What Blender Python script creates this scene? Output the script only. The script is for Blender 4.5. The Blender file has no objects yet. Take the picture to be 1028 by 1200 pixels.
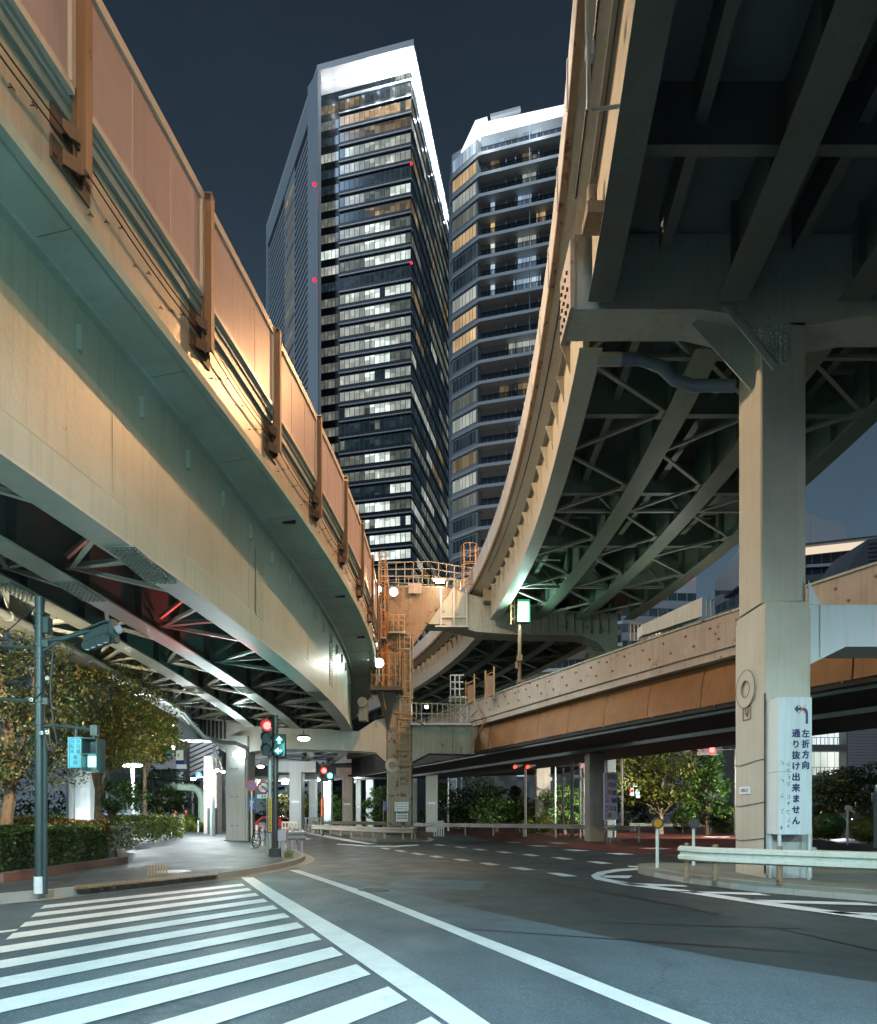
import bpy, math, random
import numpy as np
from mathutils import Vector, Matrix, noise as mnoise
R = math.radians
S = bpy.context.scene
COL = S.collection
rng = random.Random(7)

# ------------------------------------------------------------------ camera constants
F, XC, YH, CH = 728.0, 514.0, 955.0, 1.6       # focal length in photo pixels, principal point, eye height
def P(px, py, D):                               # photo pixel at depth D -> world point
    return Vector(((px - XC) * D / F, D, CH + (YH - py) * D / F))
def G(px, py, z=0.0):                           # photo pixel on the level z -> ground point
    D = F * (CH - z) / (py - YH)
    return ((px - XC) * D / F, D)
def Z(py, D): return CH + (YH - py) * D / F
def X(px, D): return (px - XC) * D / F

# ------------------------------------------------------------------ node helpers
def newmat(name):
    m = bpy.data.materials.new(name); m.use_nodes = True
    nt = m.node_tree
    for n in list(nt.nodes): nt.nodes.remove(n)
    out = nt.nodes.new('ShaderNodeOutputMaterial')
    return m, nt, out
def nd(nt, t, **kw):
    n = nt.nodes.new(t)
    for k, v in kw.items():
        if k in n.inputs.keys(): n.inputs[k].default_value = v
        else: setattr(n, k, v)
    return n
def ramp(nt, fac, stops):
    r = nt.nodes.new('ShaderNodeValToRGB')
    e = r.color_ramp.elements
    while len(e) < len(stops): e.new(0.5)
    for i, (p, c) in enumerate(stops):
        e[i].position = p; e[i].color = (c[0], c[1], c[2], 1) if len(c) == 3 else c
    nt.links.new(fac, r.inputs[0]); return r.outputs[0]
def mixc(nt, fac, a, b, mode='MIX'):
    m = nt.nodes.new('ShaderNodeMix'); m.data_type = 'RGBA'; m.blend_type = mode
    for sock, v in ((m.inputs[0], fac), (m.inputs[6], a), (m.inputs[7], b)):
        if hasattr(v, 'is_output'): nt.links.new(v, sock)
        else: sock.default_value = v if not isinstance(v, tuple) else (v[0], v[1], v[2], 1)
    return m.outputs[2]
def pos(nt, scale=(1, 1, 1)):
    g = nt.nodes.new('ShaderNodeNewGeometry')
    mp = nt.nodes.new('ShaderNodeMapping'); mp.inputs['Scale'].default_value = scale
    nt.links.new(g.outputs['Position'], mp.inputs[0]); return mp.outputs[0]
def noise(nt, vec, scale, detail=4, rough=0.55):
    n = nt.nodes.new('ShaderNodeTexNoise'); n.inputs['Scale'].default_value = scale
    n.inputs['Detail'].default_value = detail; n.inputs['Roughness'].default_value = rough
    nt.links.new(vec, n.inputs['Vector']); return n.outputs[0]

def paint(name, col, rough=0.5, var=0.18, streak=0.25, rust=0.0, metal=0.0, bump=0.06, rustcol=(0.16, 0.055, 0.018), vscale=1.0, dirt=(0.35, 0.32, 0.26)):
    """weathered paint or concrete: cloudy tone, vertical run marks, rust patches with an outline of their own"""
    m, nt, out = newmat(name)
    b = nd(nt, 'ShaderNodeBsdfPrincipled', Roughness=rough, Metallic=metal)
    p = pos(nt)
    c = (col[0], col[1], col[2])
    d = tuple(col[i] * dirt[i] * 2.0 for i in range(3))
    f1 = ramp(nt, noise(nt, p, 0.7 * vscale, 6, 0.62), [(0.35, (0, 0, 0)), (0.7, (1, 1, 1))])
    fm = nd(nt, 'ShaderNodeMath', operation='MULTIPLY'); nt.links.new(f1, fm.inputs[0]); fm.inputs[1].default_value = var * 2
    base = mixc(nt, fm.outputs[0], c, d)
    sv = pos(nt, (5.0, 5.0, 0.22))
    f2 = ramp(nt, noise(nt, sv, 1.6 * vscale, 5, 0.65), [(0.5, (0, 0, 0)), (0.72, (1, 1, 1))])
    fs = nd(nt, 'ShaderNodeMath', operation='MULTIPLY'); nt.links.new(f2, fs.inputs[0]); fs.inputs[1].default_value = streak
    base = mixc(nt, fs.outputs[0], base, tuple(x * 0.5 for x in d))
    if rust > 0:
        f3 = ramp(nt, noise(nt, p, 2.3 * vscale, 9, 0.72), [(0.74 - rust * 0.35, (0, 0, 0)), (0.78 - rust * 0.35, (1, 1, 1))])
        rc = mixc(nt, noise(nt, p, 14, 3), rustcol, tuple(x * 0.35 for x in rustcol))
        base = mixc(nt, f3, base, rc)
        f4 = ramp(nt, noise(nt, pos(nt, (6, 6, 0.35)), 2.0, 6, 0.7), [(0.66 - rust * 0.2, (0, 0, 0)), (0.8, (1, 1, 1))])
        fr = nd(nt, 'ShaderNodeMath', operation='MULTIPLY'); nt.links.new(f4, fr.inputs[0]); fr.inputs[1].default_value = min(0.9, rust * 1.6)
        base = mixc(nt, fr.outputs[0], base, rustcol)
    nt.links.new(base, b.inputs['Base Color'])
    if bump:
        bp = nd(nt, 'ShaderNodeBump', Strength=0.5, Distance=bump * 0.2)
        nt.links.new(noise(nt, p, 9 * vscale, 6, 0.6), bp.inputs['Height']); nt.links.new(bp.outputs[0], b.inputs['Normal'])
    nt.links.new(b.outputs[0], out.inputs[0]); return m

def plain(name, col, rough=0.5, metal=0.0, spec=0.5):
    m, nt, out = newmat(name)
    b = nd(nt, 'ShaderNodeBsdfPrincipled', Roughness=rough, Metallic=metal)
    b.inputs['Specular IOR Level'].default_value = spec
    n = ramp(nt, noise(nt, pos(nt), 6, 4), [(0.3, tuple(x * 0.82 for x in col)), (0.7, col)])
    nt.links.new(n, b.inputs['Base Color'])
    nt.links.new(b.outputs[0], out.inputs[0]); return m

def glow(name, col, strength):
    m, nt, out = newmat(name)
    e = nd(nt, 'ShaderNodeEmission', Strength=strength); e.inputs[0].default_value = (*col, 1)
    nt.links.new(e.outputs[0], out.inputs[0]); return m

def litglass(name, stops, strength, floorvar=True):
    """window panes with a lit room behind: each pane its own brightness, ceiling lamps and blinds in the room"""
    m, nt, out = newmat(name)
    g = nt.nodes.new('ShaderNodeNewGeometry')
    c = ramp(nt, g.outputs['Random Per Island'], stops)
    n = ramp(nt, noise(nt, pos(nt, (1, 1, 0.35)), 0.55, 2, 0.5), [(0.25, (0.6, 0.6, 0.6)), (0.6, (1.0, 1.0, 1.0)), (0.74, (1.9, 1.9, 1.85))])
    c2 = mixc(nt, 1.0, c, n, 'MULTIPLY')
    e = nd(nt, 'ShaderNodeEmission', Strength=strength); nt.links.new(c2, e.inputs[0])
    gl = nd(nt, 'ShaderNodeBsdfGlossy', Roughness=0.12); gl.inputs[0].default_value = (0.02, 0.024, 0.028, 1)
    a = nt.nodes.new('ShaderNodeAddShader'); nt.links.new(e.outputs[0], a.inputs[0]); nt.links.new(gl.outputs[0], a.inputs[1])
    nt.links.new(a.outputs[0], out.inputs[0]); return m

def leafmat(name, stops, trans=0.25):
    m, nt, out = newmat(name)
    g = nt.nodes.new('ShaderNodeNewGeometry')
    c = ramp(nt, g.outputs['Random Per Island'], stops)
    c2 = mixc(nt, 1.0, c, ramp(nt, noise(nt, pos(nt), 1.1, 3), [(0.35, (0.6, 0.62, 0.55)), (0.65, (1.25, 1.2, 1.1))]), 'MULTIPLY')
    d = nd(nt, 'ShaderNodeBsdfPrincipled', Roughness=0.45); nt.links.new(c2, d.inputs['Base Color'])
    t = nt.nodes.new('ShaderNodeBsdfTranslucent'); nt.links.new(c2, t.inputs[0])
    mx = nt.nodes.new('ShaderNodeMixShader'); mx.inputs[0].default_value = trans
    nt.links.new(d.outputs[0], mx.inputs[1]); nt.links.new(t.outputs[0], mx.inputs[2])
    nt.links.new(mx.outputs[0], out.inputs[0]); return m

# ------------------------------------------------------------------ mesh builder
class MB:
    def __init__(s): s.v = []; s.f = []; s.mi = []; s.cm = 0; s.marks = []
    def mark(s): s.marks.append((len(s.v), len(s.f))); return s
    def each(s, name, mat, parent):           # every marked piece becomes an object of its own
        mk = s.marks + [(len(s.v), len(s.f))]; out = []
        for (v0, f0), (v1, f1) in zip(mk, mk[1:]):
            q = MB(); q.v = s.v[v0:v1]; q.f = [tuple(i - v0 for i in f) for f in s.f[f0:f1]]; q.mi = s.mi[f0:f1]; out.append(q.build(name, mat, parent))
        return out
    def add(s, vs, fs):
        o = len(s.v); s.v += [tuple(v) for v in vs]
        for f in fs: s.f.append(tuple(i + o for i in f)); s.mi.append(s.cm)
        return s
    def box(s, x0, x1, y0, y1, z0, z1):
        return s.add([(x0,y0,z0),(x1,y0,z0),(x1,y1,z0),(x0,y1,z0),(x0,y0,z1),(x1,y0,z1),(x1,y1,z1),(x0,y1,z1)],
            [(0,3,2,1),(4,5,6,7),(0,1,5,4),(1,2,6,5),(2,3,7,6),(3,0,4,7)])
    def hull8(s, a, b):                       # two quads joined
        return s.add(list(a) + list(b), [(3,2,1,0),(4,5,6,7),(0,1,5,4),(1,2,6,5),(2,3,7,6),(3,0,4,7)])
    def bar(s, p, q, w, h=None, up=(0,0,1)):
        p, q = Vector(p), Vector(q); h = h or w
        d = (q - p); 
        if d.length < 1e-6: return s
        d.normalize(); u = Vector(up)
        if abs(d.dot(u)) > 0.98: u = Vector((0,1,0))
        r = d.cross(u).normalized(); u = r.cross(d).normalized()
        a = [p + r*(sx*w/2) + u*(sy*h/2) for sx, sy in ((-1,-1),(1,-1),(1,1),(-1,1))]
        b = [q + r*(sx*w/2) + u*(sy*h/2) for sx, sy in ((-1,-1),(1,-1),(1,1),(-1,1))]
        return s.hull8(a, b)
    def angle(s, p, q, w, t=0.02):            # an L section brace
        s.bar(p, q, w, t); p = Vector(p); q = Vector(q)
        return s.bar(p + Vector((0,0,w/2)), q + Vector((0,0,w/2)), t, w)
    def tube(s, pts, r, n=10, cap=True):
        pts = [Vector(p) for p in pts]; rs = r if isinstance(r, (list, tuple)) else [r] * len(pts)
        rings = []; prev = None
        for i, p in enumerate(pts):
            d = (pts[min(i+1, len(pts)-1)] - pts[max(i-1, 0)]).normalized()
            if prev is None:
                u = Vector((0,0,1)) if abs(d.z) < 0.9 else Vector((1,0,0))
                prev = d.cross(u).normalized()
            a = (prev - d * prev.dot(d)).normalized(); prev = a; b = d.cross(a)
            rings.append([p + (a*math.cos(2*math.pi*k/n) + b*math.sin(2*math.pi*k/n)) * rs[i] for k in range(n)])
        vs = [v for r_ in rings for v in r_]; fs = []
        for i in range(len(pts) - 1):
            for k in range(n):
                fs.append((i*n+k, i*n+(k+1)%n, (i+1)*n+(k+1)%n, (i+1)*n+k))
        if cap: fs.append(tuple(range(n-1, -1, -1))); fs.append(tuple((len(pts)-1)*n + k for k in range(n)))
        return s.add(vs, fs)
    def disc(s, c, nrm, r, t, n=24):
        c = Vector(c); nrm = Vector(nrm).normalized()
        return s.tube([c - nrm*t/2, c + nrm*t/2], r, n)
    def ring(s, c, nrm, r0, r1, t, n=28):
        c = Vector(c); nrm = Vector(nrm).normalized()
        u = Vector((0,0,1)) if abs(nrm.z) < 0.9 else Vector((1,0,0))
        a = nrm.cross(u).normalized(); b = nrm.cross(a); vs = []; fs = []
        for k in range(n):
            d = a*math.cos(2*math.pi*k/n) + b*math.sin(2*math.pi*k/n)
            vs += [c + d*r0 - nrm*t/2, c + d*r1 - nrm*t/2, c + d*r1 + nrm*t/2, c + d*r0 + nrm*t/2]
        for k in range(n):
            j = (k+1) % n
            for e in range(4): fs.append((k*4+e, j*4+e, j*4+(e+1)%4, k*4+(e+1)%4))
        return s.add(vs, fs)
    def sphere(s, c, r, n=12, m=8, sq=(1,1,1)):
        c = Vector(c); vs = [c + Vector((0,0,-r*sq[2]))]; fs = []
        for i in range(1, m):
            t = -math.pi/2 + math.pi*i/m
            for k in range(n):
                vs.append(c + Vector((r*sq[0]*math.cos(t)*math.cos(2*math.pi*k/n), r*sq[1]*math.cos(t)*math.sin(2*math.pi*k/n), r*sq[2]*math.sin(t))))
        vs.append(c + Vector((0,0,r*sq[2])))
        for k in range(n): fs.append((0, 1+(k+1)%n, 1+k)); fs.append((len(vs)-1, len(vs)-1-n+k, len(vs)-1-n+(k+1)%n))
        for i in range(m-2):
            for k in range(n): fs.append((1+i*n+k, 1+i*n+(k+1)%n, 1+(i+1)*n+(k+1)%n, 1+(i+1)*n+k))
        return s.add(vs, fs)
    def prism(s, poly, z0, z1):
        n = len(poly)
        a = sum(poly[i][0]*poly[(i+1)%n][1] - poly[(i+1)%n][0]*poly[i][1] for i in range(n))
        if a < 0: poly = poly[::-1]
        vs = [(x,y,z0) for x,y in poly] + [(x,y,z1) for x,y in poly]
        return s.add(vs, [tuple(range(n-1,-1,-1)), tuple(range(n,2*n))] + [(i,(i+1)%n,n+(i+1)%n,n+i) for i in range(n)])
    def sheet(s, poly, z):
        n = len(poly); a = sum(poly[i][0]*poly[(i+1)%n][1] - poly[(i+1)%n][0]*poly[i][1] for i in range(n))
        if a < 0: poly = poly[::-1]
        return s.add([(x,y,z) for x,y in poly], [tuple(range(n))])
    def loft(s, secs, cap=True):              # closed rings along a path
        n = len(secs[0]); vs = [v for r in secs for v in r]; fs = []
        for i in range(len(secs)-1):
            for k in range(n): fs.append((i*n+k, i*n+(k+1)%n, (i+1)*n+(k+1)%n, (i+1)*n+k))
        if cap: fs.append(tuple(range(n-1,-1,-1))); fs.append(tuple((len(secs)-1)*n+k for k in range(n)))
        return s.add(vs, fs)
    def face(s, fr, u0, u1, z0, z1, off=0.0):  # quad on a facade frame (origin, along, outward)
        o, u, nn = fr
        q = [o + u*a + nn*off + Vector((0,0,z)) for a, z in ((u0,z0),(u1,z0),(u1,z1),(u0,z1))]
        return s.add(q, [(0,1,2,3)])
    def fbox(s, fr, u0, u1, z0, z1, n0, n1):
        o, u, nn = fr
        a = [o + u*a_ + nn*b_ + Vector((0,0,z0)) for a_, b_ in ((u0,n1),(u1,n1),(u1,n0),(u0,n0))]
        b = [o + u*a_ + nn*b_ + Vector((0,0,z1)) for a_, b_ in ((u0,n1),(u1,n1),(u1,n0),(u0,n0))]
        return s.hull8(a, b)
    def build(s, name, mat, parent=None, smooth=True):
        me = bpy.data.meshes.new(name)
        me.from_pydata(s.v, [], s.f)
        mats = mat if isinstance(mat, (list, tuple)) else [mat]
        for m in mats: me.materials.append(m)
        if len(mats) > 1: me.polygons.foreach_set('material_index', s.mi)
        if smooth:
            me.polygons.foreach_set('use_smooth', [True]*len(me.polygons))
            me.set_sharp_from_angle(angle=R(32))
        me.update()
        o = bpy.data.objects.new(name, me); COL.objects.link(o)
        if parent is not None:
            o.parent = parent
            w = Vector((0,0,0)); q = parent
            while q is not None: w += q.location; q = q.parent
            o.location = -w
        return o
def closed_ok(mb): return mb

def tag(o, label, cat, group=None):
    o['label'] = label; o['category'] = cat
    if group: o['group'] = group
    return o
def thing(name, label, cat, loc=(0,0,0), group=None):
    o = bpy.data.objects.new(name, None); COL.objects.link(o); o.location = loc; o.empty_display_size = 0.3
    return tag(o, label, cat, group)
def struct(o): o['kind'] = 'structure'; return o
def dup(root, loc=None, rz=0.0, label=None, scale=None, group=None):
    r = root.copy(); COL.objects.link(r)
    if loc is not None: r.location = loc
    r.rotation_euler = (0,0,rz)
    if scale: r.scale = scale if isinstance(scale, tuple) else (scale,)*3
    if label: r['label'] = label
    if group: r['group'] = group
    for ch in list(root.children):
        c = ch.copy(); COL.objects.link(c); c.parent = r
        for g in list(ch.children):
            d = g.copy(); COL.objects.link(d); d.parent = c
    return r
def curve(pts, deg=4):
    y = np.array([p[1] for p in pts], float); x = np.array([p[0] for p in pts], float)
    m, sc = y.mean(), y.std(); co = np.polyfit((y - m)/sc, x, deg)
    lo, hi = y.min(), y.max(); dco = np.polyder(co)
    def fn(t):
        if t < lo: k = (lo - m)/sc; return float(np.polyval(co, k) + np.polyval(dco, k)*(t - lo)/sc)
        return float(np.polyval(co, (t - m)/sc))
    return fn
def ran(a, b, st):
    n = max(1, int(round((b - a)/st))); return [a + (b - a)*i/n for i in range(n+1)]

def lamp(name, loc, watts, col, r=0.08, kind='POINT', target=None, spot=150, blend=0.6):
    l = bpy.data.lights.new(name, kind); l.energy = watts; l.color = col; l.shadow_soft_size = r
    if kind == 'SPOT': l.spot_size = R(spot); l.spot_blend = blend
    o = bpy.data.objects.new(name, l); COL.objects.link(o); o.location = loc
    if target is not None: o.rotation_euler = (Vector(target) - Vector(loc)).to_track_quat('-Z', 'Y').to_euler()
    return o

def text(body, size, mtx, name, mat, parent, ext=0.002, align='CENTER', bold=0.0):
    cu = bpy.data.curves.new('t', 'FONT'); cu.body = body; cu.size = size; cu.extrude = ext; cu.offset = bold
    cu.align_x = align; cu.align_y = 'CENTER'; cu.resolution_u = 2
    t = bpy.data.objects.new('t', cu); COL.objects.link(t)
    dg = bpy.context.evaluated_depsgraph_get(); dg.update()
    me = bpy.data.meshes.new_from_object(t.evaluated_get(dg))
    bpy.data.objects.remove(t); me.transform(mtx)
    me.materials.clear(); me.materials.append(mat); me.name = name
    o = bpy.data.objects.new(name, me); COL.objects.link(o)
    w = Vector((0,0,0)); q = parent; o.parent = parent
    while q is not None: w += q.location; q = q.parent
    o.location = -w
    return o
def facing(loc, rz=0.0):                       # text plane that faces -Y (towards the road), turned by rz
    return Matrix.Translation(loc) @ Matrix.Rotation(rz, 4, 'Z') @ Matrix.Rotation(R(90), 4, 'X')
def vtext(lines, size, x, ztop, y, step, name, mat, parent, rz=0.0, sx=1.0, bold=0.0):
    mb = None; objs = []
    for i, ch in enumerate(lines):
        o = text(ch, size, facing((x, y, ztop - size*0.5 - i*step)) @ Matrix.Scale(sx, 4, (1,0,0)), name, mat, parent)
        objs.append(o)
    # one mesh per line of writing
    import bmesh
    bm = bmesh.new()
    for o in objs:
        if not bold: bm.from_mesh(o.data); continue
        for q, (ox, oz) in enumerate(((0,0),(bold,0),(-bold,0),(0,bold),(0,-bold))):   # heavier strokes: shifted copies, each 0.2 mm proud
            c = o.data.copy(); c.transform(Matrix.Translation((ox, -.0002*q, oz))); bm.from_mesh(c); bpy.data.meshes.remove(c)
    me = bpy.data.meshes.new(name); bm.to_mesh(me); bm.free(); me.materials.append(mat)
    keep = objs[0]; keep.data = me
    for o in objs[1:]: bpy.data.objects.remove(o)
    return keep
# ------------------------------------------------------------------ camera, world, render settings
cam_d = bpy.data.cameras.new('camera'); cam = bpy.data.objects.new('camera', cam_d); COL.objects.link(cam)
cam.location = (0, 0, CH); cam.rotation_euler = (R(90), 0, 0)
cam_d.sensor_fit = 'HORIZONTAL'; cam_d.lens = 17.0; cam_d.sensor_width = 17.0 * 1028 / F
cam_d.shift_y = (YH - 600) / 1028.0; cam_d.clip_start = 0.1; cam_d.clip_end = 6000
S.camera = cam
S.render.engine = 'CYCLES'
S.cycles.use_denoising = True
try: S.cycles.denoiser = 'OPENIMAGEDENOISE'
except Exception: pass
S.cycles.max_bounces = 5; S.cycles.diffuse_bounces = 3; S.cycles.glossy_bounces = 2; S.cycles.transmission_bounces = 3
S.cycles.transparent_max_bounces = 8; S.cycles.sample_clamp_indirect = 4.0; S.cycles.sample_clamp_direct = 0.0
S.cycles.caustics_reflective = False; S.cycles.caustics_refractive = False
S.view_settings.view_transform = 'Standard'; S.view_settings.look = 'None'
S.view_settings.exposure = 0.0; S.view_settings.gamma = 1.0

w = bpy.data.worlds.new('World'); S.world = w; w.use_nodes = True
nt = w.node_tree
for n in list(nt.nodes): nt.nodes.remove(n)
wo = nt.nodes.new('ShaderNodeOutputWorld')
sky = nt.nodes.new('ShaderNodeTexSky'); sky.sky_type = 'NISHITA'; sky.sun_disc = False
sky.sun_elevation = R(-4); sky.sun_rotation = R(200)
b1 = nt.nodes.new('ShaderNodeBackground'); b1.inputs[1].default_value = 0.05; nt.links.new(sky.outputs[0], b1.inputs[0])
tc = nt.nodes.new('ShaderNodeTexCoord'); sp = nt.nodes.new('ShaderNodeSeparateXYZ'); nt.links.new(tc.outputs['Generated'], sp.inputs[0])
rc = ramp(nt, sp.outputs[2], [(0.0, (0.10, 0.14, 0.175)), (0.12, (0.095, 0.14, 0.178)), (0.36, (0.062, 0.104, 0.150)), (0.52, (0.041, 0.069, 0.101)), (0.68, (0.022, 0.037, 0.056)), (0.85, (0.012, 0.0205, 0.032))])
b2 = nt.nodes.new('ShaderNodeBackground'); b2.inputs[1].default_value = 1.0; 
cl = noise(nt, tc.outputs['Generated'], 2.2, 5, 0.6); clr = ramp(nt, cl, [(0.32, (0.90, 0.90, 0.91)), (0.72, (1.16, 1.13, 1.09))])
nt.links.new(mixc(nt, 1.0, rc, clr, 'MULTIPLY'), b2.inputs[0])
ad = nt.nodes.new('ShaderNodeAddShader'); nt.links.new(b1.outputs[0], ad.inputs[0]); nt.links.new(b2.outputs[0], ad.inputs[1])
nt.links.new(ad.outputs[0], wo.inputs[0])

# ------------------------------------------------------------------ materials
M = {}
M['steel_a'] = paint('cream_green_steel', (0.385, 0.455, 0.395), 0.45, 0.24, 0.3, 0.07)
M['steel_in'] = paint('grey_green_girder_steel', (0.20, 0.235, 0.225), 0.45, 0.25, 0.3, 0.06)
M['flange'] = paint('pale_flange_steel', (0.46, 0.47, 0.42), 0.4, 0.2, 0.15, 0.05)
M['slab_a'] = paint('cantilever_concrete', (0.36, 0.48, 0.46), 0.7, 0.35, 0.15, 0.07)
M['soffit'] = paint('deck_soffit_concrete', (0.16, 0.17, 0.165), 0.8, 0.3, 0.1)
M['parapet_a'] = paint('painted_parapet_concrete', (0.47, 0.43, 0.36), 0.36, 0.25, 0.3, 0.05)
M['rail_a'] = paint('blue_grey_rail_metal', (0.20, 0.27, 0.28), 0.4, 0.2, 0.2)
M['noise_panel'] = paint('translucent_noise_panel', (0.62, 0.53, 0.53), 0.35, 0.2, 0.18, vscale=0.8)
_n = M['noise_panel'].node_tree; _b = [q for q in _n.nodes if q.type == 'BSDF_PRINCIPLED'][0]; _o = [q for q in _n.nodes if q.type == 'OUTPUT_MATERIAL'][0]
_t = _n.nodes.new('ShaderNodeBsdfTranslucent'); _n.links.new(_b.inputs['Base Color'].links[0].from_socket, _t.inputs[0])
_m = _n.nodes.new('ShaderNodeMixShader'); _m.inputs[0].default_value = 0.5; _n.links.new(_b.outputs[0], _m.inputs[1]); _n.links.new(_t.outputs[0], _m.inputs[2]); _n.links.new(_m.outputs[0], _o.inputs[0])
M['alu'] = paint('pale_aluminium_frame', (0.60, 0.56, 0.50), 0.35, 0.12, 0.15)
M['bracket_rust'] = paint('dark_rusted_bracket', (0.15, 0.10, 0.075), 0.6, 0.3, 0.3, 0.3)
M['post_rust'] = paint('rusted_brown_post', (0.28, 0.18, 0.12), 0.6, 0.3, 0.3, 0.35)
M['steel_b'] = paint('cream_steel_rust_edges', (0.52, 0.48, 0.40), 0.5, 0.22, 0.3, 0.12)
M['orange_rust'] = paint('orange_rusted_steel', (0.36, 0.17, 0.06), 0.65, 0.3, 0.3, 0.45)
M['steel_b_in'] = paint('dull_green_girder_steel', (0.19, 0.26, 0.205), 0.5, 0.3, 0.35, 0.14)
M['steel_b_shaded'] = paint('shade_darkened_girder_steel', (0.115, 0.14, 0.13), 0.5, 0.3, 0.3, 0.12)  # shade of the near span put into a darker base colour
M['brace_b'] = paint('grey_green_brace_steel', (0.30, 0.32, 0.27), 0.5, 0.3, 0.35, 0.12)
M['brown_column'] = paint('brown_weathered_column', (0.34, 0.295, 0.25), 0.6, 0.3, 0.4, 0.1)
M['rusty'] = paint('rusty_edge_steel', (0.27, 0.19, 0.12), 0.7, 0.3, 0.3, 0.5)
M['parapet_b'] = paint('white_parapet_steel', (0.62, 0.60, 0.56), 0.35, 0.2, 0.3, 0.14)
M['column'] = paint('beige_column_steel', (0.50, 0.46, 0.385), 0.5, 0.2, 0.22, 0.03, vscale=1.3)
M['column_g'] = paint('grey_column_steel', (0.42, 0.44, 0.42), 0.45, 0.15, 0.3, 0.03)
M['cap'] = paint('grey_green_cap_steel', (0.50, 0.53, 0.47), 0.5, 0.22, 0.3, 0.1)
M['pier_rust'] = paint('rust_stained_pier_steel', (0.31, 0.275, 0.215), 0.55, 0.3, 0.5, 0.55)
M['pier_beam'] = paint('flaking_green_beam_steel', (0.38, 0.41, 0.36), 0.5, 0.3, 0.5, 0.38)
M['parapet_c'] = paint('pinkish_parapet_with_rust_runs', (0.46, 0.40, 0.365), 0.55, 0.35, 0.4, 0.36, vscale=0.9)
M['fascia_c'] = paint('brown_netting_fascia', (0.27, 0.125, 0.042), 0.6, 0.45, 0.35, 0.34)
M['black_soffit'] = paint('near_black_underside', (0.05, 0.05, 0.05), 0.8, 0.3, 0.1)  # near-black base colour for the undersides
M['bolt'] = plain('dark_bolt_steel', (0.10, 0.09, 0.08), 0.5, 0.5)
M['pipe_blue'] = plain('blue_grey_pipe', (0.12, 0.16, 0.22), 0.3)
M['pipe_grey'] = paint('grey_drain_pipe', (0.36, 0.37, 0.36), 0.4, 0.2, 0.2)
M['cable'] = plain('black_cable', (0.015, 0.015, 0.017), 0.5)
M['galv'] = paint('galvanised_steel', (0.40, 0.43, 0.44), 0.4, 0.15, 0.25, 0.02, metal=0.25)
M['guard'] = paint('weathered_guard_rail', (0.58, 0.62, 0.56), 0.4, 0.2, 0.3, 0.1)
M['guard_rust'] = paint('rusty_guard_rail', (0.46, 0.42, 0.34), 0.5, 0.25, 0.3, 0.22)
M['ladder'] = paint('rusted_ladder_steel', (0.44, 0.27, 0.13), 0.6, 0.3, 0.3, 0.32)
M['railing'] = paint('rusted_pale_railing', (0.42, 0.38, 0.29), 0.5, 0.3, 0.3, 0.42)
M['white_paint'] = plain('white_sign_paint', (0.74, 0.76, 0.77), 0.35)
M['sign_white'] = paint('grimy_white_sign', (0.60, 0.66, 0.68), 0.4, 0.14, 0.25, 0.02)
M['navy'] = plain('navy_lettering', (0.012, 0.03, 0.12), 0.4)
M['black'] = plain('black_paint', (0.012, 0.012, 0.013), 0.45)
M['red'] = plain('red_sign_paint', (0.55, 0.03, 0.03), 0.4)
M['orange_text'] = plain('orange_red_lettering', (0.62, 0.12, 0.03), 0.4)
M['blue'] = plain('blue_sign_paint', (0.02, 0.12, 0.42), 0.35)
M['cyan_sign'] = plain('cyan_sign_paint', (0.10, 0.50, 0.58), 0.4)
M['cyan_text'] = plain('blue_sign_lettering', (0.03, 0.16, 0.40), 0.4)
M['yellow'] = plain('yellow_sign_paint', (0.70, 0.42, 0.03), 0.4)
M['amber'] = plain('amber_reflector', (0.55, 0.24, 0.02), 0.2)
M['pink_metal'] = paint('mauve_painted_metal', (0.46, 0.40, 0.47), 0.4, 0.15, 0.2)
M['green_paint'] = plain('dark_green_paint', (0.02, 0.16, 0.08), 0.4)
M['pole_teal'] = paint('blue_green_steel_pole', (0.042, 0.066, 0.070), 0.4, 0.2, 0.3, 0.02)
M['pole_dark'] = plain('dark_brown_pole', (0.05, 0.045, 0.04), 0.4)
M['bark'] = paint('tree_bark', (0.13, 0.085, 0.055), 0.8, 0.35, 0.4, bump=0.5)
M['bark_pale'] = paint('pale_tree_bark', (0.36, 0.28, 0.20), 0.7, 0.3, 0.4, bump=0.3)
M['rubber'] = plain('black_rubber', (0.015, 0.015, 0.015), 0.7)
M['chrome'] = plain('bright_metal', (0.55, 0.56, 0.57), 0.2, 0.9)
M['g_white'] = glow('lit_cool_white_lamp', (0.85, 0.97, 1.0), 26.0)
M['g_warm'] = glow('lit_warm_white_lamp', (1.0, 0.86, 0.60), 16.0)
M['g_red'] = glow('lit_red_signal', (1.0, 0.015, 0.02), 4.0)
M['g_redcore'] = glow('lit_red_signal_core', (1.0, 0.10, 0.09), 7.0)
M['g_cyan'] = glow('lit_green_signal', (0.01, 0.75, 0.68), 2.2)
M['g_cyancore'] = glow('lit_green_signal_core', (0.30, 0.95, 0.95), 3.2)
M['g_screen'] = glow('lit_white_display', (0.82, 1.0, 0.96), 2.4)
M['g_crown'] = glow('self_glowing_tower_crown', (0.93, 0.97, 1.0), 1.6)  # lamplit crown wall given a glow of its own
M['g_tail'] = glow('lit_tail_lamp', (1.0, 0.06, 0.03), 4.0)
M['g_head'] = glow('lit_head_lamp', (0.9, 0.95, 1.0), 25.0)
M['g_obst'] = glow('lit_red_obstruction_lamp', (1.0, 0.01, 0.03), 3.5)

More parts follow.
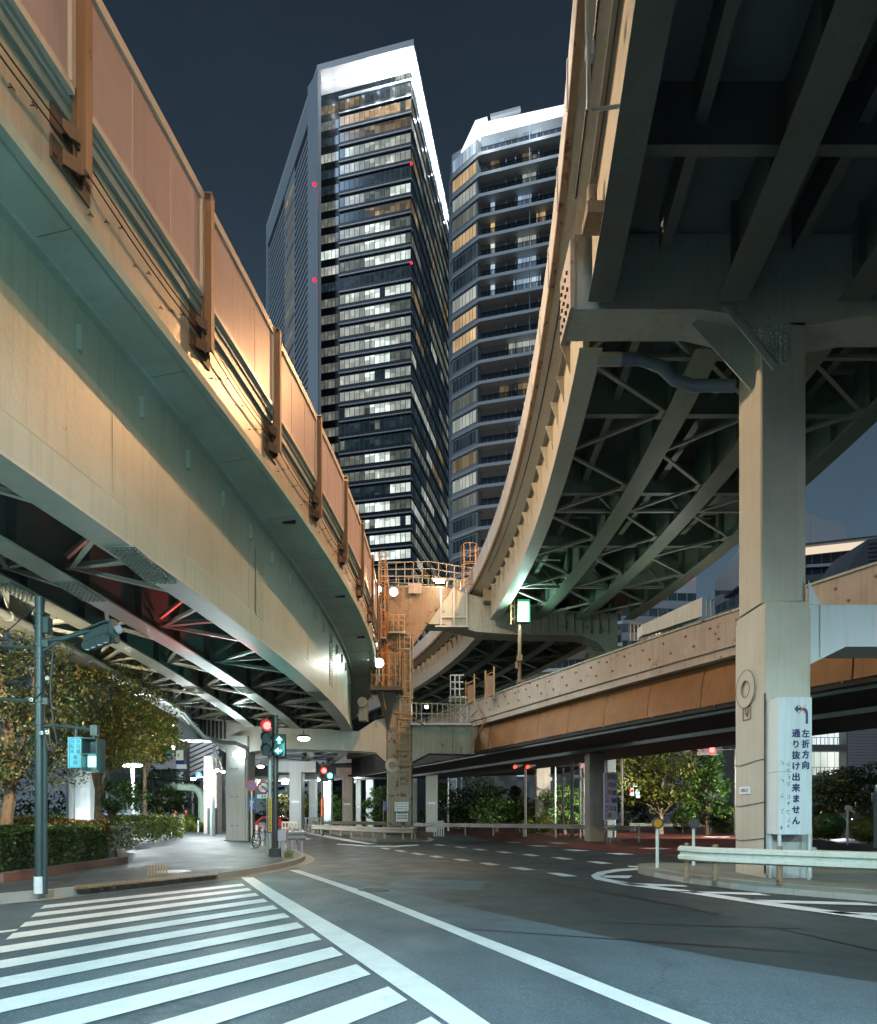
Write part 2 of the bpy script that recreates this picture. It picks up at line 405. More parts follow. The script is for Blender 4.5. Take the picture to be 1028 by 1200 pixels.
def asphalt(name, lo, hi, rough, crack=0.0):
    m, nt, out = newmat(name)
    b = nd(nt, 'ShaderNodeBsdfPrincipled')
    p = pos(nt)
    c = ramp(nt, noise(nt, p, 0.5, 7, 0.65), [(0.3, lo), (0.7, hi)])
    grain = ramp(nt, noise(nt, p, 70, 3, 0.7), [(0.36, (0.55, 0.55, 0.55)), (0.58, (1.1, 1.1, 1.1)), (0.70, (2.3, 2.3, 2.3))])
    c = mixc(nt, 1.0, c, grain, 'MULTIPLY')
    # tyre-worn lanes and oil drips
    st = ramp(nt, noise(nt, pos(nt, (0.7, 0.1, 1)), 1.2, 4), [(0.45, (1, 1, 1)), (0.7, (0.72, 0.72, 0.74))])
    c = mixc(nt, 1.0, c, st, 'MULTIPLY')
    oil = ramp(nt, noise(nt, pos(nt, (1, .35, 1)), 0.9, 9, 0.75), [(0.56, (1, 1, 1)), (0.66, (0.62, 0.62, 0.63))]); c = mixc(nt, 1.0, c, oil, 'MULTIPLY')
    v = nt.nodes.new('ShaderNodeTexVoronoi'); v.feature = 'DISTANCE_TO_EDGE'; v.inputs['Scale'].default_value = 0.28
    wv = nt.nodes.new('ShaderNodeVectorMath'); wv.operation = 'MULTIPLY_ADD'
    nz = nt.nodes.new('ShaderNodeTexNoise'); nz.inputs['Scale'].default_value = 1.3; nt.links.new(p, nz.inputs['Vector'])
    nt.links.new(nz.outputs['Color'], wv.inputs[0]); wv.inputs[1].default_value = (1.2, 1.2, 0); nt.links.new(p, wv.inputs[2])
    nt.links.new(wv.outputs[0], v.inputs['Vector'])
    ck = ramp(nt, v.outputs['Distance'], [(0.0, (0.45, 0.45, 0.45)), (0.006, (1, 1, 1))])
    if crack: c = mixc(nt, crack, c, ck, 'MULTIPLY')
    nt.links.new(c, b.inputs['Base Color'])
    r = ramp(nt, noise(nt, p, 1.1, 4), [(0.3, (rough - 0.08,)*3), (0.7, (rough + 0.1,)*3)]); nt.links.new(r, b.inputs['Roughness'])
    bp = nd(nt, 'ShaderNodeBump', Strength=0.35, Distance=0.006); nt.links.new(noise(nt, p, 110, 2), bp.inputs['Height']); nt.links.new(bp.outputs[0], b.inputs['Normal'])
    nt.links.new(b.outputs[0], out.inputs[0]); return m
M['road'] = asphalt('dark_asphalt', (0.026, 0.034, 0.036), (0.043, 0.054, 0.057), 0.55, 0.5)
M['road_pale'] = asphalt('paler_grey_asphalt', (0.068, 0.097, 0.116), (0.102, 0.139, 0.162), 0.6, 0.6)
M['road_red'] = asphalt('red_brown_asphalt', (0.12, 0.028, 0.018), (0.17, 0.042, 0.028), 0.5)
M['walk'] = asphalt('pavement_asphalt', (0.050, 0.066, 0.072), (0.080, 0.100, 0.108), 0.6)
M['kerb'] = paint('kerb_concrete', (0.30, 0.30, 0.28), 0.8, 0.3, 0.1, bump=0.2)
M['island'] = paint('mossy_island_concrete', (0.20, 0.21, 0.18), 0.85, 0.4, 0.1, bump=0.3)
M['planter'] = paint('red_brown_planter_stone', (0.24, 0.12, 0.10), 0.6, 0.35, 0.1)
M['soil'] = paint('planting_soil', (0.05, 0.038, 0.025), 0.9, 0.4, 0.0, bump=0.5)
M['ground'] = paint('city_ground', (0.06, 0.06, 0.06), 0.9, 0.3, 0.0)
M['tactile_base'] = paint('dark_tactile_base', (0.13, 0.115, 0.08), 0.8, 0.3, 0.0)
M['tactile'] = paint('yellow_tactile_paving', (0.22, 0.17, 0.085), 0.7, 0.3, 0.0)
def worn_white():
    m, nt, out = newmat('worn_road_paint')
    b = nd(nt, 'ShaderNodeBsdfPrincipled', Roughness=0.5)
    p = pos(nt)
    w_ = ramp(nt, noise(nt, p, 2.2, 10, 0.78), [(0.24, (0.12, 0.13, 0.135)), (0.33, (0.58, 0.61, 0.61)), (0.62, (0.74, 0.76, 0.76)), (0.8, (0.8, 0.82, 0.82))])
    w2 = ramp(nt, noise(nt, pos(nt, (1, 0.25, 1)), 7.0, 8, 0.8), [(0.26, (0.5, 0.51, 0.51)), (0.38, (1, 1, 1))]); w_ = mixc(nt, 1.0, w_, w2, 'MULTIPLY')
    g = ramp(nt, noise(nt, p, 70, 2), [(0.3, (0.8, 0.8, 0.8)), (0.6, (1, 1, 1))])
    nt.links.new(mixc(nt, 1.0, w_, g, 'MULTIPLY'), b.inputs['Base Color'])
    bp = nd(nt, 'ShaderNodeBump', Strength=0.3, Distance=0.004); nt.links.new(noise(nt, p, 120, 2), bp.inputs['Height']); nt.links.new(bp.outputs[0], b.inputs['Normal'])
    nt.links.new(b.outputs[0], out.inputs[0]); return m
M['mark'] = worn_white()

# ------------------------------------------------------------------ ground, roads, pavement, markings
struct(MB().sheet([(-1500, -300), (1500, -300), (1500, 3500), (-1500, 3500)], -0.012).build('ground', M['ground']))
struct(MB().sheet([(-60, -30), (60, -30), (60, 130), (-60, 130)], 0.0).build('road', M['road']))
# paler asphalt colour on the near side of a slanting edge
near = [G(330, 1019), G(420, 1033), G(560, 1066), G(700, 1096), G(860, 1126), G(1028, 1152)]
struct(MB().sheet(near + [(12, 3), (14, -12), (-30, -12), (-30, 8)], 0.004).build('road_patch', M['road_pale']))
struct(MB().sheet([G(440, 982), G(520, 968.5), G(700, 968), G(1028, 968), G(1028, 982.5), (11.6, 30.5), G(862, 996), G(760, 1001), G(640, 992), G(560, 984), G(480, 982)], 0.004).build('red_brown_road', M['road_red']))  # stretch of road with a red-brown base colour
struct(MB().sheet([G(497, 980), G(540, 976.5), G(575, 985.5), G(540, 988), G(500, 987.5)], 0.008).build('pale_patch', M['road_pale']))

mk = MB()
# zebra crossing: stripes from the picture's two converging edges
right = [(197,138),(222.5,160),(257,185),(300,212),(345,262),(395,301),(460,346),(538,402),(637,470),(765,563),(940,686)]
st_right_b = [G(477.7,1173.5), G(433.5,1142.4), G(401.1,1118.9), G(376.1,1101.7), G(356.3,1087.3), G(339.9,1075.9)]
u = Vector((st_right_b[0][0]-st_right_b[5][0], st_right_b[0][1]-st_right_b[5][1]))/5.0   # one pitch along the crossing
o0 = Vector(st_right_b[0])
a0, a1 = Vector(G(433.5,1142.4)), Vector(G(255.2,1199))
dirw = (a1 - a0).normalized()                                                      # along a stripe, away from the edge
dirw = Vector((-(1020-514)/F, -1.0)).normalized()
left_dir = Vector(G(62,1052.5)) - Vector(G(7,1102)); left_o = Vector(G(62, 1052.5))
def isect(p, d, q, e):
    det = d.x*(-e.y) + e.x*d.y
    t = ((q.x-p.x)*(-e.y) + e.x*(q.y-p.y))/det
    return p + d*t
for k in range(-4, 11):
    p0 = o0 - u*k; p1 = p0 - u*0.49
    l0 = isect(p0, dirw, left_o, left_dir); l1 = isect(p1, dirw, left_o, left_dir)
    mk.add([(p0.x,p0.y,0.012),(p1.x,p1.y,0.012),(l1.x,l1.y,0.012),(l0.x,l0.y,0.012)], [(0,1,2,3)])
zeb = mk.build('crosswalk', M['mark'], smooth=False); struct(zeb)
def strip(pts_a, pts_b, z=0.012, name='lane_line', mat='mark'):
    m = MB()
    for i in range(len(pts_a)-1):
        a, b, c, d = pts_a[i], pts_a[i+1], pts_b[i+1], pts_b[i]
        m.add([(a[0],a[1],z),(d[0],d[1],z),(c[0],c[1],z),(b[0],b[1],z)], [(0,1,2,3)])
    o = m.build(name, M[mat], smooth=False)
    if o.data.polygons[0].normal.z < 0: o.data.flip_normals()
    return struct(o)
# border of the crossing
strip([G(282,1028.7), G(300,1042), G(345,1074), G(400,1113), G(470,1162), G(530,1204), G(560,1226)],
      [G(297,1028.7), G(322,1044.5), G(378,1077), G(440,1112), G(512,1158), G(578,1204), G(610,1226)])
# long stop line that runs across the foreground
strip([G(338,1020), G(400,1041.5), G(450,1061), G(520,1090), G(600,1123.5), G(700,1165), G(800,1207), G(860,1232)],
      [G(350,1020), G(425,1044.5), G(480,1066), G(560,1097), G(640,1127), G(745,1169), G(848,1207), G(908,1232)])
strip([G(-20,1094.5), G(22,1089.5)], [G(-20,1097), G(18,1092)])
def dash(c):
    m = MB(); q = [G(*p) for p in c]
    m.sheet(q, 0.012); o = m.build('lane_dash', M['mark'], smooth=False)
    if o.data.polygons[0].normal.z < 0: o.data.flip_normals()
    return struct(o)
for c in ([(640,1023.5),(656,1023.5),(677,1027.5),(660,1027.7)], [(596,1017),(611,1016.8),(628,1020),(613,1020.3)], [(561,1011.6),(573,1011.5),(587,1014.3),(574,1014.6)],
          [(530,1007.0),(541,1006.8),(553,1009.2),(541,1009.5)], [(502,1003.4),(512,1003.2),(522,1005.1),(511,1005.5)], [(481,1000.0),(489,999.8),(500,1002),(490,1002.3)],
          [(461,996.7),(469,996.5),(478,998.5),(469,998.8)], [(445,993.9),(452,993.8),(459,995.5),(452,995.8)], [(430,991.3),(437,991.2),(444,992.8),(437,993.1)],
          [(686,1010.0),(700,1009.8),(719,1012.5),(704,1012.9)], [(645,1005.2),(657,1005),(673,1007.4),(660,1007.7)], [(611,1001.5),(621,1001.2),(634,1003.4),(622,1003.8)],
          [(580,998.2),(590,998),(602,999.9),(591,1000.3)], [(553,995.2),(562,995),(573,996.7),(563,997.1)], [(531,992.6),(539,992.4),(549,994),(540,994.3)], [(508,990.0),(515,989.8),(524,991.3),(516,991.6)],
          [(710,1000.2),(728,1000),(745,1001.7),(726,1002)], [(660,996),(676,996),(692,997.4),(674,997.8)], [(618,991),(632,991),(646,992.2),(630,992.4)], [(642,987.8),(656,987.8),(668,988.8),(652,989)],
          [(590,987),(602,987),(614,988),(600,988.2)], [(748,994),(772,994),(788,995.2),(762,995.6)], [(820,980.4),(850,980.4),(858,981.2),(828,981.4)]):
    dash(c)
strip([G(320,969.5), G(345,974.5), G(370,979.2), G(400,984.8), G(430,990)], [G(326,969.3), G(353,974.2), G(380,978.9), G(412,984.6), G(442,989.6)])
strip([G(312,974.5), G(330,978), G(360,984)], [G(316,974), G(336,977.6), G(366,983.5)])
# hatched nose before the island
strip([G(752,1017.2), G(722,1019), G(700,1022.5), G(692.5,1026.5), G(697,1031), G(730,1037.5), G(800,1046.5), G(900,1062), G(1040,1081)],
      [G(752,1019.8), G(728,1021.4), G(711,1024.4), G(706,1027), G(711,1030.2), G(742,1035.8), G(810,1044.6), G(910,1059), G(1040,1076.5)])
for c in ([(704,1026.5),(741,1026.6),(737,1029.8),(706,1029.2)], [(722,1034.6),(800,1038),(807,1039.8),(742,1038.2)], [(782,1044.5),(888,1047),(903,1050.2),(812,1047)], [(868,1054.5),(1010,1058.5),(1040,1062.5),(905,1058.5)],
          [(735,1015),(752,1015.5),(753,1017),(738,1016.6)], [(960,1068.5),(1060,1072),(1080,1076),(985,1072)]): dash(c)
strip([G(456,984.8), G(485,985.6), G(499,985.2), G(504,984), G(500,982.6)], [G(456,986.2), G(488,987.4), G(505,986.4), G(509,984.2), G(503,982)])
strip([G(395,989), G(430,991), G(462,991.6), G(489,990)], [G(395,990), G(432,992.3), G(464,993), G(492,991)])
# lamplight on the far crossing street, painted as a white strip
strip([G(190,970.5), G(300,970)], [G(190,972), G(300,971.4)])

# repairs, covers and seams in the carriageway
struct(MB().sheet([(-1.2,13.6),(0.9,13.2),(1.2,15.0),(-1.0,15.5)], 0.0035).build('asphalt_repair', M['road_pale']))
struct(MB().sheet([(2.4,9.2),(5.1,8.7),(5.2,9.7),(2.6,10.3)], 0.0075).build('asphalt_repair', M['road']))
struct(MB().sheet([(-3.3,22.0),(0.3,21.2),(0.4,22.0),(-3.2,22.9)], 0.0035).build('asphalt_repair', M['road_pale']))
for (px, py) in ((438,1043.5),(868,1008),(630,1010)):
    q = G(px, py); mm_ = MB(); mm_.ring((q[0],q[1],.012), (0,0,1), .29, .33, .012, 28); mm_.disc((q[0],q[1],.010), (0,0,1), .285, .012, 28)
    for a in range(-2,3): mm_.box(q[0]-.2, q[0]+.2, q[1]+a*.09-.015, q[1]+a*.09+.015, .012, .02)
    struct(mm_.build('manhole_cover', M['bolt']))
for pts_ in (((-4.2,9.5),(0.5,8.6),(4.2,7.2)),((-2.6,24),(1.5,17.5),(4.2,10.8),(5.2,7.0)),((0.2,26),(3.2,19.5))):
    strip([(a+.0,b) for a,b in pts_], [(a+.035,b+.03) for a,b in pts_], 0.0095, 'road_seam', 'black')
# pavement on the corner, with its kerb
kpts = [(-14,6.5),(-8,11.3),(-7.45,12),(-6.4,13.8),(-5.4,15.5),(-5.1,16.4),(-4.88,17.4),(-4.68,18.6),(-4.58,19.7),(-4.60,21.0),(-4.8,22.4),(-5.2,23.8),(-5.8,25.4),(-6.6,27.2),(-9,36),(-14.8,58),(-20,80),(-21,92)]
inner = []
for i, p in enumerate(kpts):
    a = Vector(kpts[max(i-1,0)]); b = Vector(kpts[min(i+1,len(kpts)-1)]); d = (b-a).normalized()
    inner.append((p[0]-d.y*0.16, p[1]+d.x*0.16))
struct(MB().prism(inner + [(-60,92),(-60,6.5)], -0.01, 0.150).build('pavement', M['walk']))
kb = MB()
for i in range(len(kpts)-1):
    (ax,ay),(bx,by),(cx,cy),(dx,dy) = kpts[i], kpts[i+1], inner[i+1], inner[i]
    kb.add([(ax,ay,-.01),(bx,by,-.01),(cx,cy,-.01),(dx,dy,-.01),(ax,ay,.158),(bx,by,.158),(cx,cy,.158),(dx,dy,.158)], [(4,5,6,7),(0,1,5,4),(3,7,6,2)])
struct(kb.build('kerb', M['kerb'], smooth=False))
gut = [(p[0]+0.0, p[1]) for p in kpts]; gout = [(2*p[0]-q[0]*1.0+ (p[0]-q[0])*1.2, 2*p[1]-q[1]+(p[1]-q[1])*1.2) for p, q in zip(kpts, inner)]
strip(gut[:14], gout[:14], 0.0085, 'gutter', 'kerb')
# tactile paving: a stepped row along the kerb and a square pad
tt = MB(); tb = MB()
def tactile(quad, nb):                        # quad in photo pixels on the pavement: near edge first, then far edge
    q = [Vector(G(px, py, .15)) for px, py in quad]
    tb.add([(p.x,p.y,.1535) for p in q], [(0,1,2,3)])
    for k in range(nb):
        a, b = (k+.2)/nb, (k+.75)/nb
        pts_ = [q[0].lerp(q[1],a), q[0].lerp(q[1],b), q[3].lerp(q[2],b), q[3].lerp(q[2],a)]
        tt.hull8([(p.x,p.y,.1536) for p in pts_], [(p.x,p.y,.1625) for p in pts_])
for i in range(11):
    x, y = 87+15.4*i, 1043-1.62*i
    tactile([(x,y),(x+14.6,y-1.2),(x+15.2,y-6.4+.1*i),(x+1.2,y-5.2+.1*i)], 5)
tactile([(171.5,1028.5),(198,1025),(195.5,1013),(172.5,1013.6)], 7)
struct(tb.build('tactile_paving', M['tactile_base']))
struct(tt.build('tactile_paving', M['tactile']))
mh = G(190, 1022, .15)
struct(MB().disc((mh[0]+.25, mh[1]+.1, .152), (0,0,1), 0.42, 0.012).build('manhole_cover', M['galv']))
# right traffic island with kerb stones
isl = [(5.55,17.3),(5.45,16.6),(5.56,16.0),(5.8,14.7),(6.6,12.9),(8.06,11.4),(14,7),(24,3),(26,8),(16,14),(9.6,17.4),(6.5,18.2),(5.8,17.9)]
struct(MB().prism(isl, -0.01, 0.20).build('traffic_island', M['island']))
kj = MB()
edge = [(5.56,16.0),(5.8,14.7),(6.6,12.9),(8.06,11.4),(14,7)]
for i in range(len(edge)-1):
    a, b = Vector(edge[i]), Vector(edge[i+1]); L = (b-a).length; n = max(1, int(L/0.62)); d = (b-a).normalized(); nn = Vector((-d.y, d.x))
    if nn.x < 0: nn = -nn
    for k in range(n):
        p = a + d*(k*L/n+.006); q = a + d*((k+1)*L/n-.006)
        p0, q0 = p - nn*0.012, q - nn*0.012; p1, q1 = p + nn*0.16, q + nn*0.16
        h = 0.207 + rng.uniform(-.006, .006)
        kj.hull8([(p0.x,p0.y,-.01),(q0.x,q0.y,-.01),(q1.x,q1.y,-.01),(p1.x,p1.y,-.01)], [(p0.x+nn.x*.02,p0.y+nn.y*.02,h),(q0.x+nn.x*.02,q0.y+nn.y*.02,h),(q1.x,q1.y,h),(p1.x,p1.y,h)])
struct(kj.build('island_kerb', M['kerb'], smooth=False))
# central island that carries the middle pier
struct(MB().prism([(-0.95,37.6),(-1.3,36.7),(-2.4,36.2),(-3.6,36.3),(-5.2,39.5),(-9.5,54),(-17,78),(-15,80),(-7,56),(-3.2,41.5),(-1.4,39.2)], -0.01, 0.2).build('central_island', M['island']))
# planting bed kerb on the corner
bed = [(-9.35,13.35),(-9.35,18.7),(-12.1,24.0),(-16.2,33),(-26,33),(-30,13.0)]
inb = [(-9.6,13.6),(-9.6,18.6),(-12.35,23.8),(-16.4,32.7),(-25.8,32.7),(-29.8,13.3)]
pk = MB(); n = len(bed)
for i in range(n):
    (ax,ay),(bx,by),(cx,cy),(dx,dy) = bed[i], bed[(i+1)%n], inb[(i+1)%n], inb[i]
    pk.add([(ax,ay,.14),(bx,by,.14),(ax,ay,.34),(bx,by,.34),(cx,cy,.34),(dx,dy,.34)], [(0,1,3,2),(2,3,4,5)])
tag(pk.build('planter_kerb', M['planter'], smooth=False), 'red brown stone kerb around the hedge bed beside the crossing', 'kerb')
struct(MB().prism(inb, 0.149, 0.29).build('planting_bed', M['soil']))
# ================================================================== VIADUCT A: the one that sweeps in overhead on one side
A1 = curve([(-7.9,-6),(-7.05,0),(-6.4,5),(-5.92,8.6),(-5.45,12.5),(-5.08,17),(-4.72,23),(-4.62,28),(-4.78,33),(-5.2,38),(-6.3,45),(-10.3,60)])
AT = curve([(-7.3,-6),(-6.6,0),(-6.1,4),(-5.4,7.7),(-4.53,12.25),(-3.95,15.8),(-3.45,22.3),(-3.35,28),(-3.5,33),(-4.1,40),(-5.1,46),(-9.2,60)])
A2 = curve([(-9.4,-6),(-8.6,2),(-7.95,11),(-7.85,14.5),(-7.75,18),(-7.6,24),(-8.2,35),(-9.4,46),(-13,60)], 3)
A3 = curve([(-10.6,-6),(-9.9,2),(-9.25,13),(-9.1,17),(-9.5,25),(-10.4,33),(-10.9,37),(-12.3,46),(-15.7,60)], 3)
A4 = curve([(-11.8,-6),(-11.2,2),(-11.0,15.6),(-11.3,19.3),(-12.1,25),(-13.1,31),(-13.9,36),(-15.7,46),(-19.2,60)], 3)
ZB, ZT = 6.5, 9.9
ysA = ran(-26, 62, 1.0)
va = thing('expressway_viaduct', 'curved elevated road with cream girder and peach noise screens above the pedestrian signal', 'viaduct', (A1(20), 20, 0))
def ribbon(fx, ys, prof):                 # prof(y) -> ring of (x, z)
    return [[(x, y, z) for x, z in prof(y)] for y in ys]
# outer girder: web with its deeper bottom strip, and a wide bottom flange
m = MB()
m.loft(ribbon(A1, ysA, lambda y: [(A1(y)-.14, ZB+.75),(A1(y)-.14, ZT),(A1(y)-.18, ZT),(A1(y)-.18, ZB+.06),(A1(y)-.06, ZB+.06),(A1(y)-.06, ZB+.66)]))
g = m.build('girder', M['steel_a'], va)
m = MB(); m.loft(ribbon(A1, ysA, lambda y: [(A1(y)-.62, ZB),(A1(y), ZB),(A1(y), ZB+.057),(A1(y)-.62, ZB+.057)])); m.build('flange', M['flange'], g)
m = MB()
for y in ran(-2, 36, 1.75):
    x = A1(y)-.14; m.mark()
    m.box(x-.004, x+.09, y-.014, y+.014, 9.16, 9.56); m.box(x-.004, x+.024, y+.014, y+.13, 9.16, 9.56)
    for k in range(5): m.disc((x+.028, y+.06, 9.27+.06*k), (1,0,0), .014, .02, 6)
m.each('stiffener_plate', M['steel_a'], g)
m = MB()                                    # bolted splice near the far end
for y0 in (27.5,):
    x = A1(y0)-.14
    m.box(x, x+.022, y0-.35, y0+.35, 7.0, 9.6)
    for k in range(22):
        for j in (-.25,-.1,.1,.25): m.disc((x+.03, y0+j, 7.1+.115*k), (1,0,0), .022, .03, 6)
m.build('splice_plate', M['steel_a'], g)
m = MB()
for y0 in (12.2, 25.6):
    x = A1(y0); m.mark()
    m.box(x-.6, x-.02, y0-.9, y0+.9, ZB-.025, ZB-.004)
    for k in range(14):
        for j in range(6): m.disc((x-.55+.1*j, y0-.84+.13*k, ZB-.032), (0,0,1), .02, .03, 6)
m.each('splice_plate', M['steel_in'], g)
m = MB()                                    # weld lines and a slim rib along the web
for y in ran(-1, 35, 6.0): m.mark(); m.box(A1(y)-.139, A1(y)-.132, y-.012, y+.012, ZB+.8, ZT-.02)
m.each('weld_seam', M['steel_a'], g)
m = MB()
for y0 in (3.4, 17.8):
    x = A1(y0)-.14; m.mark(); m.box(x, x+.02, y0-.34, y0+.34, 7.15, 9.1)
    for k in range(17):
        for j in (-.25,-.1,.1,.25): m.disc((x+.026, y0+j, 7.25+.11*k), (1,0,0), .02, .026, 6)
m.each('splice_plate', M['steel_a'], g)
# inner girders
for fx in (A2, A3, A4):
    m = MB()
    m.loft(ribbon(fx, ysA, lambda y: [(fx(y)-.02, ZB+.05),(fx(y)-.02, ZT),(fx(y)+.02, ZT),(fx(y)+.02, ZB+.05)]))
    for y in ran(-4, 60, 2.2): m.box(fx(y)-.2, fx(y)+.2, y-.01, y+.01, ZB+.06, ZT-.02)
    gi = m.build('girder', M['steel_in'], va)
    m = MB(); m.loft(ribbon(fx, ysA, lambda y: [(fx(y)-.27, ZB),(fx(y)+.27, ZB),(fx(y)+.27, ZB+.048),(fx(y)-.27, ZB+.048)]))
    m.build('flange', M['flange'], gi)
    m = MB()
    for y0 in (13.6, 24.4):
        x = fx(y0); m.mark(); m.box(x-.25, x+.25, y0-.6, y0+.6, ZB-.025, ZB-.004)
        for k in range(9):
            for j in range(5): m.disc((x-.2+.1*j, y0-.54+.135*k, ZB-.032), (0,0,1), .02, .03, 6)
    m.each('splice_plate', M['steel_in'], gi)
# deck slab, cantilever, parapet
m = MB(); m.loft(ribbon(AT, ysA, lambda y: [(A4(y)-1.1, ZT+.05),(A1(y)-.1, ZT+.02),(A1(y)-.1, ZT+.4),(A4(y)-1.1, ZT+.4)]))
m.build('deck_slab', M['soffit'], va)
m = MB(); m.loft(ribbon(AT, ysA, lambda y: [(A1(y)-.24, ZT),(A1(y)+.02, ZT),(A1(y)+.03, ZT+.07),(AT(y)-.16, ZT+.20),(AT(y)-.14, ZT+.16),(AT(y), ZT+.16),(AT(y), ZT+.34),(A1(y)-.24, ZT+.34)]))
m.build('cantilever_slab', M['slab_a'], va)
zp = ZT+.34
m = MB(); m.loft(ribbon(AT, ysA, lambda y: [(AT(y)-.03, zp),(AT(y)-.03, 11.42),(AT(y)-.3, 11.42),(AT(y)-.3, zp)]))
par = m.build('parapet', M['parapet_a'], va)
m = MB()
for y in ran(9, 35, 3.0): m.mark(); xm = (A1(y)+AT(y))/2; m.loft([[(A1(y)+.06, y-.006, ZT+.072),(A1(y)+.06, y+.006, ZT+.072),(A1(y)+.06, y+.006, ZT+.09),(A1(y)+.06, y-.006, ZT+.09)],[(AT(y)-.18, y-.006, ZT+.192),(AT(y)-.18, y+.006, ZT+.192),(AT(y)-.18, y+.006, ZT+.21),(AT(y)-.18, y-.006, ZT+.21)]])
m.each('slab_joint', M['soffit'], va)
m = MB()
for y in (17.9, 24.0, 29.5): m.mark(); m.box(AT(y)-.62, AT(y)-.24, y-.03, y+.03, ZT+.10, ZT+.19)
m.each('drain_slot', M['black'], va)
m = MB()
for i, y in enumerate(ran(7.4, 34, 0.34)):
    z = 10.42 + (i*37 % 5)*.11 + rng.uniform(-.03,.03); x = AT(y)-.03
    m.mark(); m.tube([(x-.02, y, z),(x+.06, y, z)], .008, 5); m.bar((x+.055, y-.05, z-.01),(x+.055, y+.05, z+.015), .014)
m.each('tie_stud', M['bolt'], par)
m = MB(); m.loft(ribbon(AT, ysA, lambda y: [(AT(y)-.03, 11.26),(AT(y)+.05, 11.26),(AT(y)+.05, 11.34),(AT(y)+.02, 11.36),(AT(y)+.02, 11.46),(AT(y)+.06, 11.48),(AT(y)+.06, 11.6),(AT(y)-.2, 11.6),(AT(y)-.2, 11.43),(AT(y)-.03, 11.43)]))
m.build('rail', M['rail_a'], va)
posts = [8.75 - 3.35*2, 8.75-3.35] + [8.75 + 3.35*k for k in range(10)]
def xo(y): return AT(y) + .0
for i, y in enumerate(posts):
    x = xo(y); s = (AT(y+.1)-AT(y-.1))/.2
    m = MB(); w_ = .085
    m.box(x+.07, x+.084, y-w_, y+w_, 10.62, 13.62); m.box(x+.236, x+.25, y-w_, y+w_, 10.62, 13.62); m.box(x+.085, x+.235, y-.01, y+.01, 10.62, 13.62)
    m.box(x+.06, x+.26, y-.1, y+.1, 13.622, 13.64)
    po = m.build('post', M['post_rust'], va)
    m = MB()
    for z0 in (10.5, 10.93):
        m.mark()
        m.add([(x-.028+s*-.36, y-.36, z0),(x-.028+s*.36, y+.36, z0),(x-.028+s*.36, y+.36, z0+.32),(x-.028-s*.36, y-.36, z0+.32),
               (x+.006+s*-.36, y-.36, z0),(x+.006+s*.36, y+.36, z0),(x+.006+s*.36, y+.36, z0+.32),(x+.006-s*.36, y-.36, z0+.32)], [(0,3,2,1),(4,5,6,7),(0,1,5,4),(2,3,7,6),(1,2,6,5),(3,0,4,7)])
        for sy in (-.2,.2): m.disc((x+.02+s*sy, y+sy, z0+.16), (1,0,0), .026, .04, 6)
        for sy in (-.11, .11): m.bar((x+.0, y+sy*1.9, z0+.16), (x+.16, y+sy*.5, z0+.16), .016, .2)
    m.each('bracket', M['bracket_rust'], po)
for i in range(len(posts)-1):
    a, b = posts[i]+.12, posts[i+1]-.12; ys = ran(a, b, .7)
    m = MB(); m.loft(ribbon(AT, ys, lambda y: [(xo(y)+.10, 11.72),(xo(y)+.10, 13.42),(xo(y)+.075, 13.42),(xo(y)+.075, 11.72)]))
    pn = m.build('noise_panel', M['noise_panel'], va)
    m = MB()
    m.loft(ribbon(AT, ys, lambda y: [(xo(y)+.14, 11.605),(xo(y)+.14, 11.718),(xo(y)+.04, 11.718),(xo(y)+.04, 11.605)]))
    m.loft(ribbon(AT, ys, lambda y: [(xo(y)+.15, 13.423),(xo(y)+.15, 13.6),(xo(y)+.03, 13.6),(xo(y)+.03, 13.423)]))
    for y in (a+.03, b-.03): m.box(xo(y)+.045, xo(y)+.15, y-.05, y+.05, 11.719, 13.422)
    m.build('panel_frame', M['alu'], pn)
    m = MB()
    for y in ran(a, b, (b-a)/3)[1:-1]: m.mark(); m.box(xo(y)+.099, xo(y)+.106, y-.008, y+.008, 11.73, 13.41)
    m.each('panel_seam', M['alu'], pn)
for zz, dx in ((10.95, .12), (10.86, .08)):
    pts = []
    for i in range(len(posts)-1):
        for t in range(6):
            y = posts[i] + 3.35*t/6; pts.append((AT(y)+dx, y, zz - .10*math.sin(math.pi*t/6)))
    MB().tube(pts, .012, 6).build('cable', M['cable'], va)
# cross frames with shallow trusses, lateral braces
for (fa, fb) in ((A1, A2), (A2, A3), (A3, A4)):
    for y in ran(-3, 57, 4.0):
        xa, xb = fa(y)-.3, fb(y)+.1
        m = MB(); mid = (xa+xb)/2
        m.angle((xa, y, 6.95), (xb, y, 6.75), .12); m.bar((xa, y, 7.0), (mid+.25*(xa-mid)/abs(xa-mid), y, 7.7), .09); m.bar((xb, y, 7.0), (mid-.25*(xa-mid)/abs(xa-mid), y, 7.7), .09)
        m.box(min(mid-.3, mid+.3), max(mid-.3, mid+.3), y-.012, y+.012, 7.62, 7.8)
        m.build('cross_frame', M['flange'], va)
        m = MB(); m.angle((xa, y, 9.5), (xb, y, 9.5), .12); m.build('strut', M['steel_in'], va)
    for k, y in enumerate(ran(-1, 55, 4.0)):
        a = (fa(y)-.25, y, 6.75); b = (fb(y+2)+.2, y+2, 6.75); c = (fa(y+4)-.25, y+4, 6.75)
        m = MB(); m.angle(a, b, .09); m.angle(b, c, .09)
        m.build('brace', M['flange'], va)
        m = MB(); m.bar((fa(y)-.2, y+.4, 7.9), (fb(y+4)+.2, y+3.6, 7.9), .07); m.build('strut', M['flange'], va)
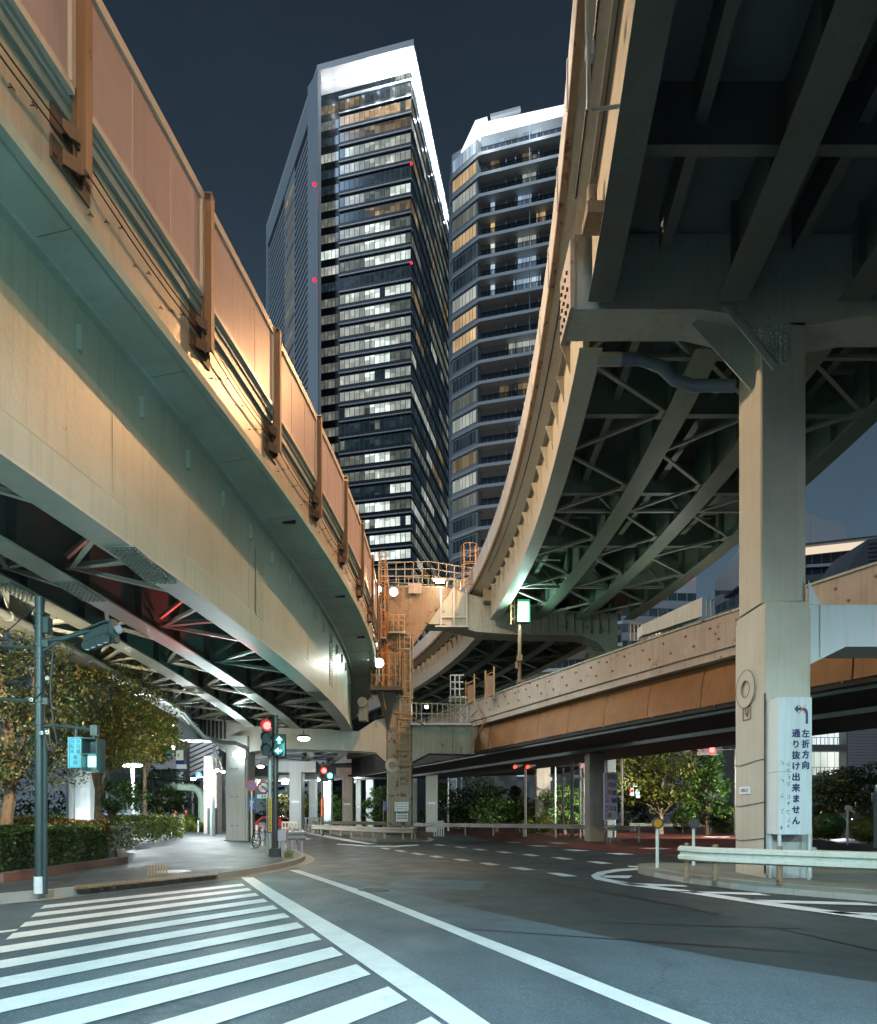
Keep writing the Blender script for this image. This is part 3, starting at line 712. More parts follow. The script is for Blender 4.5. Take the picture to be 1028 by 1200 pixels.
# drain pipe along the far fascia girder
pts = [(A4(y)+.42, y, 6.55) for y in ran(0, 30, 1.5)] + [(A4(31)+.6, 31, 6.15), (A4(32)+1.0, 32.0, 5.65), (-11.6, 33.0, 5.45), (-10.9, 33.3, 5.45), (-10.35, 33.65, 5.2)]
m = MB(); m.tube(pts, .11, 12)
for y in ran(1, 30, 2): m.tube([(A4(y)+.42, y-.05, 6.55),(A4(y)+.42, y+.05, 6.55)], .125, 12); m.bar((A4(y)+.42, y, 6.65),(A4(y)+.3, y, 7.0), .03)
m.tube([(-10.42, 33.75, 5.2), (-10.42, 33.78, 0.2)], .11, 12)
m.build('drain_pipe', M['pipe_grey'], va)
m = MB()

# ================================================================== VIADUCT B: upper deck on the other side
B1 = curve([(2.1,3),(2.72,8.7),(3.5,14),(3.8,17),(3.86,19.5),(3.78,25),(3.3,34.9),(2.5,40),(-2.1,56),(-9.5,72)])
BT = curve([(1.2,3),(2.25,10),(2.78,14.1),(3.05,18),(3.1,22),(2.95,26),(2.4,32),(0.8,44.7),(-2.9,55.7),(-10.3,72)])
B2 = curve([(5.0,3),(5.74,8.7),(6.43,14),(6.8,17),(7.0,20),(6.9,25),(5.75,35.5),(4.8,40.7),(0.3,56),(-7,72)])
B3 = curve([(7.9,3),(8.5,8.7),(9.25,14),(9.5,18),(9.6,21),(9.4,25.5),(8.2,36),(7.6,39.9),(5.2,49.5),(2.6,57),(-4.5,72)])
B4 = curve([(10.7,3),(11.4,8.7),(12.2,14),(12.4,18),(12.5,22),(12.3,26),(10.9,37),(10,41.5),(7.2,51.5),(5.2,57),(-2,72)])
BZ, BD = 13.0, 14.75
vb = thing('expressway_viaduct', 'high curved elevated road on green girders, its dark near span above the turn sign', 'viaduct', (B1(20), 20, 0))
def yspan(a, b): return ran(a, b, 1.0)
spans = ((-26, 13.8), (15.2, 36.3), (37.9, 74))
for fx in (B1, B2, B3, B4):
    for (a, b) in spans:
        ys = yspan(a, b)
        m = MB(); m.loft([[(fx(y)-.018, y, BZ+.04),(fx(y)-.018, y, BD),(fx(y)+.018, y, BD),(fx(y)+.018, y, BZ+.04)] for y in ys])
        for y in ran(a+.5, b-.5, 1.9):
            if fx is B1: m.box(fx(y)+.02, fx(y)+.22, y-.01, y+.01, BZ+.05, BD-.01)
            else: m.box(fx(y)-.2, fx(y)+.2, y-.01, y+.01, BZ+.05, BD-.01)
        gi = m.build('girder', M['steel_b'] if fx is B1 else M['steel_b_shaded' if b < 14 else 'steel_b_in'], vb)
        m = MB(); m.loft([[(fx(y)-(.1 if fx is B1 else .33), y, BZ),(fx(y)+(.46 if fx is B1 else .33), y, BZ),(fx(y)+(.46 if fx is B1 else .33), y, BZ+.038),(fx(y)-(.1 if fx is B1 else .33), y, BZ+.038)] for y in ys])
        m.build('flange', M['cap'] if (fx is B1 and a > 10) else M['steel_b_shaded' if b < 14 else 'steel_b_in'], gi)
        if fx is B1 and a > 10:
            m = MB()
            for y in ran(a+1, b-1, 1.2): m.mark(); m.add([(fx(y)-.02,y-.012,BZ+.9),(fx(y)-.02,y+.012,BZ+.9),(fx(y)-.02,y+.012,BD-.02),(fx(y)-.02,y-.012,BD-.02),(fx(y)-.10,y-.012,BZ+1.2),(fx(y)-.10,y+.012,BZ+1.2),(fx(y)-.28,y+.012,BD-.02),(fx(y)-.28,y-.012,BD-.02)],
                    [(0,3,2,1),(4,5,6,7),(0,1,5,4),(2,3,7,6),(1,2,6,5),(3,0,4,7)])
            m.each('bracket', M['steel_b'], gi)
ysB = ran(-26, 74, 1.0)
m = MB(); m.loft([[(B1(y)-.2, y, BD+.01),(B4(y)+1.2, y, BD+.01),(B4(y)+1.2, y, BD+.35),(B1(y)-.2, y, BD+.35)] for y in ysB]); m.build('deck_slab', M['soffit'], vb)
m = MB(); m.loft([[(BT(y), y, BD+.28),(BT(y)+.22, y, BD+.22),(B1(y)-.03, y, BD+.005),(B1(y)+.1, y, BD+.005),(B1(y)+.1, y, BD+.45),(BT(y), y, BD+.45)] for y in ysB]); m.build('cantilever_slab', M['steel_b'], vb)
m = MB(); m.loft([[(BT(y)-.035, y, BD+.24),(BT(y)+.10, y, BD+.22),(BT(y)+.10, y, BD+.275),(BT(y)-.002, y, BD+.285),(BT(y)-.002, y, BD+.40),(BT(y)-.035, y, BD+.40)] for y in ysB]); m.build('edge_strip', M['rusty'], vb)
m = MB(); m.loft([[(BT(y)-.02, y, BD+.455),(BT(y)+.2, y, BD+.455),(BT(y)+.2, y, BD+1.45),(BT(y)-.02, y, BD+1.45)] for y in ysB])
for y in ran(0, 72, 2.0): m.box(BT(y)-.045, BT(y)-.021, y-.03, y+.03, BD+.46, BD+1.44)
m.build('parapet', M['parapet_b'], vb)
m = MB(); m.loft([[(B4(y)+1.2, y, BD+.01),(B4(y)+1.45, y, BD+.01),(B4(y)+1.45, y, BD+1.4),(B4(y)+1.2, y, BD+1.4)] for y in ysB]); m.build('parapet', M['parapet_b'], vb)
# cross beams, stringers, lateral braces
for y in (-18, -10, -3, 3.0, 7.2, 11.1, 18.5, 23, 27.5, 32, 42, 47, 52, 57, 62):
    for fa, fb in ((B1, B2), (B2, B3), (B3, B4)):
        m = MB(); m.box(fa(y)+.03, fb(y)-.03, y-.012, y+.012, 13.5, 14.7); m.box(fa(y)+.03, fb(y)-.03, y-.1, y+.1, 13.47, 13.499)
        m.build('cross_beam', M['steel_b_shaded' if y < 14 else 'steel_b_in'], vb)
for (a, b) in ((-25, 13.6), (15.4, 36.2), (38, 70)):
    for fa, fb in ((B1, B2), (B2, B3), (B3, B4)):
        ys = ran(a, b, 1.5)
        m = MB(); m.loft([[((fa(y)+fb(y))/2-.11, y, 13.95),((fa(y)+fb(y))/2+.11, y, 13.95),((fa(y)+fb(y))/2+.11, y, 14.74),((fa(y)+fb(y))/2-.11, y, 14.74)] for y in ys]); m.build('stringer', M['steel_b_shaded' if b < 14 else 'steel_b_in'], vb)
for (a, b, st) in ((15.8, 35.8, 4.0), (38.4, 68, 4.4)):
    for q, (fa, fb) in enumerate(((B1, B2), (B2, B3), (B3, B4))):
        ys = ran(a, b, st)
        for i in range(len(ys)-1):
            y0, y1 = ys[i], ys[i+1]; ym = (y0+y1)/2
            m = MB(); m.angle((fa(y0)+.2, y0, 13.12), (fb(ym)-.25, ym, 13.12), .10); m.angle((fb(ym)-.25, ym, 13.12), (fa(y1)+.2, y1, 13.12), .10)
            m.box(fb(ym)-.5, fb(ym)-.2, ym-.22, ym+.22, 13.07, 13.082)
            m.build('brace', M['brace_b'], vb)
            if i % 2 == 0:
                m = MB(); m.angle((fa(y0)+.2, y0, 13.2), (fb(y0)-.2, y0, 13.2), .12)
                mid = ((fa(y0)+fb(y0))/2, y0, 14.6); m.bar((fa(y0)+.2, y0, 13.3), mid, .09); m.bar((fb(y0)-.2, y0, 13.3), mid, .09)
                m.build('cross_frame', M['brace_b'], vb)
# services on the near cantilever: conduits, a box with a pipe, a cable
m = MB(); m.tube([(BT(y)+.30, y, BD+.16) for y in ran(0, 13.4, 1.2)], .025, 6); m.tube([(BT(y)+.30, y, BD+.17) for y in ran(15.6, 34, 1.2)], .022, 6)
m.tube([(BT(y)+.62, y, BD+.02) for y in ran(5, 12.8, 1.3)], .02, 6)
m.build('cable', M['cable'], vb)
m = MB(); m.tube([P(688,0,9.6)+Vector((0,0,.12)), P(690,66,9.9)+Vector((0,0,0.05)), P(690,128,10.35)], .035, 8); m.box(P(690,128,10.35).x-.05, P(690,128,10.35).x+.08, 10.28, 10.42, 14.2+0.0, 14.42)
m.tube([P(692,129,10.35), P(728,124,10.3)], .028, 8); m.build('drain_pipe', M['galv'], vb)
c = P(696, 245, 12.3)
m = MB(); m.box(c.x-.17, c.x+.35, 12.1, 12.6, c.z-.25, c.z-.02); m.tube([(c.x-.02, 12.3, c.z-.1),(c.x-.04, 12.3, c.z+.42)], .1, 12); m.build('service_box', M['rusty'], vb)
m = MB(); p0 = (B1(15.3)-.55, 15.25, 12.86)
m.tube([P(708,421,15.6), P(750,421,15.5), P(775,430,15.45), P(790,445,15.4), P(812,452,15.3), P(862,452,15.1)], .14, 14)
for px, py in ((738,421),(800,449)): m.disc(P(px,py,15.47), (1,0,-.2), .165, .07, 14)
m.build('drain_pipe', M['pipe_blue'], vb)
m = MB(); m.tube([P(700,421,15.6), P(728,421,15.55)], .155, 14); m.build('pipe_joint', M['pipe_grey'], vb)

# ================================================================== VIADUCT C: low road behind the column, brown netting fascia
CC = curve([(15.4,11.5),(13.3,14.2),(12.0,16.9),(10.9,19.0),(10.1,21),(7.7,26),(5.1,31.5),(2.9,36.2),(-2.2,47),(-8.8,60)], 3)
vc = thing('expressway_viaduct', 'low elevated road with rust stained pinkish parapet and brown netted fascia', 'viaduct', (CC(30), 30, 0))
ysC = ran(11.5, 60, 0.8)
def prof(ys, ring): return [[(CC(y)+dx, y+dx*.5, z) for dx, z in ring] for y in ys]
m = MB(); m.loft(prof(ysC, [(-.02,7.42),(-.02,8.46),(.24,8.46),(.24,7.42)])); par = m.build('parapet', M['parapet_c'], vc)
m = MB(); m.loft(prof(ysC, [(-.07,8.463),(-.07,8.54),(.3,8.54),(.3,8.463)])); m.build('coping', M['pier_beam'], par)
m = MB(); m.loft(prof(ysC, [(-.10,7.30),(-.10,7.415),(.2,7.415),(.2,7.30)])); m.loft(prof(ysC, [(.0,7.23),(.0,7.298),(.2,7.298),(.2,7.23)])); m.loft(prof(ysC, [(-.06,6.98),(-.06,7.228),(.3,7.228),(.3,6.98)])); m.build('ledge', M['parapet_c'], vc)
m = MB()
for i, y in enumerate(ran(15, 40, 0.95)):
    for z in (7.7, 8.15):
        yy = y + (.12 if z > 8 else -.2)
        m.mark(); m.disc((CC(yy)-.04, yy, z), (1,.5,0), .045, .06, 8)
m.each('anchor_bolt', M['post_rust'], par)
ys = ran(13, 38.6, 2.3)
for i in range(len(ys)-1):
    sub = ran(ys[i]+.018, ys[i+1]-.018, .5)
    m = MB(); secs = []
    for j, y in enumerate(sub):
        sag = .05*math.sin(math.pi*j/(len(sub)-1)) + rng.uniform(-.008,.008)
        secs.append([(CC(y)+.30-.0, y+.15, 6.95),(CC(y)+.12-sag, y+.05, 6.2),(CC(y)+.04-sag*.6, y, 5.45),(CC(y)+.10, y, 5.45),(CC(y)+.20, y+.05, 6.2),(CC(y)+.36, y+.15, 6.95)])
    m.loft(secs); m.build('fascia_panel', M['fascia_c'], vc)
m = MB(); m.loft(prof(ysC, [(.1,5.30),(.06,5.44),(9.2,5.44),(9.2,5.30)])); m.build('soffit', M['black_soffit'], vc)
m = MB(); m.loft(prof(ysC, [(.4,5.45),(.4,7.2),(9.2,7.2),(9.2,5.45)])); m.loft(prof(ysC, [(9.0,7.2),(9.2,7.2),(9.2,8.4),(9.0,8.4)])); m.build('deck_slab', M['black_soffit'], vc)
m = MB()
for y in ran(14, 58, 1.3): m.disc((CC(y)+.03, y, 5.42), (1,.5,0), .03, .05, 6)
m.loft(prof(ysC, [(.42,5.2),(.42,5.298),(.52,5.298),(.52,5.2)])); m.loft(prof(ysC, [(3.9,5.12),(3.9,5.298),(4.0,5.298),(4.0,5.12)]))
m.build('hanger_rail', M['steel_in'], vc)
# rusty gates on top of the far parapet
m = MB()
for px, py0, py1, D in ((546,798,828,36.2),(556,790,826,35.7),(569,786,823,35.1),(579,781,819,34.6)):
    m.bar(P(px,py1,D), P(px,py0,D), .09)
for (pa, pb) in (((547,802),(556,797)),((570,791),(579,787)),((548,823),(556,820)),((570,817),(579,813))): m.bar(P(*pa,35.9 if pa[0]<560 else 34.9), P(*pb,35.8 if pa[0]<560 else 34.7), .05)
m.build('gate_frame', M['ladder'], vc)
m = MB()
for a, b, D in (((548,803),(555,822),36.0),((570,792),(578,816),34.9)):
    m.mark(); p, q = P(a[0],b[1],D), P(b[0],b[1],D-.15); h = P(a[0],a[1],D).z
    m.hull8([p, q, q+Vector((0,.03,0)), p+Vector((0,.03,0))], [Vector((p.x,p.y,h)), Vector((q.x,q.y,h)), Vector((q.x,q.y+.03,h)), Vector((p.x,p.y+.03,h))])
m.each('gate_panel', M['post_rust'], vc)

# ================================================================== near pier (right): column, cap beam, lower beam
pr = thing('bridge_pier', 'tall beige steel column with bolted cap beam on the kerbed island', 'bridge pier', (7.77, 14.5, .2))
def bevelbox(x0, x1, y0, y1, z0, z1, b=.03):
    m = MB(); ring = [(x0+b,y0),(x1-b,y0),(x1,y0+b),(x1,y1-b),(x1-b,y1),(x0+b,y1),(x0,y1-b),(x0,y0+b)]
    return m.loft([[(x,y,z0) for x,y in ring],[(x,y,z1) for x,y in ring]])
bevelbox(7.27, 8.29, 14.0, 15.05, 6.38, 12.7).build('column', M['column'], pr)
m = MB(); ring = lambda k: [(7.26+k,13.8+k),(8.28-k,13.8+k),(8.28-k,15.2-k),(7.26+k,15.2-k)]
b_ = bevelbox(7.26, 8.28, 13.8, 15.2, .19, 6.2); b_.loft([[(x,y,6.2) for x,y in ring(.03)],[(x,y,6.34) for x,y in ring(.03)],[(x,y,6.40) for x,y in ring(.12)]])
lc = b_.build('column_jacket', M['column'], pr)
m = MB(); m.box(7.262, 8.278, 13.76, 13.796, .2, 1.2); m.build('base_plate', M['column_g'], pr)
# raised ring emblem with its little box, number plate, weld lines on the side face
cz = Z(806, 14.45)
m = MB(); m.ring((7.245, 14.62, cz), (1,0,0), .20, .44, .05, 40)
em = m.build('ring_emblem', M['column'], lc)
m = MB(); m.ring((7.222, 14.62, cz), (1,0,0), .425, .447, .02, 40); m.ring((7.222, 14.62, cz), (1,0,0), .19, .207, .02, 36); m.build('ring_outline', M['post_rust'], em)
m = MB(); z0 = Z(842,14.45); z1 = Z(827,14.45)
for (a, b) in (((14.42,z0),(14.78,z0)),((14.42,z1),(14.78,z1)),((14.42,z0),(14.42,z1)),((14.78,z0),(14.78,z1)),((14.5,(z0+z1)/2),(14.7,(z0+z1)/2)),((14.5,z1-.06),(14.58,z0+.05)),((14.66,z1-.06),(14.62,z0+.08))):
    m.bar((7.245,a[0],a[1]),(7.245,b[0],b[1]),.016)
m.build('embossed_box', M['post_rust'], lc)
zp_ = Z(926,14.45); m = MB(); m.box(7.238, 7.259, 14.45, 14.95, zp_-.085, zp_+.085); npz = m.build('number_plate', M['white_paint'], pr)
text('1052-1', .12, Matrix.Translation((7.234, 14.7, zp_)) @ Matrix.Rotation(R(-90), 4, 'Z') @ Matrix.Rotation(R(90), 4, 'X'), 'number_lettering', M['navy'], npz)
m = MB()
for za, zb in ((Z(895,14.5), Z(891,14)), (Z(944,14.5), Z(941,14)), (Z(985,14.5), Z(983,14))):
    m.tube([(7.25, 15.19, za), (7.245, 14.9, za-.02), (7.24, 14.3, za+.03), (7.25, 13.78, zb+.02)], .008, 5)
m.tube([(7.24,13.78,.3),(7.24,13.78,4.3)], .018, 6); m.build('strap', M['cable'], lc)
# cap beam
m = MB()
m.loft([[(3.05,14.95,13.0),(3.05,14.0,13.0),(3.05,14.0,14.68),(3.05,14.95,14.68)],[(3.6,14.95,13.0),(3.6,14.0,13.0),(3.6,14.0,14.7),(3.6,14.95,14.7)],[(5.9,14.95,13.0),(5.9,14.0,13.0),(5.9,14.0,14.7),(5.9,14.95,14.7)],[(7.2,14.95,12.7),(7.2,14.0,12.78),(7.2,14.0,14.7),(7.2,14.95,14.7)],
        [(8.29,14.95,12.62),(8.29,14.0,12.62),(8.29,14.0,14.7),(8.29,14.95,14.7)],[(9.6,14.95,12.85),(9.6,14.0,12.85),(9.6,14.0,14.7),(9.6,14.95,14.7)],[(13.6,14.95,12.9),(13.6,14.0,12.9),(13.6,14.0,14.7),(13.6,14.95,14.7)]])
cb = m.build('cap_beam', M['cap'], pr)
m = MB(); m.box(2.95, 3.045, 13.9, 15.05, 12.95, 14.5)
m.build('end_plate', M['parapet_c'], pr)
m = MB()
for k in range(5):
    for j in range(3): m.disc((2.93, 14.1+.2*k+.05*j, 13.15+.42*j), (1,0,0), .04, .05, 8)
m.build('end_bolt', M['bolt'], pr)
m = MB(); m.loft([[(4.9,14.1,12.985),(5.6,14.1,12.985),(5.75,14.8,12.985),(5.05,14.8,12.985)],[(4.9,14.1,12.996),(5.6,14.1,12.996),(5.75,14.8,12.996),(5.05,14.8,12.996)]])
m.build('hatch', M['cap'], cb)
# haunch bracket, gusset plates and bolts at the top of the column
m = MB()
g0 = [(5.95,14.62),(7.26,14.62),(7.26,11.55)]
m.add([(6.0,14.30,12.98),(7.265,14.30,12.75),(7.265,14.30,11.6),(6.0,14.34,12.98),(7.265,14.34,12.75),(7.265,14.34,11.6)], [(0,1,2),(5,4,3),(0,3,4,1),(1,4,5,2),(2,5,3,0)])
m.bar((5.95,14.32,13.0),(7.30,14.32,11.5), .3, .03, up=(0,1,0)); m.build('haunch_bracket', M['cap'], pr)
m = MB(); m.add([(6.45,13.975,13.0),(7.9,13.975,12.72),(7.9,13.975,11.75),(7.55,13.975,11.65),(6.45,13.999,13.0),(7.9,13.999,12.72),(7.9,13.999,11.75),(7.55,13.999,11.65)], [(0,3,2,1),(4,5,6,7),(0,1,5,4),(1,2,6,5),(2,3,7,6),(3,0,4,7)])
gp = m.build('gusset_plate', M['cap'], pr)
m = MB(); m.bar((6.42,13.93,13.02),(7.56,13.93,11.62), .14, .03, up=(0,1,0)); m.build('gusset_flange', M['cap'], gp)
m = MB()
for r_ in range(11):
    for c_ in range(5):
        x = 7.42 + .095*c_; z = 12.6 - .08*r_
        if x < 7.55 and z < 11.9: continue
        if r_ == 1: continue
        m.mark(); m.disc((x,13.965,z), (0,1,0), .024, .035, 8)
for k in range(12):
    t = k/12; m.mark(); m.disc((6.6+1.0*t, 13.965, 12.98-1.12*t+.08), (0,1,0), .024, .035, 8)
for k in range(7): m.mark(); m.disc((6.75+.17*k, 13.965, 12.86-.03*k+.04), (0,1,0), .024, .035, 8)
m.mark(); m.disc((7.3,13.96,12.5), (0,1,0), .09, .05, 20); m.each('gusset_bolt', M['cap'], gp)
# lower cross beam to the far side
m = MB(); m.loft([[(8.285,13.95,4.95),(8.285,15.0,4.95),(8.285,15.0,6.32),(8.285,13.95,6.32)],[(9.15,13.95,5.38),(9.15,15.0,5.38),(9.15,15.0,6.32),(9.15,13.95,6.32)],[(12.6,13.95,5.38),(12.6,15.0,5.38),(12.6,15.0,6.32),(12.6,13.95,6.32)]])
m.build('lower_beam', M['sign_white'], pr)
m = MB(); m.add([(8.286,13.9,6.322),(8.55,13.9,6.322),(8.5,13.9,6.322),(8.286,13.9,6.85),(8.286,13.93,6.322),(8.55,13.93,6.322),(8.5,13.93,6.322),(8.286,13.93,6.85)], [(0,1,3),(4,7,5),(0,4,5,1),(1,5,7,3),(3,7,4,0)])
m.box(8.56, 8.60, 13.92, 13.949, 4.98+.15, 6.3); m.build('stiffener_plate', M['sign_white'], pr)

# ================================================================== middle pier: one bent that carries A, B and C
pm = thing('bridge_pier', 'rust stained double beam pier with caged ladder and floodlights where the three elevated roads meet', 'bridge pier', (-1.9, 37.5, .2))
xc0, xc1 = X(453.5,37), X(482.5,37)
bevelbox(xc0, xc1, 37.0, 38.5, .19, 15.2, .04).build('column', M['pier_rust'], pm)
mm = MB(); mm.box(xc0+.25, xc1+.12, 36.86, 36.99, .2, 1.0); mm.build('base_plate', M['island'], pm)
# second column under the cantilevered end
xl0, xl1 = X(264.5,34.5), X(290.5,34.5)
bevelbox(xl0, xl1, 34.5, 35.9, .14, 6.0, .04).build('column', M['column_g'], pm)
m = MB()
for z in (1.0, 2.6, 4.2):
    for dx in (.35, .62): m.disc((xl0+dx, 34.47, z), (0,1,0), .05, .08, 8)
m.box(xl0-.08, xl1+.08, 34.42, 36.0, .149, .2); m.build('base_plate', M['kerb'], pm)
# lower beam from the far end of A to the parapet of C
m = MB()
sec = lambda x, y, z0, z1: [(x,y,z0),(x,y+1.4,z0),(x,y+1.4,z1),(x,y,z1)]
m.loft([sec(X(209,34.2),34.2,5.75,6.9), sec(X(244,34.3),34.3,5.75,6.9), sec(X(268,34.5),34.5,5.0,6.75), sec(X(290,34.7),34.7,5.1,6.6), sec(X(318,35),35,5.35,6.55), sec(X(420,36.4),36.4,5.35,6.5), sec(X(440,36.7),36.7,5.3,7.2), sec(X(453,36.95),36.95,4.75,7.4)])
m.build('lower_beam', M['column_g'], pm)
m = MB(); m.loft([sec(X(482.6,37.0),37.0,4.75,6.95), sec(X(503,37.2),37.2,5.3,7.0), sec(X(567,38.0),38.0,5.3,7.0)])
m.build('lower_beam', M['pier_beam'], pm)
m = MB()
for px in (500, 516, 533, 550, 565): m.mark(); m.box(X(px,37.2)-.04, X(px,37.2)+.04, 36.9+.01*(px-480), 37.0+.012*(px-480), 5.32, 6.98)
m.each('stiffener_plate', M['railing'], pm)
m = MB()
for k in range(9):
    for j in (0,1): m.disc((X(232,34.2)+.25*j, 34.17, 5.9+.11*k), (0,1,0), .04, .05, 6)
for k in range(7): m.box(X(236,34.3)+.22*k, X(236,34.3)+.22*k+.05, 34.05, 34.29, 5.8, 6.85)
m.build('bolt_row', M['bolt'], pm)
# upper beam carrying B
m = MB()
sec = lambda x, y, z0, z1: [(x,y,z0),(x,y+1.4,z0),(x,y+1.4,z1),(x,y,z1)]
m.loft([sec(xc0,36.99,14.0,15.25), sec(xc1+.1,36.99,13.0,15.25), sec(X(520,37),36.99,12.95,15.2), sec(X(560,37),36.99,12.5,14.6), sec(X(600,37),36.99,12.35,14.2), sec(X(680,37),36.99,12.3,13.7), sec(X(700,37),36.99,11.9,13.7), sec(X(712,37),36.99,11.2,13.6), sec(X(724,37),36.99,11.2,13.6)])
m.build('upper_beam', M['pier_beam'], pm)
bevelbox(X(691,37), X(709,37), 37.05, 38.3, .0, 11.4, .04).build('column', M['brown_column'], pm)
m = MB(); m.add([(xc0+.05,36.93,15.2),(xc1+2.4,36.93,15.1),(xc1+.05,36.93,11.6),(xc0+.3,36.93,11.5),(xc0+.05,36.96,15.2),(xc1+2.4,36.96,15.1),(xc1+.05,36.96,11.6),(xc0+.3,36.96,11.5)], [(0,3,2,1),(4,5,6,7),(0,1,5,4),(1,2,6,5),(2,3,7,6),(3,0,4,7)])
gp = m.build('gusset_plate', M['rusty'], pm)
m = MB()
for r_ in range(16):
    for c_ in range(8):
        m.disc((xc0+.4+.13*c_, 36.92, 12.0+.14*r_), (0,1,0), .03, .03, 6)
for r_ in range(5):
    for c_ in range(12): m.disc((xc0+1.2+.2*c_, 36.92, 14.2+.14*r_+.03*c_), (0,1,0), .03, .03, 6)
m.build('gusset_bolt', M['pier_rust'], gp)
m = MB()
for px in (517, 532, 547): m.box(X(px,37)-.06, X(px,37)+.06, 36.86, 36.985, 12.75, 15.15)
m.box(X(517,37), X(547,37), 36.84, 36.96, 13.3, 13.4); m.box(X(510,37), X(549,37), 36.5, 36.985, 12.65, 12.74); m.build('walkway_frame', M['galv'], pm)
m = MB()
for k in range(10):
    x = X(624,37)+.5*k; m.mark(); m.box(x-.02, x+.02, 36.9, 36.985, 12.4, 13.6)
m.each('stiffener_plate', M['pier_rust'], pm)
# emblem ring and plates on the column
m = MB(); m.ring((xc0+.32, 36.965, Z(897,37)), (0,1,0), .22, .42, .04, 28); m.build('ring_emblem', M['column'], pm)
def railing(pts, h, name, mat, parent, step=.45, bars=3, r=.022):
    m = MB()
    for i in range(len(pts)-1):
        a, b = Vector(pts[i]), Vector(pts[i+1]); L = (b-a).length; n = max(1, int(round(L/step)))
        for k in range(n+1): p = a.lerp(b, k/n); m.bar(p, p+Vector((0,0,h)), r*2)
        for j in range(bars): zz = Vector((0,0,h*(j+1)/bars)); m.bar(a+zz, b+zz, r*2)
    return m.build(name, mat, parent)
railing([(X(444,36.8),36.8,15.3),(X(505,36.8),36.8,15.35),(X(560,36.8),36.8,14.9),(X(568,36.8),36.8,14.7)], 1.25, 'railing', M['railing'], pm, .5)
railing([(X(444,38.6),38.6,15.3),(X(560,38.6),38.6,14.9)], 1.2, 'railing', M['railing'], pm, .6)
railing([(X(482,36.7),36.7,7.0),(X(500,36.8),36.8,7.0),(X(550,37.2),37.2,7.02)], 1.2, 'railing', M['railing'], pm, .33, 2, .03)
railing([(X(528,36),36,8.5),(X(544,36),36,8.5),(X(544,37.2),37.2,8.5)], 1.2, 'railing', M['white_paint'], pm, .3, 3, .025)
railing([(X(528,36),36,7.1),(X(546,36),36,7.1)], 1.3, 'railing', M['railing'], pm, .3, 3, .025)
m = MB(); m.box(X(526,36.3), X(547,36.3), 36, 37.3, 8.38, 8.46); m.box(X(482,36.9), X(552,37), 36.3, 37.0, 6.86, 6.98); m.build('walkway', M['galv'], pm)
# service platform with railing on the side of the column, and its brackets
px0, px1 = X(435.5,36.2), X(472,36.2)
m = MB(); m.box(px0, px1, 35.5, 37.0, 8.75, 8.95); m.add([(px0+.3,36.2,8.749),(px1-.4,36.2,8.749),(xc0+.1,36.9,6.6),(px0+.3,36.28,8.749),(px1-.4,36.28,8.749),(xc0+.1,36.96,6.6)], [(0,1,2),(5,4,3),(0,3,4,1),(1,4,5,2),(2,5,3,0)])
m.build('platform', M['bolt'], pm)
railing([(px0,37,8.96),(px0,35.5,8.96),(px1,35.5,8.96),(px1,37,8.96)], 1.9, 'railing', M['ladder'], pm, .4, 3)
m = MB()                                    # rusty access scaffold against the shaft
x0s, x1s = X(437,36.9), X(452,36.9)
for x in (x0s, (x0s+x1s)/2, x1s):
    for y in (36.3, 36.9): m.bar((x,y,9.0),(x,y,15.4),.05)
for z in ran(9.4, 15.3, .85): m.bar((x0s,36.3,z),(x1s,36.3,z),.045); m.bar((x0s,36.3,z),(x0s,36.9,z),.045); m.bar((x1s,36.3,z),(x1s,36.9,z),.045)
for z in ran(9.4, 14.0, 1.7): m.bar((x0s,36.3,z),(x1s,36.3,z+1.7),.03)
m.build('scaffold_frame', M['orange_rust'], pm)
railing([(X(455,36.6),36.6,12.4),(X(474,36.6),36.6,12.4)], 1.0, 'railing', M['ladder'], pm, .3, 3)
railing([(X(436,36.0),36.0,11.9),(X(452,36.0),36.0,11.9)], .9, 'railing', M['ladder'], pm, .3, 3)
m = MB(); m.box(X(436,36), X(453,36), 35.9, 36.9, 11.8, 11.88); m.box(X(455,36.6), X(475,36.6), 36.5, 36.95, 12.3, 12.38); m.each('walkway', M['galv'], pm) if m.marks else m.build('walkway', M['galv'], pm)
# caged ladders
def ladder(x0, x1, y, z0, z1, name, mat, parent, cage=True):
    m = MB(); m.bar((x0,y,z0),(x0,y,z1),.06); m.bar((x1,y,z0),(x1,y,z1),.06)
    z = z0+.2
    while z < z1: m.bar((x0,y,z),(x1,y,z),.035); z += .33
    o = m.build(name, mat, parent)
    if cage:
        m = MB(); cx = (x0+x1)/2; r = (x1-x0)*.75
        zs = ran(z0+1.2, z1, .9)
        pts = [(cx+r*math.cos(t), y-.55*math.sin(t)-.02) for t in [math.pi*k/8 for k in range(9)]]
        for zz in zs: m.tube([(a,b,zz) for a,b in pts], .025, 5)
        for a, b in pts[::2]: m.bar((a,b,zs[0]),(a,b,zs[-1]),.03)
        m.build('cage', mat, o)
    return o
ladder(X(468,36.8), X(480,36.8), 36.75, 3.3, 7.2, 'ladder', M['ladder'], pm)
ladder(X(469,36.8), X(481,36.8), 36.8, 7.3, 12.2, 'ladder', M['railing'], pm)
ladder(X(446,37.6), X(452,37.6), 37.3, 9, 17.2, 'ladder', M['ladder'], pm)
ladder(X(543,37.6), X(556,37.6), 36.6, 15, 17.4, 'ladder', M['ladder'], pm)
m = MB(); m.mark()
m.tube([P(428,800,36),P(437,792,36),P(447,800,36),P(449,815,36),P(452,832,36)], .04, 6); m.mark(); m.tube([P(462,835,36.4),P(480,838,36.2),P(500,852,36.3),P(502,842,36.3)], .05, 6); m.mark(); m.tube([P(552,840,36),P(562,830,35.6),P(570,842,35.5),P(552,875,36)], .04, 6)
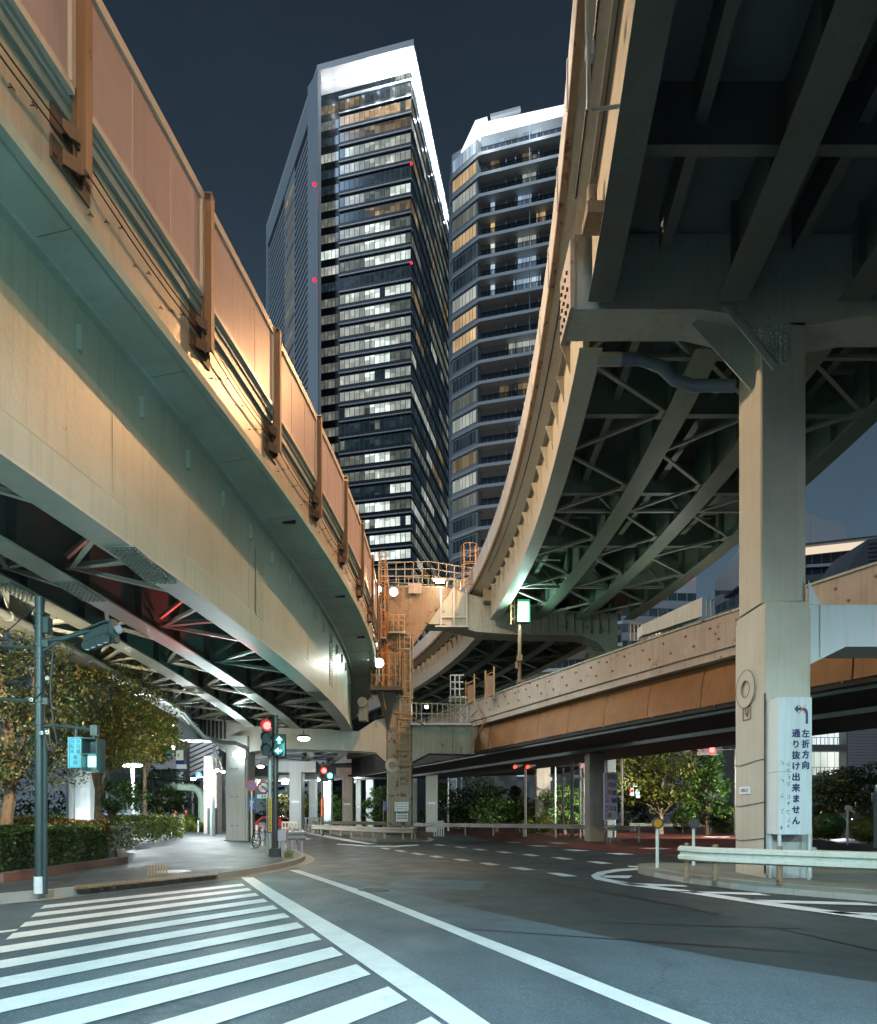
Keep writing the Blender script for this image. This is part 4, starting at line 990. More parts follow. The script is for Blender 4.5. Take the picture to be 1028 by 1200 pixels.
m.mark(); m.tube([P(446,690,36.9),P(448,760,36.9),P(449,840,36.9)], .1, 8); m.mark(); m.tube([P(451,690,36.9),P(453,760,36.9),P(454,840,36.9)], .1, 8)
m.each('conduit', M['orange_rust'], pm)
m = MB(); m.mark(); m.box(X(479,36.7), X(494,36.7), 36.6, 36.68, Z(696,36.7), Z(684,36.7)); m.mark(); m.box(X(440,36.7), X(446,36.7), 36.4, 36.5, Z(750,36.7), Z(726,36.7)); m.each('blank_plate', M['parapet_c'], pm)
m = MB(); m.box(X(422,35.8), X(432,35.8), 35.2, 35.8, 6.95, 8.1); m.disc(P(425,823,35.1),(0,1,0),.28,.2,20); m.build('equipment_box', M['steel_in'], pm)
# rusty stair tower stub and cabinets beside B at the pier
m = MB()
for k, (px, py0, py1) in enumerate(((571,636,690),(566,648,690),(575,640,680))): m.bar(P(px,py1,37.4), P(px+1,py0,37.4), .12)
m.box(X(560,37.4), X(578,37.4), 37.3, 37.35, Z(690,37.4), Z(684,37.4)); m.build('rusty_frame', M['post_rust'], pm)
m = MB(); m.mark(); m.box(X(566,36.9), X(577,36.9), 36.3, 36.95, Z(708,36.9), Z(690,36.9)); m.mark(); m.box(X(578,36.9), X(582,36.9), 36.2, 36.9, Z(712,36.9), Z(688,36.9)); m.each('equipment_box', M['railing'], pm)
# ================================================================== towers
M['dark_glass'] = plain('dark_curtain_glass', (0.018, 0.026, 0.034), 0.15, 0, 0.3)
M['dark_glass2'] = litglass('faint_glow_window_glass', [(0.0, (0.010, 0.018, 0.024)), (0.6, (0.016, 0.028, 0.036)), (1.0, (0.03, 0.05, 0.06))], 1.0)  # dark panes given a faint glow of their own
M['w_dim'] = litglass('dim_lit_window', [(0.0, (0.05, 0.065, 0.055)), (0.5, (0.11, 0.125, 0.105)), (1.0, (0.2, 0.21, 0.18))], 1.0)
M['w_mid'] = litglass('lit_office_window', [(0.0, (0.20, 0.23, 0.20)), (0.5, (0.36, 0.39, 0.35)), (1.0, (0.55, 0.57, 0.5))], 1.0)
M['w_bright'] = litglass('bright_lit_office_window', [(0.0, (0.44, 0.53, 0.48)), (0.5, (0.80, 0.93, 0.85)), (1.0, (1.3, 1.4, 1.28))], 1.0)
M['w_warm'] = litglass('warm_lit_window', [(0.0, (0.42, 0.27, 0.12)), (0.5, (0.60, 0.40, 0.20)), (1.0, (0.78, 0.55, 0.30))], 1.0)
M['w_warmdim'] = litglass('dim_warm_window', [(0.0, (0.05, 0.045, 0.03)), (0.5, (0.15, 0.11, 0.06)), (1.0, (0.32, 0.23, 0.13))], 1.0)
M['w_blue'] = litglass('cool_lit_window', [(0.0, (0.18, 0.28, 0.42)), (0.5, (0.36, 0.50, 0.66)), (1.0, (0.66, 0.78, 0.88))], 1.0)
M['clad'] = paint('grey_blue_cladding', (0.56, 0.62, 0.66), 0.4, 0.06, 0.08, 0, vscale=0.1, bump=0)
M['clad_white'] = paint('white_tower_cladding', (0.74, 0.75, 0.76), 0.5, 0.05, 0.03, 0, vscale=0.1, bump=0)
M['ledge'] = paint('pale_ledge_metal', (0.36, 0.41, 0.46), 0.35, 0.05, 0.05, 0, vscale=0.1, bump=0)
M['spandrel'] = plain('black_spandrel_panel', (0.010, 0.014, 0.018), 0.35, 0, 0.15)
def frame(a, b):
    a, b = Vector((a[0],a[1],0)), Vector((b[0],b[1],0)); u = (b-a); L = u.length; u.normalize(); return (a, u, Vector((u.y,-u.x,0))), L

HT = 191.2
def ptop(px, py, H=HT): D = F*(H-CH)/(YH-py); return (X(px, D), D)
t1 = thing('office_tower', 'tall dark glass office tower with rows of lit floors and floodlit white roof canopy', 'office tower', (-20, 165, 0))
Lc, FLc, FRc, Rc = ptop(312,270), ptop(372,83), ptop(485,53), ptop(527,258)
fr, WF = frame(FLc, FRc); frr, WR = frame(FRc, Rc)
# canopy roof over a recessed glass box
zg = Z(83, F*(HT-CH)/(955-83)) 
back = [(Rc[0]-WF*.9, Rc[1]+12), Lc]
m = MB(); m.prism([FLc, FRc, Rc, (Rc[0]-30, Rc[1]+20), Lc], HT, HT+1.6); m.build('roof_canopy', M['clad_white'], t1)
Dg = F*(HT-CH)/(955-84.5)
gFR = (X(482, Dg), Dg); gFL = (X(375.5, Dg*1.033), Dg*1.033); Dr = F*(HT-CH)/(955-266); gR = (X(526, Dr), Dr)
gf, GW = frame(gFL, gFR); gr_, GR = frame(gFR, gR)
m = MB(); m.prism([gFL, gFR, gR, (gR[0]-30, gR[1]+18), (Lc[0]+3, Lc[1]+2)], 0, HT-.02); m.build('glass_core', M['spandrel'], t1)
ff, LFl = frame(Lc, FLc)
m = MB(); m.prism([FLc, (FLc[0]+ .15, FLc[1]+0.0), (gFL[0]-.05, gFL[1]+.3), (gFL[0]-1.5,gFL[1]+3), (FLc[0]-3.2, FLc[1]+3.5)], 0, HT-.02)
m.build('corner_fin', M['clad'], t1)
def onsh(p): return p
# fin wall along the far side with slats between piers
m = MB(); m.fbox(ff, 0, 1.6, 0, HT-.05, -1.0, 0.0); m.fbox(ff, LFl-2.6, LFl-.02, 0, HT-.05, -1.0, 0.0); m.fbox(ff, 1.6, LFl-2.6, HT-6, HT-.06, -1.0, -.02)
m.fbox(ff, LFl*.40, LFl*.60, 0, HT-6.1, -.34, -.25); m.build('side_frame', M['clad'], t1)
m = MB(); m.fbox(ff, 1.6, LFl-2.6, 0, HT-6, -1.6, -1.05); m.build('side_glass', M['spandrel'], t1)
m = MB(); k = 0
while 4 + k*2.05 < HT-8:
    z = 4 + k*2.05; m.fbox(ff, 1.7, LFl-2.7, z, z+1.0, -1.04, -.35); k += 1
m.build('louvre_slat', M['clad'], t1)
m = MB()
for k in range(30): m.face(ff, LFl*.42, LFl*.58, 60+4.1*k+1.2, 60+4.1*k+2.6, -.24)
m.build('side_glazing', M['w_warmdim'], t1)
pitch = 19.5*Dg/F; z0r = Z(92.5, Dg)
st = ["002","v01","www","vvv","322","222","000","313","0vv","331","333","133","000","333","331","322","332","331","332","322","332","000","000","131","122","003","331","333","333","333","000","111","000","000","000","000","000","000"]
lz = "0v102001113201111111111100011110000000"
codes = {'0': 'dark_glass2', '1': 'w_dim', '2': 'w_mid', '3': 'w_bright', 'w': 'w_warm', 'v': 'w_warmdim'}
mats = [M[codes[c]] for c in '0123wv']; idx = {c: i for i, c in enumerate('0123wv')}
uL = GW*(398-375.5)/(482-375.5)
lr = random.Random(3)
for k in range(38):
    zt = z0r - pitch*(k-1) - 1.0*(k>0) if k > 0 else z0r + 2.9
    if k == 1: zt = z0r - 1.0
    zb = zt - 2.25
    if zb < 4: break
    m = MB(); m.cm = idx[lz[k]]
    for j in range(5):
        zm = zt-.3-2.25*lr.choice([.2,.3,.5,.7]); m.face(gf, .2+uL*j/5.2, .2+uL*(j+.9)/5.2, zb-.3, zm-.03, .02); m.face(gf, .2+uL*j/5.2, .2+uL*(j+.9)/5.2, zm, zt-.3, .02)
    m.build('window_glazing', mats, t1)
    m = MB(); W = GW - uL - .3
    for j in range(14):
        m.cm = idx[st[k][min(2, j*3//14)]]
        if lr.random() < .05: m.cm = lr.choice([0,1,2])
        elif m.cm == 3 and ((k*7+j//5*3) % 7 < 2): m.cm = 2
        ua, ub = uL+.2+W*j/14+.05, uL+.2+W*(j+.93)/14; zm = zt - (zt-zb)*lr.choice([.18,.3,.3,.5,.72])
        m.face(gf, ua, ub, zm+.03, zt, .02); m.face(gf, ua, ub, zb, zm, .02)
    m.build('window_glazing', mats, t1)
    m = MB(); n = 40; run = 0
    for j in range(n):
        if run <= 0: r_ = lr.random(); m.cm = 0 if r_ < .5 else (1 if r_ < .84 else (5 if r_ < .93 else 2)); run = lr.randint(4, 14)
        run -= 1
        m.face(gr_, .3+(GR-.6)*j/n, .3+(GR-.6)*(j+.9)/n, zb, zt, .02)
    m.build('window_glazing', mats, t1)
    m = MB(); zl = zt + .95
    m.fbox(gf, uL, GW+.25, zl-.3, zl, 0, .35); m.fbox(gr_, .26, GR, zl-.3, zl, 0, .35); m.build('ledge', M['ledge'], t1)
m = MB()
for j in range(15): m.fbox(gf, uL+.15+(GW-uL-.3)*j/14, uL+.15+(GW-uL-.3)*j/14+.10, 4, HT-6, 0, .06)
for j in range(6): m.fbox(gf, .1+uL*j/5.2, .1+uL*j/5.2+.08, 4, HT-6, 0, .06)
m.build('mullion', M['black'], t1)
for (px, py) in ((368.5,216),(368.5,328)):
    m = MB(); m.sphere(P(px,py,156.0), .42, 10, 8); m.build('obstruction_lamp', M['g_obst'], t1)
for (px, py) in ((482,192),(482,308)):
    m = MB(); m.sphere(P(px,py,Dg-1.0), .3, 10, 8); m.build('obstruction_lamp', M['g_obst'], t1)
m = MB()
for k in range(1, 6):
    a = Vector(FLc).lerp(Vector(FRc), k/6); b = Vector(gFL).lerp(Vector(gFR), k/6); m.bar((a.x,a.y,HT-.02), (b.x,b.y,HT-.02), .12, .04)
a = Vector(FLc).lerp(Vector(gFL), .5); b = Vector(FRc).lerp(Vector(gFR), .5); m.bar((a.x,a.y,HT-.025), (b.x,b.y,HT-.025), .12, .04)
m.build('soffit_seam', M['clad'], t1)
# canopy soffit lamps
for k in range(6):
    a = Vector(FLc).lerp(Vector(FRc), (k+.5)/6); b = Vector(gFL).lerp(Vector(gFR), (k+.5)/6); c = a.lerp(b, .55)
    lamp('canopy_light', (c.x, c.y, HT-3.4), 380 if k < 3 else 1500, (.95, .97, 1), .3); m = MB(); m.disc((c.x, c.y, HT-.15), (0,0,1), .35, .2, 12); m.build('soffit_lamp', M['g_white'], t1)
for k in range(6):
    a = Vector(FRc).lerp(Vector(Rc), (k+.4)/6); b = Vector(gFR).lerp(Vector(gR), (k+.4)/6); c = a.lerp(b, .5)
    lamp('canopy_light', (c.x, c.y, HT-3.6), 2600, (.95, .97, 1), .3)

# ---- residential tower
t2 = thing('apartment_tower', 'pale high-rise apartment tower with stacked balconies and glowing white crown behind the upper curved road', 'apartment tower', (12, 98, 0))
H2 = 104.0
c0 = (6.1, 93.0); cl = (2.1, 96.4); cr = (26.0, 88.2); c_l2 = (1.7, 101.0)
m = MB(); f2, W2 = frame(c0, cr); f1, W1 = frame(cl, c0)
def inset(fr, d): return (fr[0] - fr[2]*d, fr[1], fr[2])
core = [cl, c0, cr, (32,112), (2.6,118), c_l2]
ci = [(2.1,96.4),(6.05,93.9),(26.3,89.1),(32,112),(2.6,118),c_l2]
M['apt_wall'] = paint('pale_apartment_wall', (0.24, 0.29, 0.32), 0.6, 0.06, 0.05, 0, vscale=0.15, bump=0)
M['apt_slab'] = paint('pale_balcony_slab', (0.40, 0.47, 0.50), 0.5, 0.05, 0.05, 0, vscale=0.15, bump=0)
def smoked():
    m, nt, out = newmat('smoked_balustrade_glass')
    g = nd(nt, 'ShaderNodeBsdfPrincipled', Roughness=0.15); g.inputs['Base Color'].default_value = (.012,.018,.026,1)
    t = nt.nodes.new('ShaderNodeBsdfTransparent'); t.inputs[0].default_value = (.75,.8,.85,1)
    x = nt.nodes.new('ShaderNodeMixShader'); x.inputs[0].default_value = .6; nt.links.new(g.outputs[0], x.inputs[1]); nt.links.new(t.outputs[0], x.inputs[2]); nt.links.new(x.outputs[0], out.inputs[0]); return m
M['balustrade'] = smoked()
m.prism(ci, 0, H2); m.build('tower_wall', M['apt_wall'], t2)
fh = 3.1; nb = 33
def cornering(zb, zt, out):  # slab edge that follows both faces
    pass
lr = random.Random(11)
zfirst = Z(182, 93.0)
bi = [0,0,0,0]
litcols = {2:[(9,12,'w_mid')], 3:[(8,11,'w_blue'),(2,3,'w_warm')], 4:[(2,3,'w_warm'),(12,14,'w_mid')], 5:[(8,12,'w_mid'),(2,3,'w_dim')], 6:[(8,12,'w_blue'),(2,3,'w_warm')], 7:[(7,13,'w_blue'),(2,3,'w_warm')], 10:[(6,12,'w_mid')],
           12:[(4,6,'w_warmdim'),(8,12,'w_warm')], 14:[(8,11,'w_blue')], 1:[(2,4,'w_warmdim'),(9,11,'w_warmdim')], 0:[(4,5,'w_blue'),(9,13,'w_dim')], 19:[(6,10,'w_warmdim')]}
for k in range(nb):
    zs = zfirst - fh*k
    if zs < 6: break
    m = MB()
    d = 1.75
    m.prism([(cl[0]-.25,cl[1]+.4),(cl[0]-.02,cl[1]-.35),(c0[0]-.05,c0[1]-.45),(cr[0],cr[1]-.45),(cr[0]+.2,cr[1]+2.6),(6.2,95.4),(2.2,97.6)], zs-.46, zs)
    m.build('balcony_slab', M['apt_slab'], t2)
    m = MB()
    n = 22
    for j in range(n): m.fbox(f2, .3+(W2-.3)*j/n, .3+(W2-.3)*(j+.93)/n, zs+.06, zs+1.12, -.12, -.06)
    m.fbox(f2, .2, W2, zs+1.14, zs+1.2, -.16, -.02)
    m.build('balustrade', M['balustrade'], t2)
    m = MB()
    fw = frame((6.05,93.9), (26.3,89.1))[0]
    for a, b, c_ in litcols.get(k, []):
        for j in range(a, b): m.cm = 0; m.face(fw, .5+.62*j*1.1, .5+.62*(j+.92)*1.1, zs+.4, zs+2.6, .03)
    if litcols.get(k): m.build('window_glazing', M[litcols[k][0][2]], t2)
    m = MB()
    for u_ in (5.6, 9.0): m.mark(); m.fbox(fw, u_, u_+.15, zs, zs+2.47, 0, .6)
    m.mark(); m.fbox(fw, 4.2, 4.32, zs+1.2, zs+2.47, .5, .62); m.mark(); m.fbox(fw, 7.7, 7.82, zs+.0, zs+2.47, .9, 1.02)
    m.each('balcony_screen', M['apt_wall'], t2)
    m = MB(); fc = frame((2.1,96.35), (6.02,94.85))[0]; LW = 4.1
    cm = lr.choice(['dark_glass2','dark_glass2','w_warm','dark_glass2','w_mid','w_warmdim','w_dim'])
    if k == 0: cm = 'w_blue'
    if k in (1, 4, 8, 9): cm = 'w_warm'
    fc = frame((cl[0]-.1,cl[1]-.1), (c0[0]-.1,c0[1]-.2))[0]
    for j in range(7): m.face(fc, .3+4.6*j/7, .3+4.6*(j+.86)/7, zs+.55, zs+2.3, .02)
    m.build('window_glazing', M[cm], t2)
    m = MB(); m.fbox(fc, .15, 5.1, zs+.01, zs+2.46, -1.2, -.02); m.build('bay_wall', M['apt_wall'], t2)
def crown(px0, pt0, pb0, px1, pt1, pb1, D0, D1, name):
    a, b = P(px0,pb0,D0), P(px1,pb1,D1); c, d = P(px1,pt1,D1), P(px0,pt0,D0)
    m = MB(); off = Vector((.4,1.6,0)); m.hull8([a, b, b+off, a+off], [d, c, c+off, d+off]); return m.build(name, M['g_crown'], t2)
crown(534.5,190,214,557,141.5,171,96.4,93.2,'glowing_crown'); crown(557,141.0,170,571,136.5,157,93.2,94.6,'glowing_crown'); crown(571.5,142,157.5,690,116,131,94.6,91.5,'glowing_crown')
m = MB(); q0, q1 = P(575,137.5,95.5), P(610,128,95); m.bar(q0, q1, .5, .5); m.build('roof_beam', M['clad'], t2)
lamp('crown_light', (5.5, 90.2, H2-1), 900, (.95, .97, 1), .4); lamp('crown_light', (13, 88.0, H2-1.2), 900, (.95, .97, 1), .4)

# ---- other buildings
def banded(name, label, p0, p1, depth, h, floors, wall, glassm, band_h=.45, group=None, base=0, lit=None, npan=10):
    t = thing(name, label, 'building', ((p0[0]+p1[0])/2, p0[1], 0), group)
    fr_, L = frame(p0, p1); nn = fr_[2]
    q = [p0, p1, (p1[0]-nn.x*depth, p1[1]-nn.y*depth), (p0[0]-nn.x*depth, p0[1]-nn.y*depth)]
    MB().prism(q, 0, h).build('wall', wall, t)
    fr2 = (Vector((p1[0],p1[1],0)), Vector((-nn.x,-nn.y,0)), fr_[1])
    fhh = (h-base)/floors
    for k in range(floors):
        z0 = base + fhh*k
        m = MB()
        for j in range(npan): m.face(fr_, L*(j+.04)/npan, L*(j+.96)/npan, z0+fhh*(band_h), z0+fhh*.97, .03)
        for j in range(4): m.face(fr2, depth*(j+.04)/4, depth*(j+.96)/4, z0+fhh*(band_h), z0+fhh*.97, .03)
        gm = glassm if not lit or k not in lit else lit[k]
        m.build('window_glazing', gm, t)
        m = MB(); m.fbox(fr_, 0, L, z0, z0+fhh*band_h*.7, 0, .12); m.build('spandrel_band', wall, t)
    return t
M['bl_white'] = paint('pale_banded_facade', (0.50, 0.53, 0.55), 0.6, 0.06, 0.05, 0, vscale=0.1, bump=0)
M['bl_dark'] = paint('dark_facade', (0.09, 0.11, 0.13), 0.5, 0.1, 0.05, 0, vscale=0.1, bump=0)
M['bl_slate'] = paint('dark_stone_facade', (0.11, 0.13, 0.135), 0.6, 0.3, 0.05, 0, vscale=0.3, bump=0)
banded('office_building', 'banded office block with white floor lines between the upper road and the rusty parapet', (X(700,180),178), (X(816.5,180),180), 25, Z(695,180), 14, M['bl_white'], M['dark_glass2'], .5)
m = MB(); tt_ = [o for o in bpy.data.objects if o.name.startswith('office_building')][0]
m.box(X(745,181), X(816,181), 181, 195, Z(695,180), Z(672,180)); m.build('roof_screen', M['clad'], tt_)
m = MB(); m.sphere(P(815,673.5,179.5), .5, 8, 6); m.build('obstruction_lamp', M['g_obst'], tt_)
o = banded('office_building', 'white striped tower with sloping roofline beside the beige column', (X(838,140),140), (X(905,125),118), 22, Z(690,140), 13, M['bl_white'], M['dark_glass2'], .55)
m = MB(); a, b = P(838,682,140.1), P(905,590,118.1); m.hull8([P(838,692,140.05),P(905,692,118.05),P(905,692,118.05)+Vector((20,9,0)),P(838,692,140.05)+Vector((20,9,0))],[a,b,b+Vector((20,9,0)),a+Vector((20,9,0))]); m.build('sloping_roof', M['clad_white'], o)
o = banded('office_building', 'dark wide building with warm lit eave line above the rusty parapet', (X(930,110),110), (X(1090,104),104), 25, Z(652,110), 10, M['bl_dark'], M['dark_glass'], .25, npan=14)
m = MB(); a, b = P(930,646.5,109), P(1100,628,103); m.hull8([a,b,b+Vector((0,4,0)),a+Vector((0,4,0))],[a+Vector((0,0,.5)),b+Vector((0,0,.5)),b+Vector((0,4,.5)),a+Vector((0,4,.5))]); m.build('lit_eave', glow('warm_lit_eave', (1.0,.82,.62), .9), o)
m = MB(); a, b = P(928,641,109), P(1100,622,103); m.hull8([a,b,b+Vector((0,26,0)),a+Vector((0,26,0))],[a+Vector((0,0,.4)),b+Vector((0,0,.4)),b+Vector((0,26,.4)),a+Vector((0,26,.4))]); m.build('roof', M['bl_dark'], o)
m = MB(); a = P(945,664,109.3); b = P(1100,655,103.3); m.bar(a, b, .6, .5); m.build('ledge', M['ledge'], o)
o2 = thing('plant_room', 'dark slatted roof structure with slanting end rising over the rusty parapet', 'building', (X(1010,90),90,0))
m = MB(); a = [P(992,668,90),P(1017,632,90),P(1060,626,90),P(1060,700,90),P(985,700,90)]; m.loft([a, [v+Vector((0,8,0)) for v in a]]); m.build('wall', M['bl_dark'], o2)
m = MB(); 
for k in range(9): m.bar(P(1018,637+5*k,89.9), P(1060,631+5*k,89.9), .18, .1)
m.build('louvre_slat', M['bl_slate'], o2)
for px in (950, 1001):
    m = MB(); m.tube([P(px,640,109),P(px,612,109)], .06, 5); m.build('antenna', M['ledge'], o)
# glazed low building on the far side
t = thing('glass_building', 'modern building with two brightly lit glazed floors behind the dark pines', 'building', (X(990,72),72,0))
m = MB(); m.box(X(930,72), X(1090,72), 72.6, 90, 0, Z(842,72)); m.build('wall', M['bl_slate'], t)
for (ya, yb) in ((848,873),(881,908)):
    m = MB()
    for j in range(6): m.face((Vector((X(940,72),72.4,0)),Vector((1,0,0)),Vector((0,-1,0))), .1+1.05*j*.75, .1+1.05*(j+.94)*.75, Z(yb,72), Z(ya,72), 0)
    m.build('window_glazing', glow('bright_glazed_hall', (.86,.97,1), 1.0) if ya < 860 else M['w_bright'], t)
    m = MB()
    for j in range(9): m.box(X(943+5*j,72), X(943+5*j,72)+.05, 72.2, 72.25, Z(yb,72), Z(yb-9,72))
    m.box(X(940,72), X(986,72), 72.2, 72.25, Z(yb-9,72)-.03, Z(yb-9,72)+.03); m.build('balustrade', M['bl_dark'], t)
m = MB(); m.box(X(935,71.5), X(992,71.5), 71.2, 72.59, Z(881,72), Z(873.5,72)); m.build('floor_slab', M['bl_slate'], t)
m = MB(); 
for k in range(42): m.box(X(994,71), X(1090,71), 70.9, 71.0, Z(906,71)+.17*k, Z(906,71)+.17*k+.09)
m.build('louvre_slat', M['ledge'], t)
m = MB()
for px in (994,1017,1040,1070): m.box(X(px,71)-.15, X(px,71)+.15, 71.01, 72.59, 0, Z(842,71)); 
m.build('fin', M['bl_slate'], t)
# apartment block behind the road trees
t = thing('apartment_block', 'white apartment block with dark balconies seen through the roadside trees', 'building', (X(860,95),95,0))
MB().box(X(795,95), X(905,95), 95, 110, 0, Z(862,95)).build('wall', M['bl_white'], t)
for k in range(6):
    z = Z(957,95)+2.6*k+.4
    m = MB(); m.box(X(848,95), X(905,95), 93.6, 94.99, z, z+.9); m.build('balcony', M['clad_white'], t)
    m = MB()
    for j in range(4): m.face((Vector((X(848,95),95,0)),Vector((1,0,0)),Vector((0,-1,0))), .3+1.7*j, 1.7+1.7*j, z+1.0, z+2.3, .03)
    for j in range(3): m.face((Vector((X(800,95),95,0)),Vector((1,0,0)),Vector((0,-1,0))), .5+1.9*j, 1.4+1.9*j, z+.6, z+2.1, .03)
    m.build('window_glazing', M['w_warmdim'] if k % 2 else M['dark_glass2'], t)
# dark stone building behind the shrubs in the middle
t = thing('stone_building', 'dark stone clad building with one small lit window under the elevated roads', 'building', (X(610,85),85,0))
MB().box(X(545,85), X(668,85), 85, 100, 0, 8.6).build('wall', M['bl_slate'], t)
m = MB(); lr = random.Random(5)
for i in range(16):
    for j in range(9):
        if lr.random() < .55: m.box(X(548,85)+.85*i, X(548,85)+.85*i+.83, 84.93, 84.99, .3+.85*j, .3+.85*j+.82)
m.build('stone_tile', paint('mid_stone_tile', (0.17,0.19,0.19), .6, .2, .05, 0, bump=0), t)
m = MB(); m.box(X(606,84.8), X(615,84.8), 84.8, 84.92, Z(910,84.8), Z(906,84.8)); m.build('window_glazing', M['w_blue'], t)
# dark tower blocks beyond the corner trees
o = banded('tower_block', 'dark tall block with a few lit flats above the corner trees', (X(160,230),230), (X(193,230),232), 25, Z(806,230), 16, M['bl_dark'], M['dark_glass2'], .4, npan=6, lit={12: M['w_warm']})
o = banded('tower_block', 'grey narrow block beside the dark tall block, just under the drain pipe', (X(193.5,200),200), (X(207,200),203), 20, Z(815,200), 14, M['bl_slate'], M['w_warmdim'], .5, npan=4)
o = banded('tower_block', 'pale balcony block showing between orange tree and sloping girder', (X(128,120),120), (X(163,120),121), 18, Z(788,120), 9, M['bl_dark'], M['dark_glass2'], .45, npan=5)
# elevated building with slatted side near the corner column
t = thing('slatted_building', 'pale building with horizontal slatted side behind the grey column', 'building', (X(235,62),62,0))
MB().box(X(216,62), X(262,62), 62, 75, 5.0, Z(868,62)).build('wall', M['bl_slate'], t)
m = MB()
for k in range(9):
    a, b = P(223,908-5.6*k,61.6), P(256,893-5.6*k,58.5); m.bar(a, b, .12, .28)
m.build('louvre_slat', M['clad_white'], t)
for k in range(4): MB().box(X(219+13*k,62), X(219+13*k,62)+.3, 62.5, 63, 0, 5.0).build('stilt', M['bl_slate'], t)
# shop blocks at the end of the street
for (px0, px1, D, py, lab, mat) in ((120,178,95,930,'low pale hoarding wall beyond the hedges','clad'),(196,226,110,914,'low shop block with red lit front at the end of the side street','bl_slate')):
    t = thing('low_building', lab, 'building', (X(px0,D), D, 0))
    MB().box(X(px0,D), X(px1,D), D, D+8, 0, Z(py,D)).build('wall', M[mat], t)
    m = MB()
    for j in range(5): m.face((Vector((X(px0,D),D,0)),Vector((1,0,0)),Vector((0,-1,0))), .4+(X(px1,D)-X(px0,D))*j/5, .2+(X(px1,D)-X(px0,D))*(j+.7)/5, 1.0, 2.4, .04)
    m.build('window_glazing', M['w_blue'] if D == 95 else glow('red_lit_shopfront', (1.0,.25,.12), .7), t)

# ---- beige wall pillar and far piers
def pier(px0, px1, D, top_py, label, mat, capw=None, group='piers of the far elevated road'):
    t = thing('bridge_pier', label, 'bridge pier', (X((px0+px1)/2,D), D, 0), group)
    bevelbox(X(px0,D), X(px1,D), D, D+1.2, 0, Z(top_py,D), .04).build('column', M[mat], t)
    if capw: m = MB(); m.loft([[(X(px0,D)-capw,D-.05,Z(top_py,D)),(X(px1,D)+capw,D-.05,Z(top_py,D)),(X(px1,D)+capw,D+1.3,Z(top_py,D)),(X(px0,D)-capw,D+1.3,Z(top_py,D))],[(X(px0,D)-capw,D-.05,Z(top_py,D)+.9),(X(px1,D)+capw,D-.05,Z(top_py,D)+.9),(X(px1,D)+capw,D+1.3,Z(top_py,D)+.9),(X(px0,D)-capw,D+1.3,Z(top_py,D)+.9)]]); m.build('cap_beam', M[mat], t)
    m = MB(); m.box(X(px0,D)+.2, X(px1,D)-.2, D-.03, D-.001, 2.6, 2.8); m.build('number_plate', M['white_paint'], t)
    return t
pier(238.5,254,48,886,'salmon painted rectangular pillar beside the lamp pole','parapet_c', None, None)
pier(339,353.5,52,905,'green grey far pier just beyond the railing behind the main signal','column_g',1.2)
pier(362,370,76,912,'slim pale pier between green grey pier and distant red signal','sign_white',.6)
pier(379,388,80,914,'pale pier directly behind the distant red signal','sign_white',.6)
pier(401,413,64,910,'pinkish pier with bright floor before it','parapet_c',.6)
pier(417,423,84,914,'thin grey pier with round clock-like mirror above','column_g',.6)
pier(429,437.5,80,912,'bright white slab pier beside the bright green tree','sign_white',.6)
pier(480.5,489,70,907,'white slab pier seen past the caged ladder','sign_white',.6)
pier(499,513,58,903,'broad grey pier between caged ladder and street tree','column_g',.6)
pier(535,540,74,898,'thin white pier beside the big round tree','sign_white',.5)
pier(629,645,55,893,'two toned green and salmon pier before the dark stone building','parapet_c',1.0)
pier(711.5,722,44,880,'pale pier rising above the warning board','sign_white',None)
# far deck that those piers carry
t = thing('expressway_viaduct', 'black underside of the distant road deck carried on the row of pale piers', 'viaduct', (-5,66,0))
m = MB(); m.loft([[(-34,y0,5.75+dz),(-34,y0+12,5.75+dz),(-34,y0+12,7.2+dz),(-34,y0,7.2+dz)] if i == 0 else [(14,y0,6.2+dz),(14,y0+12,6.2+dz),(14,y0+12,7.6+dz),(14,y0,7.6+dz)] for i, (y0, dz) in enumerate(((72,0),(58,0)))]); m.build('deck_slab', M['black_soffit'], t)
m = MB(); m.loft([[(-34,71.7,6.8),(-34,72,6.8),(-34,72,8.2),(-34,71.7,8.2)],[(14,57.7,7.2),(14,58,7.2),(14,58,8.6),(14,57.7,8.6)]]); m.build('parapet', M['bl_white'], t)
# ================================================================== turn sign on the near column
sg = thing('warning_sign', 'tall white box sign with navy lettering and crossed-out turn arrow on the beige column', 'road sign', (7.63, 13.5, .2))
sx0, sx1, sy, sz0, sz1 = 7.28, 7.995, 13.3, Z(978,13.3), Z(817,13.3)
MB().box(sx0, sx1, sy, 13.755, sz0, sz1).build('sign_box', M['sign_white'], sg)
m = MB()
for x in (sx0+.02, sx1-.06): m.box(x, x+.05, sy+.02, sy+.07, .19, sz0-.001)
m.box(sx0+.02, sx0+.07, 13.68, 13.73, .19, sz0-.001); m.build('leg', M['sign_white'], sg)
m = MB(); m.box(sx0-.004, sx0+.3, sy-.003, sy-.001, 2.52, 2.526); m.box(sx0-.003, sx0-.001, sy, 13.75, 2.52, 2.528); m.build('panel_seam', M['bolt'], sg)
vtext('左折方向', .185, X(944.2,sy), Z(855.2,sy), sy-.004, .226, 'lettering', M['navy'], sg, sx=.92, bold=.007)
vtext('通り抜け出来ません', .185, X(933,sy), Z(855.0,sy), sy-.004, .2335, 'lettering', M['navy'], sg, sx=1.0, bold=.007)
m = MB(); ax = lambda px, py: (X(px,sy), sy-.004, Z(py,sy))
def flat(m, pts, y=None, t=.003):
    a = [Vector(ax(*p)) for p in pts]; n = len(a); b = [v + Vector((0,t,0)) for v in a]
    m.add(a + b, [tuple(range(n))[::-1], tuple(range(n,2*n))] + [(i,(i+1)%n,n+(i+1)%n,n+i) for i in range(n)])
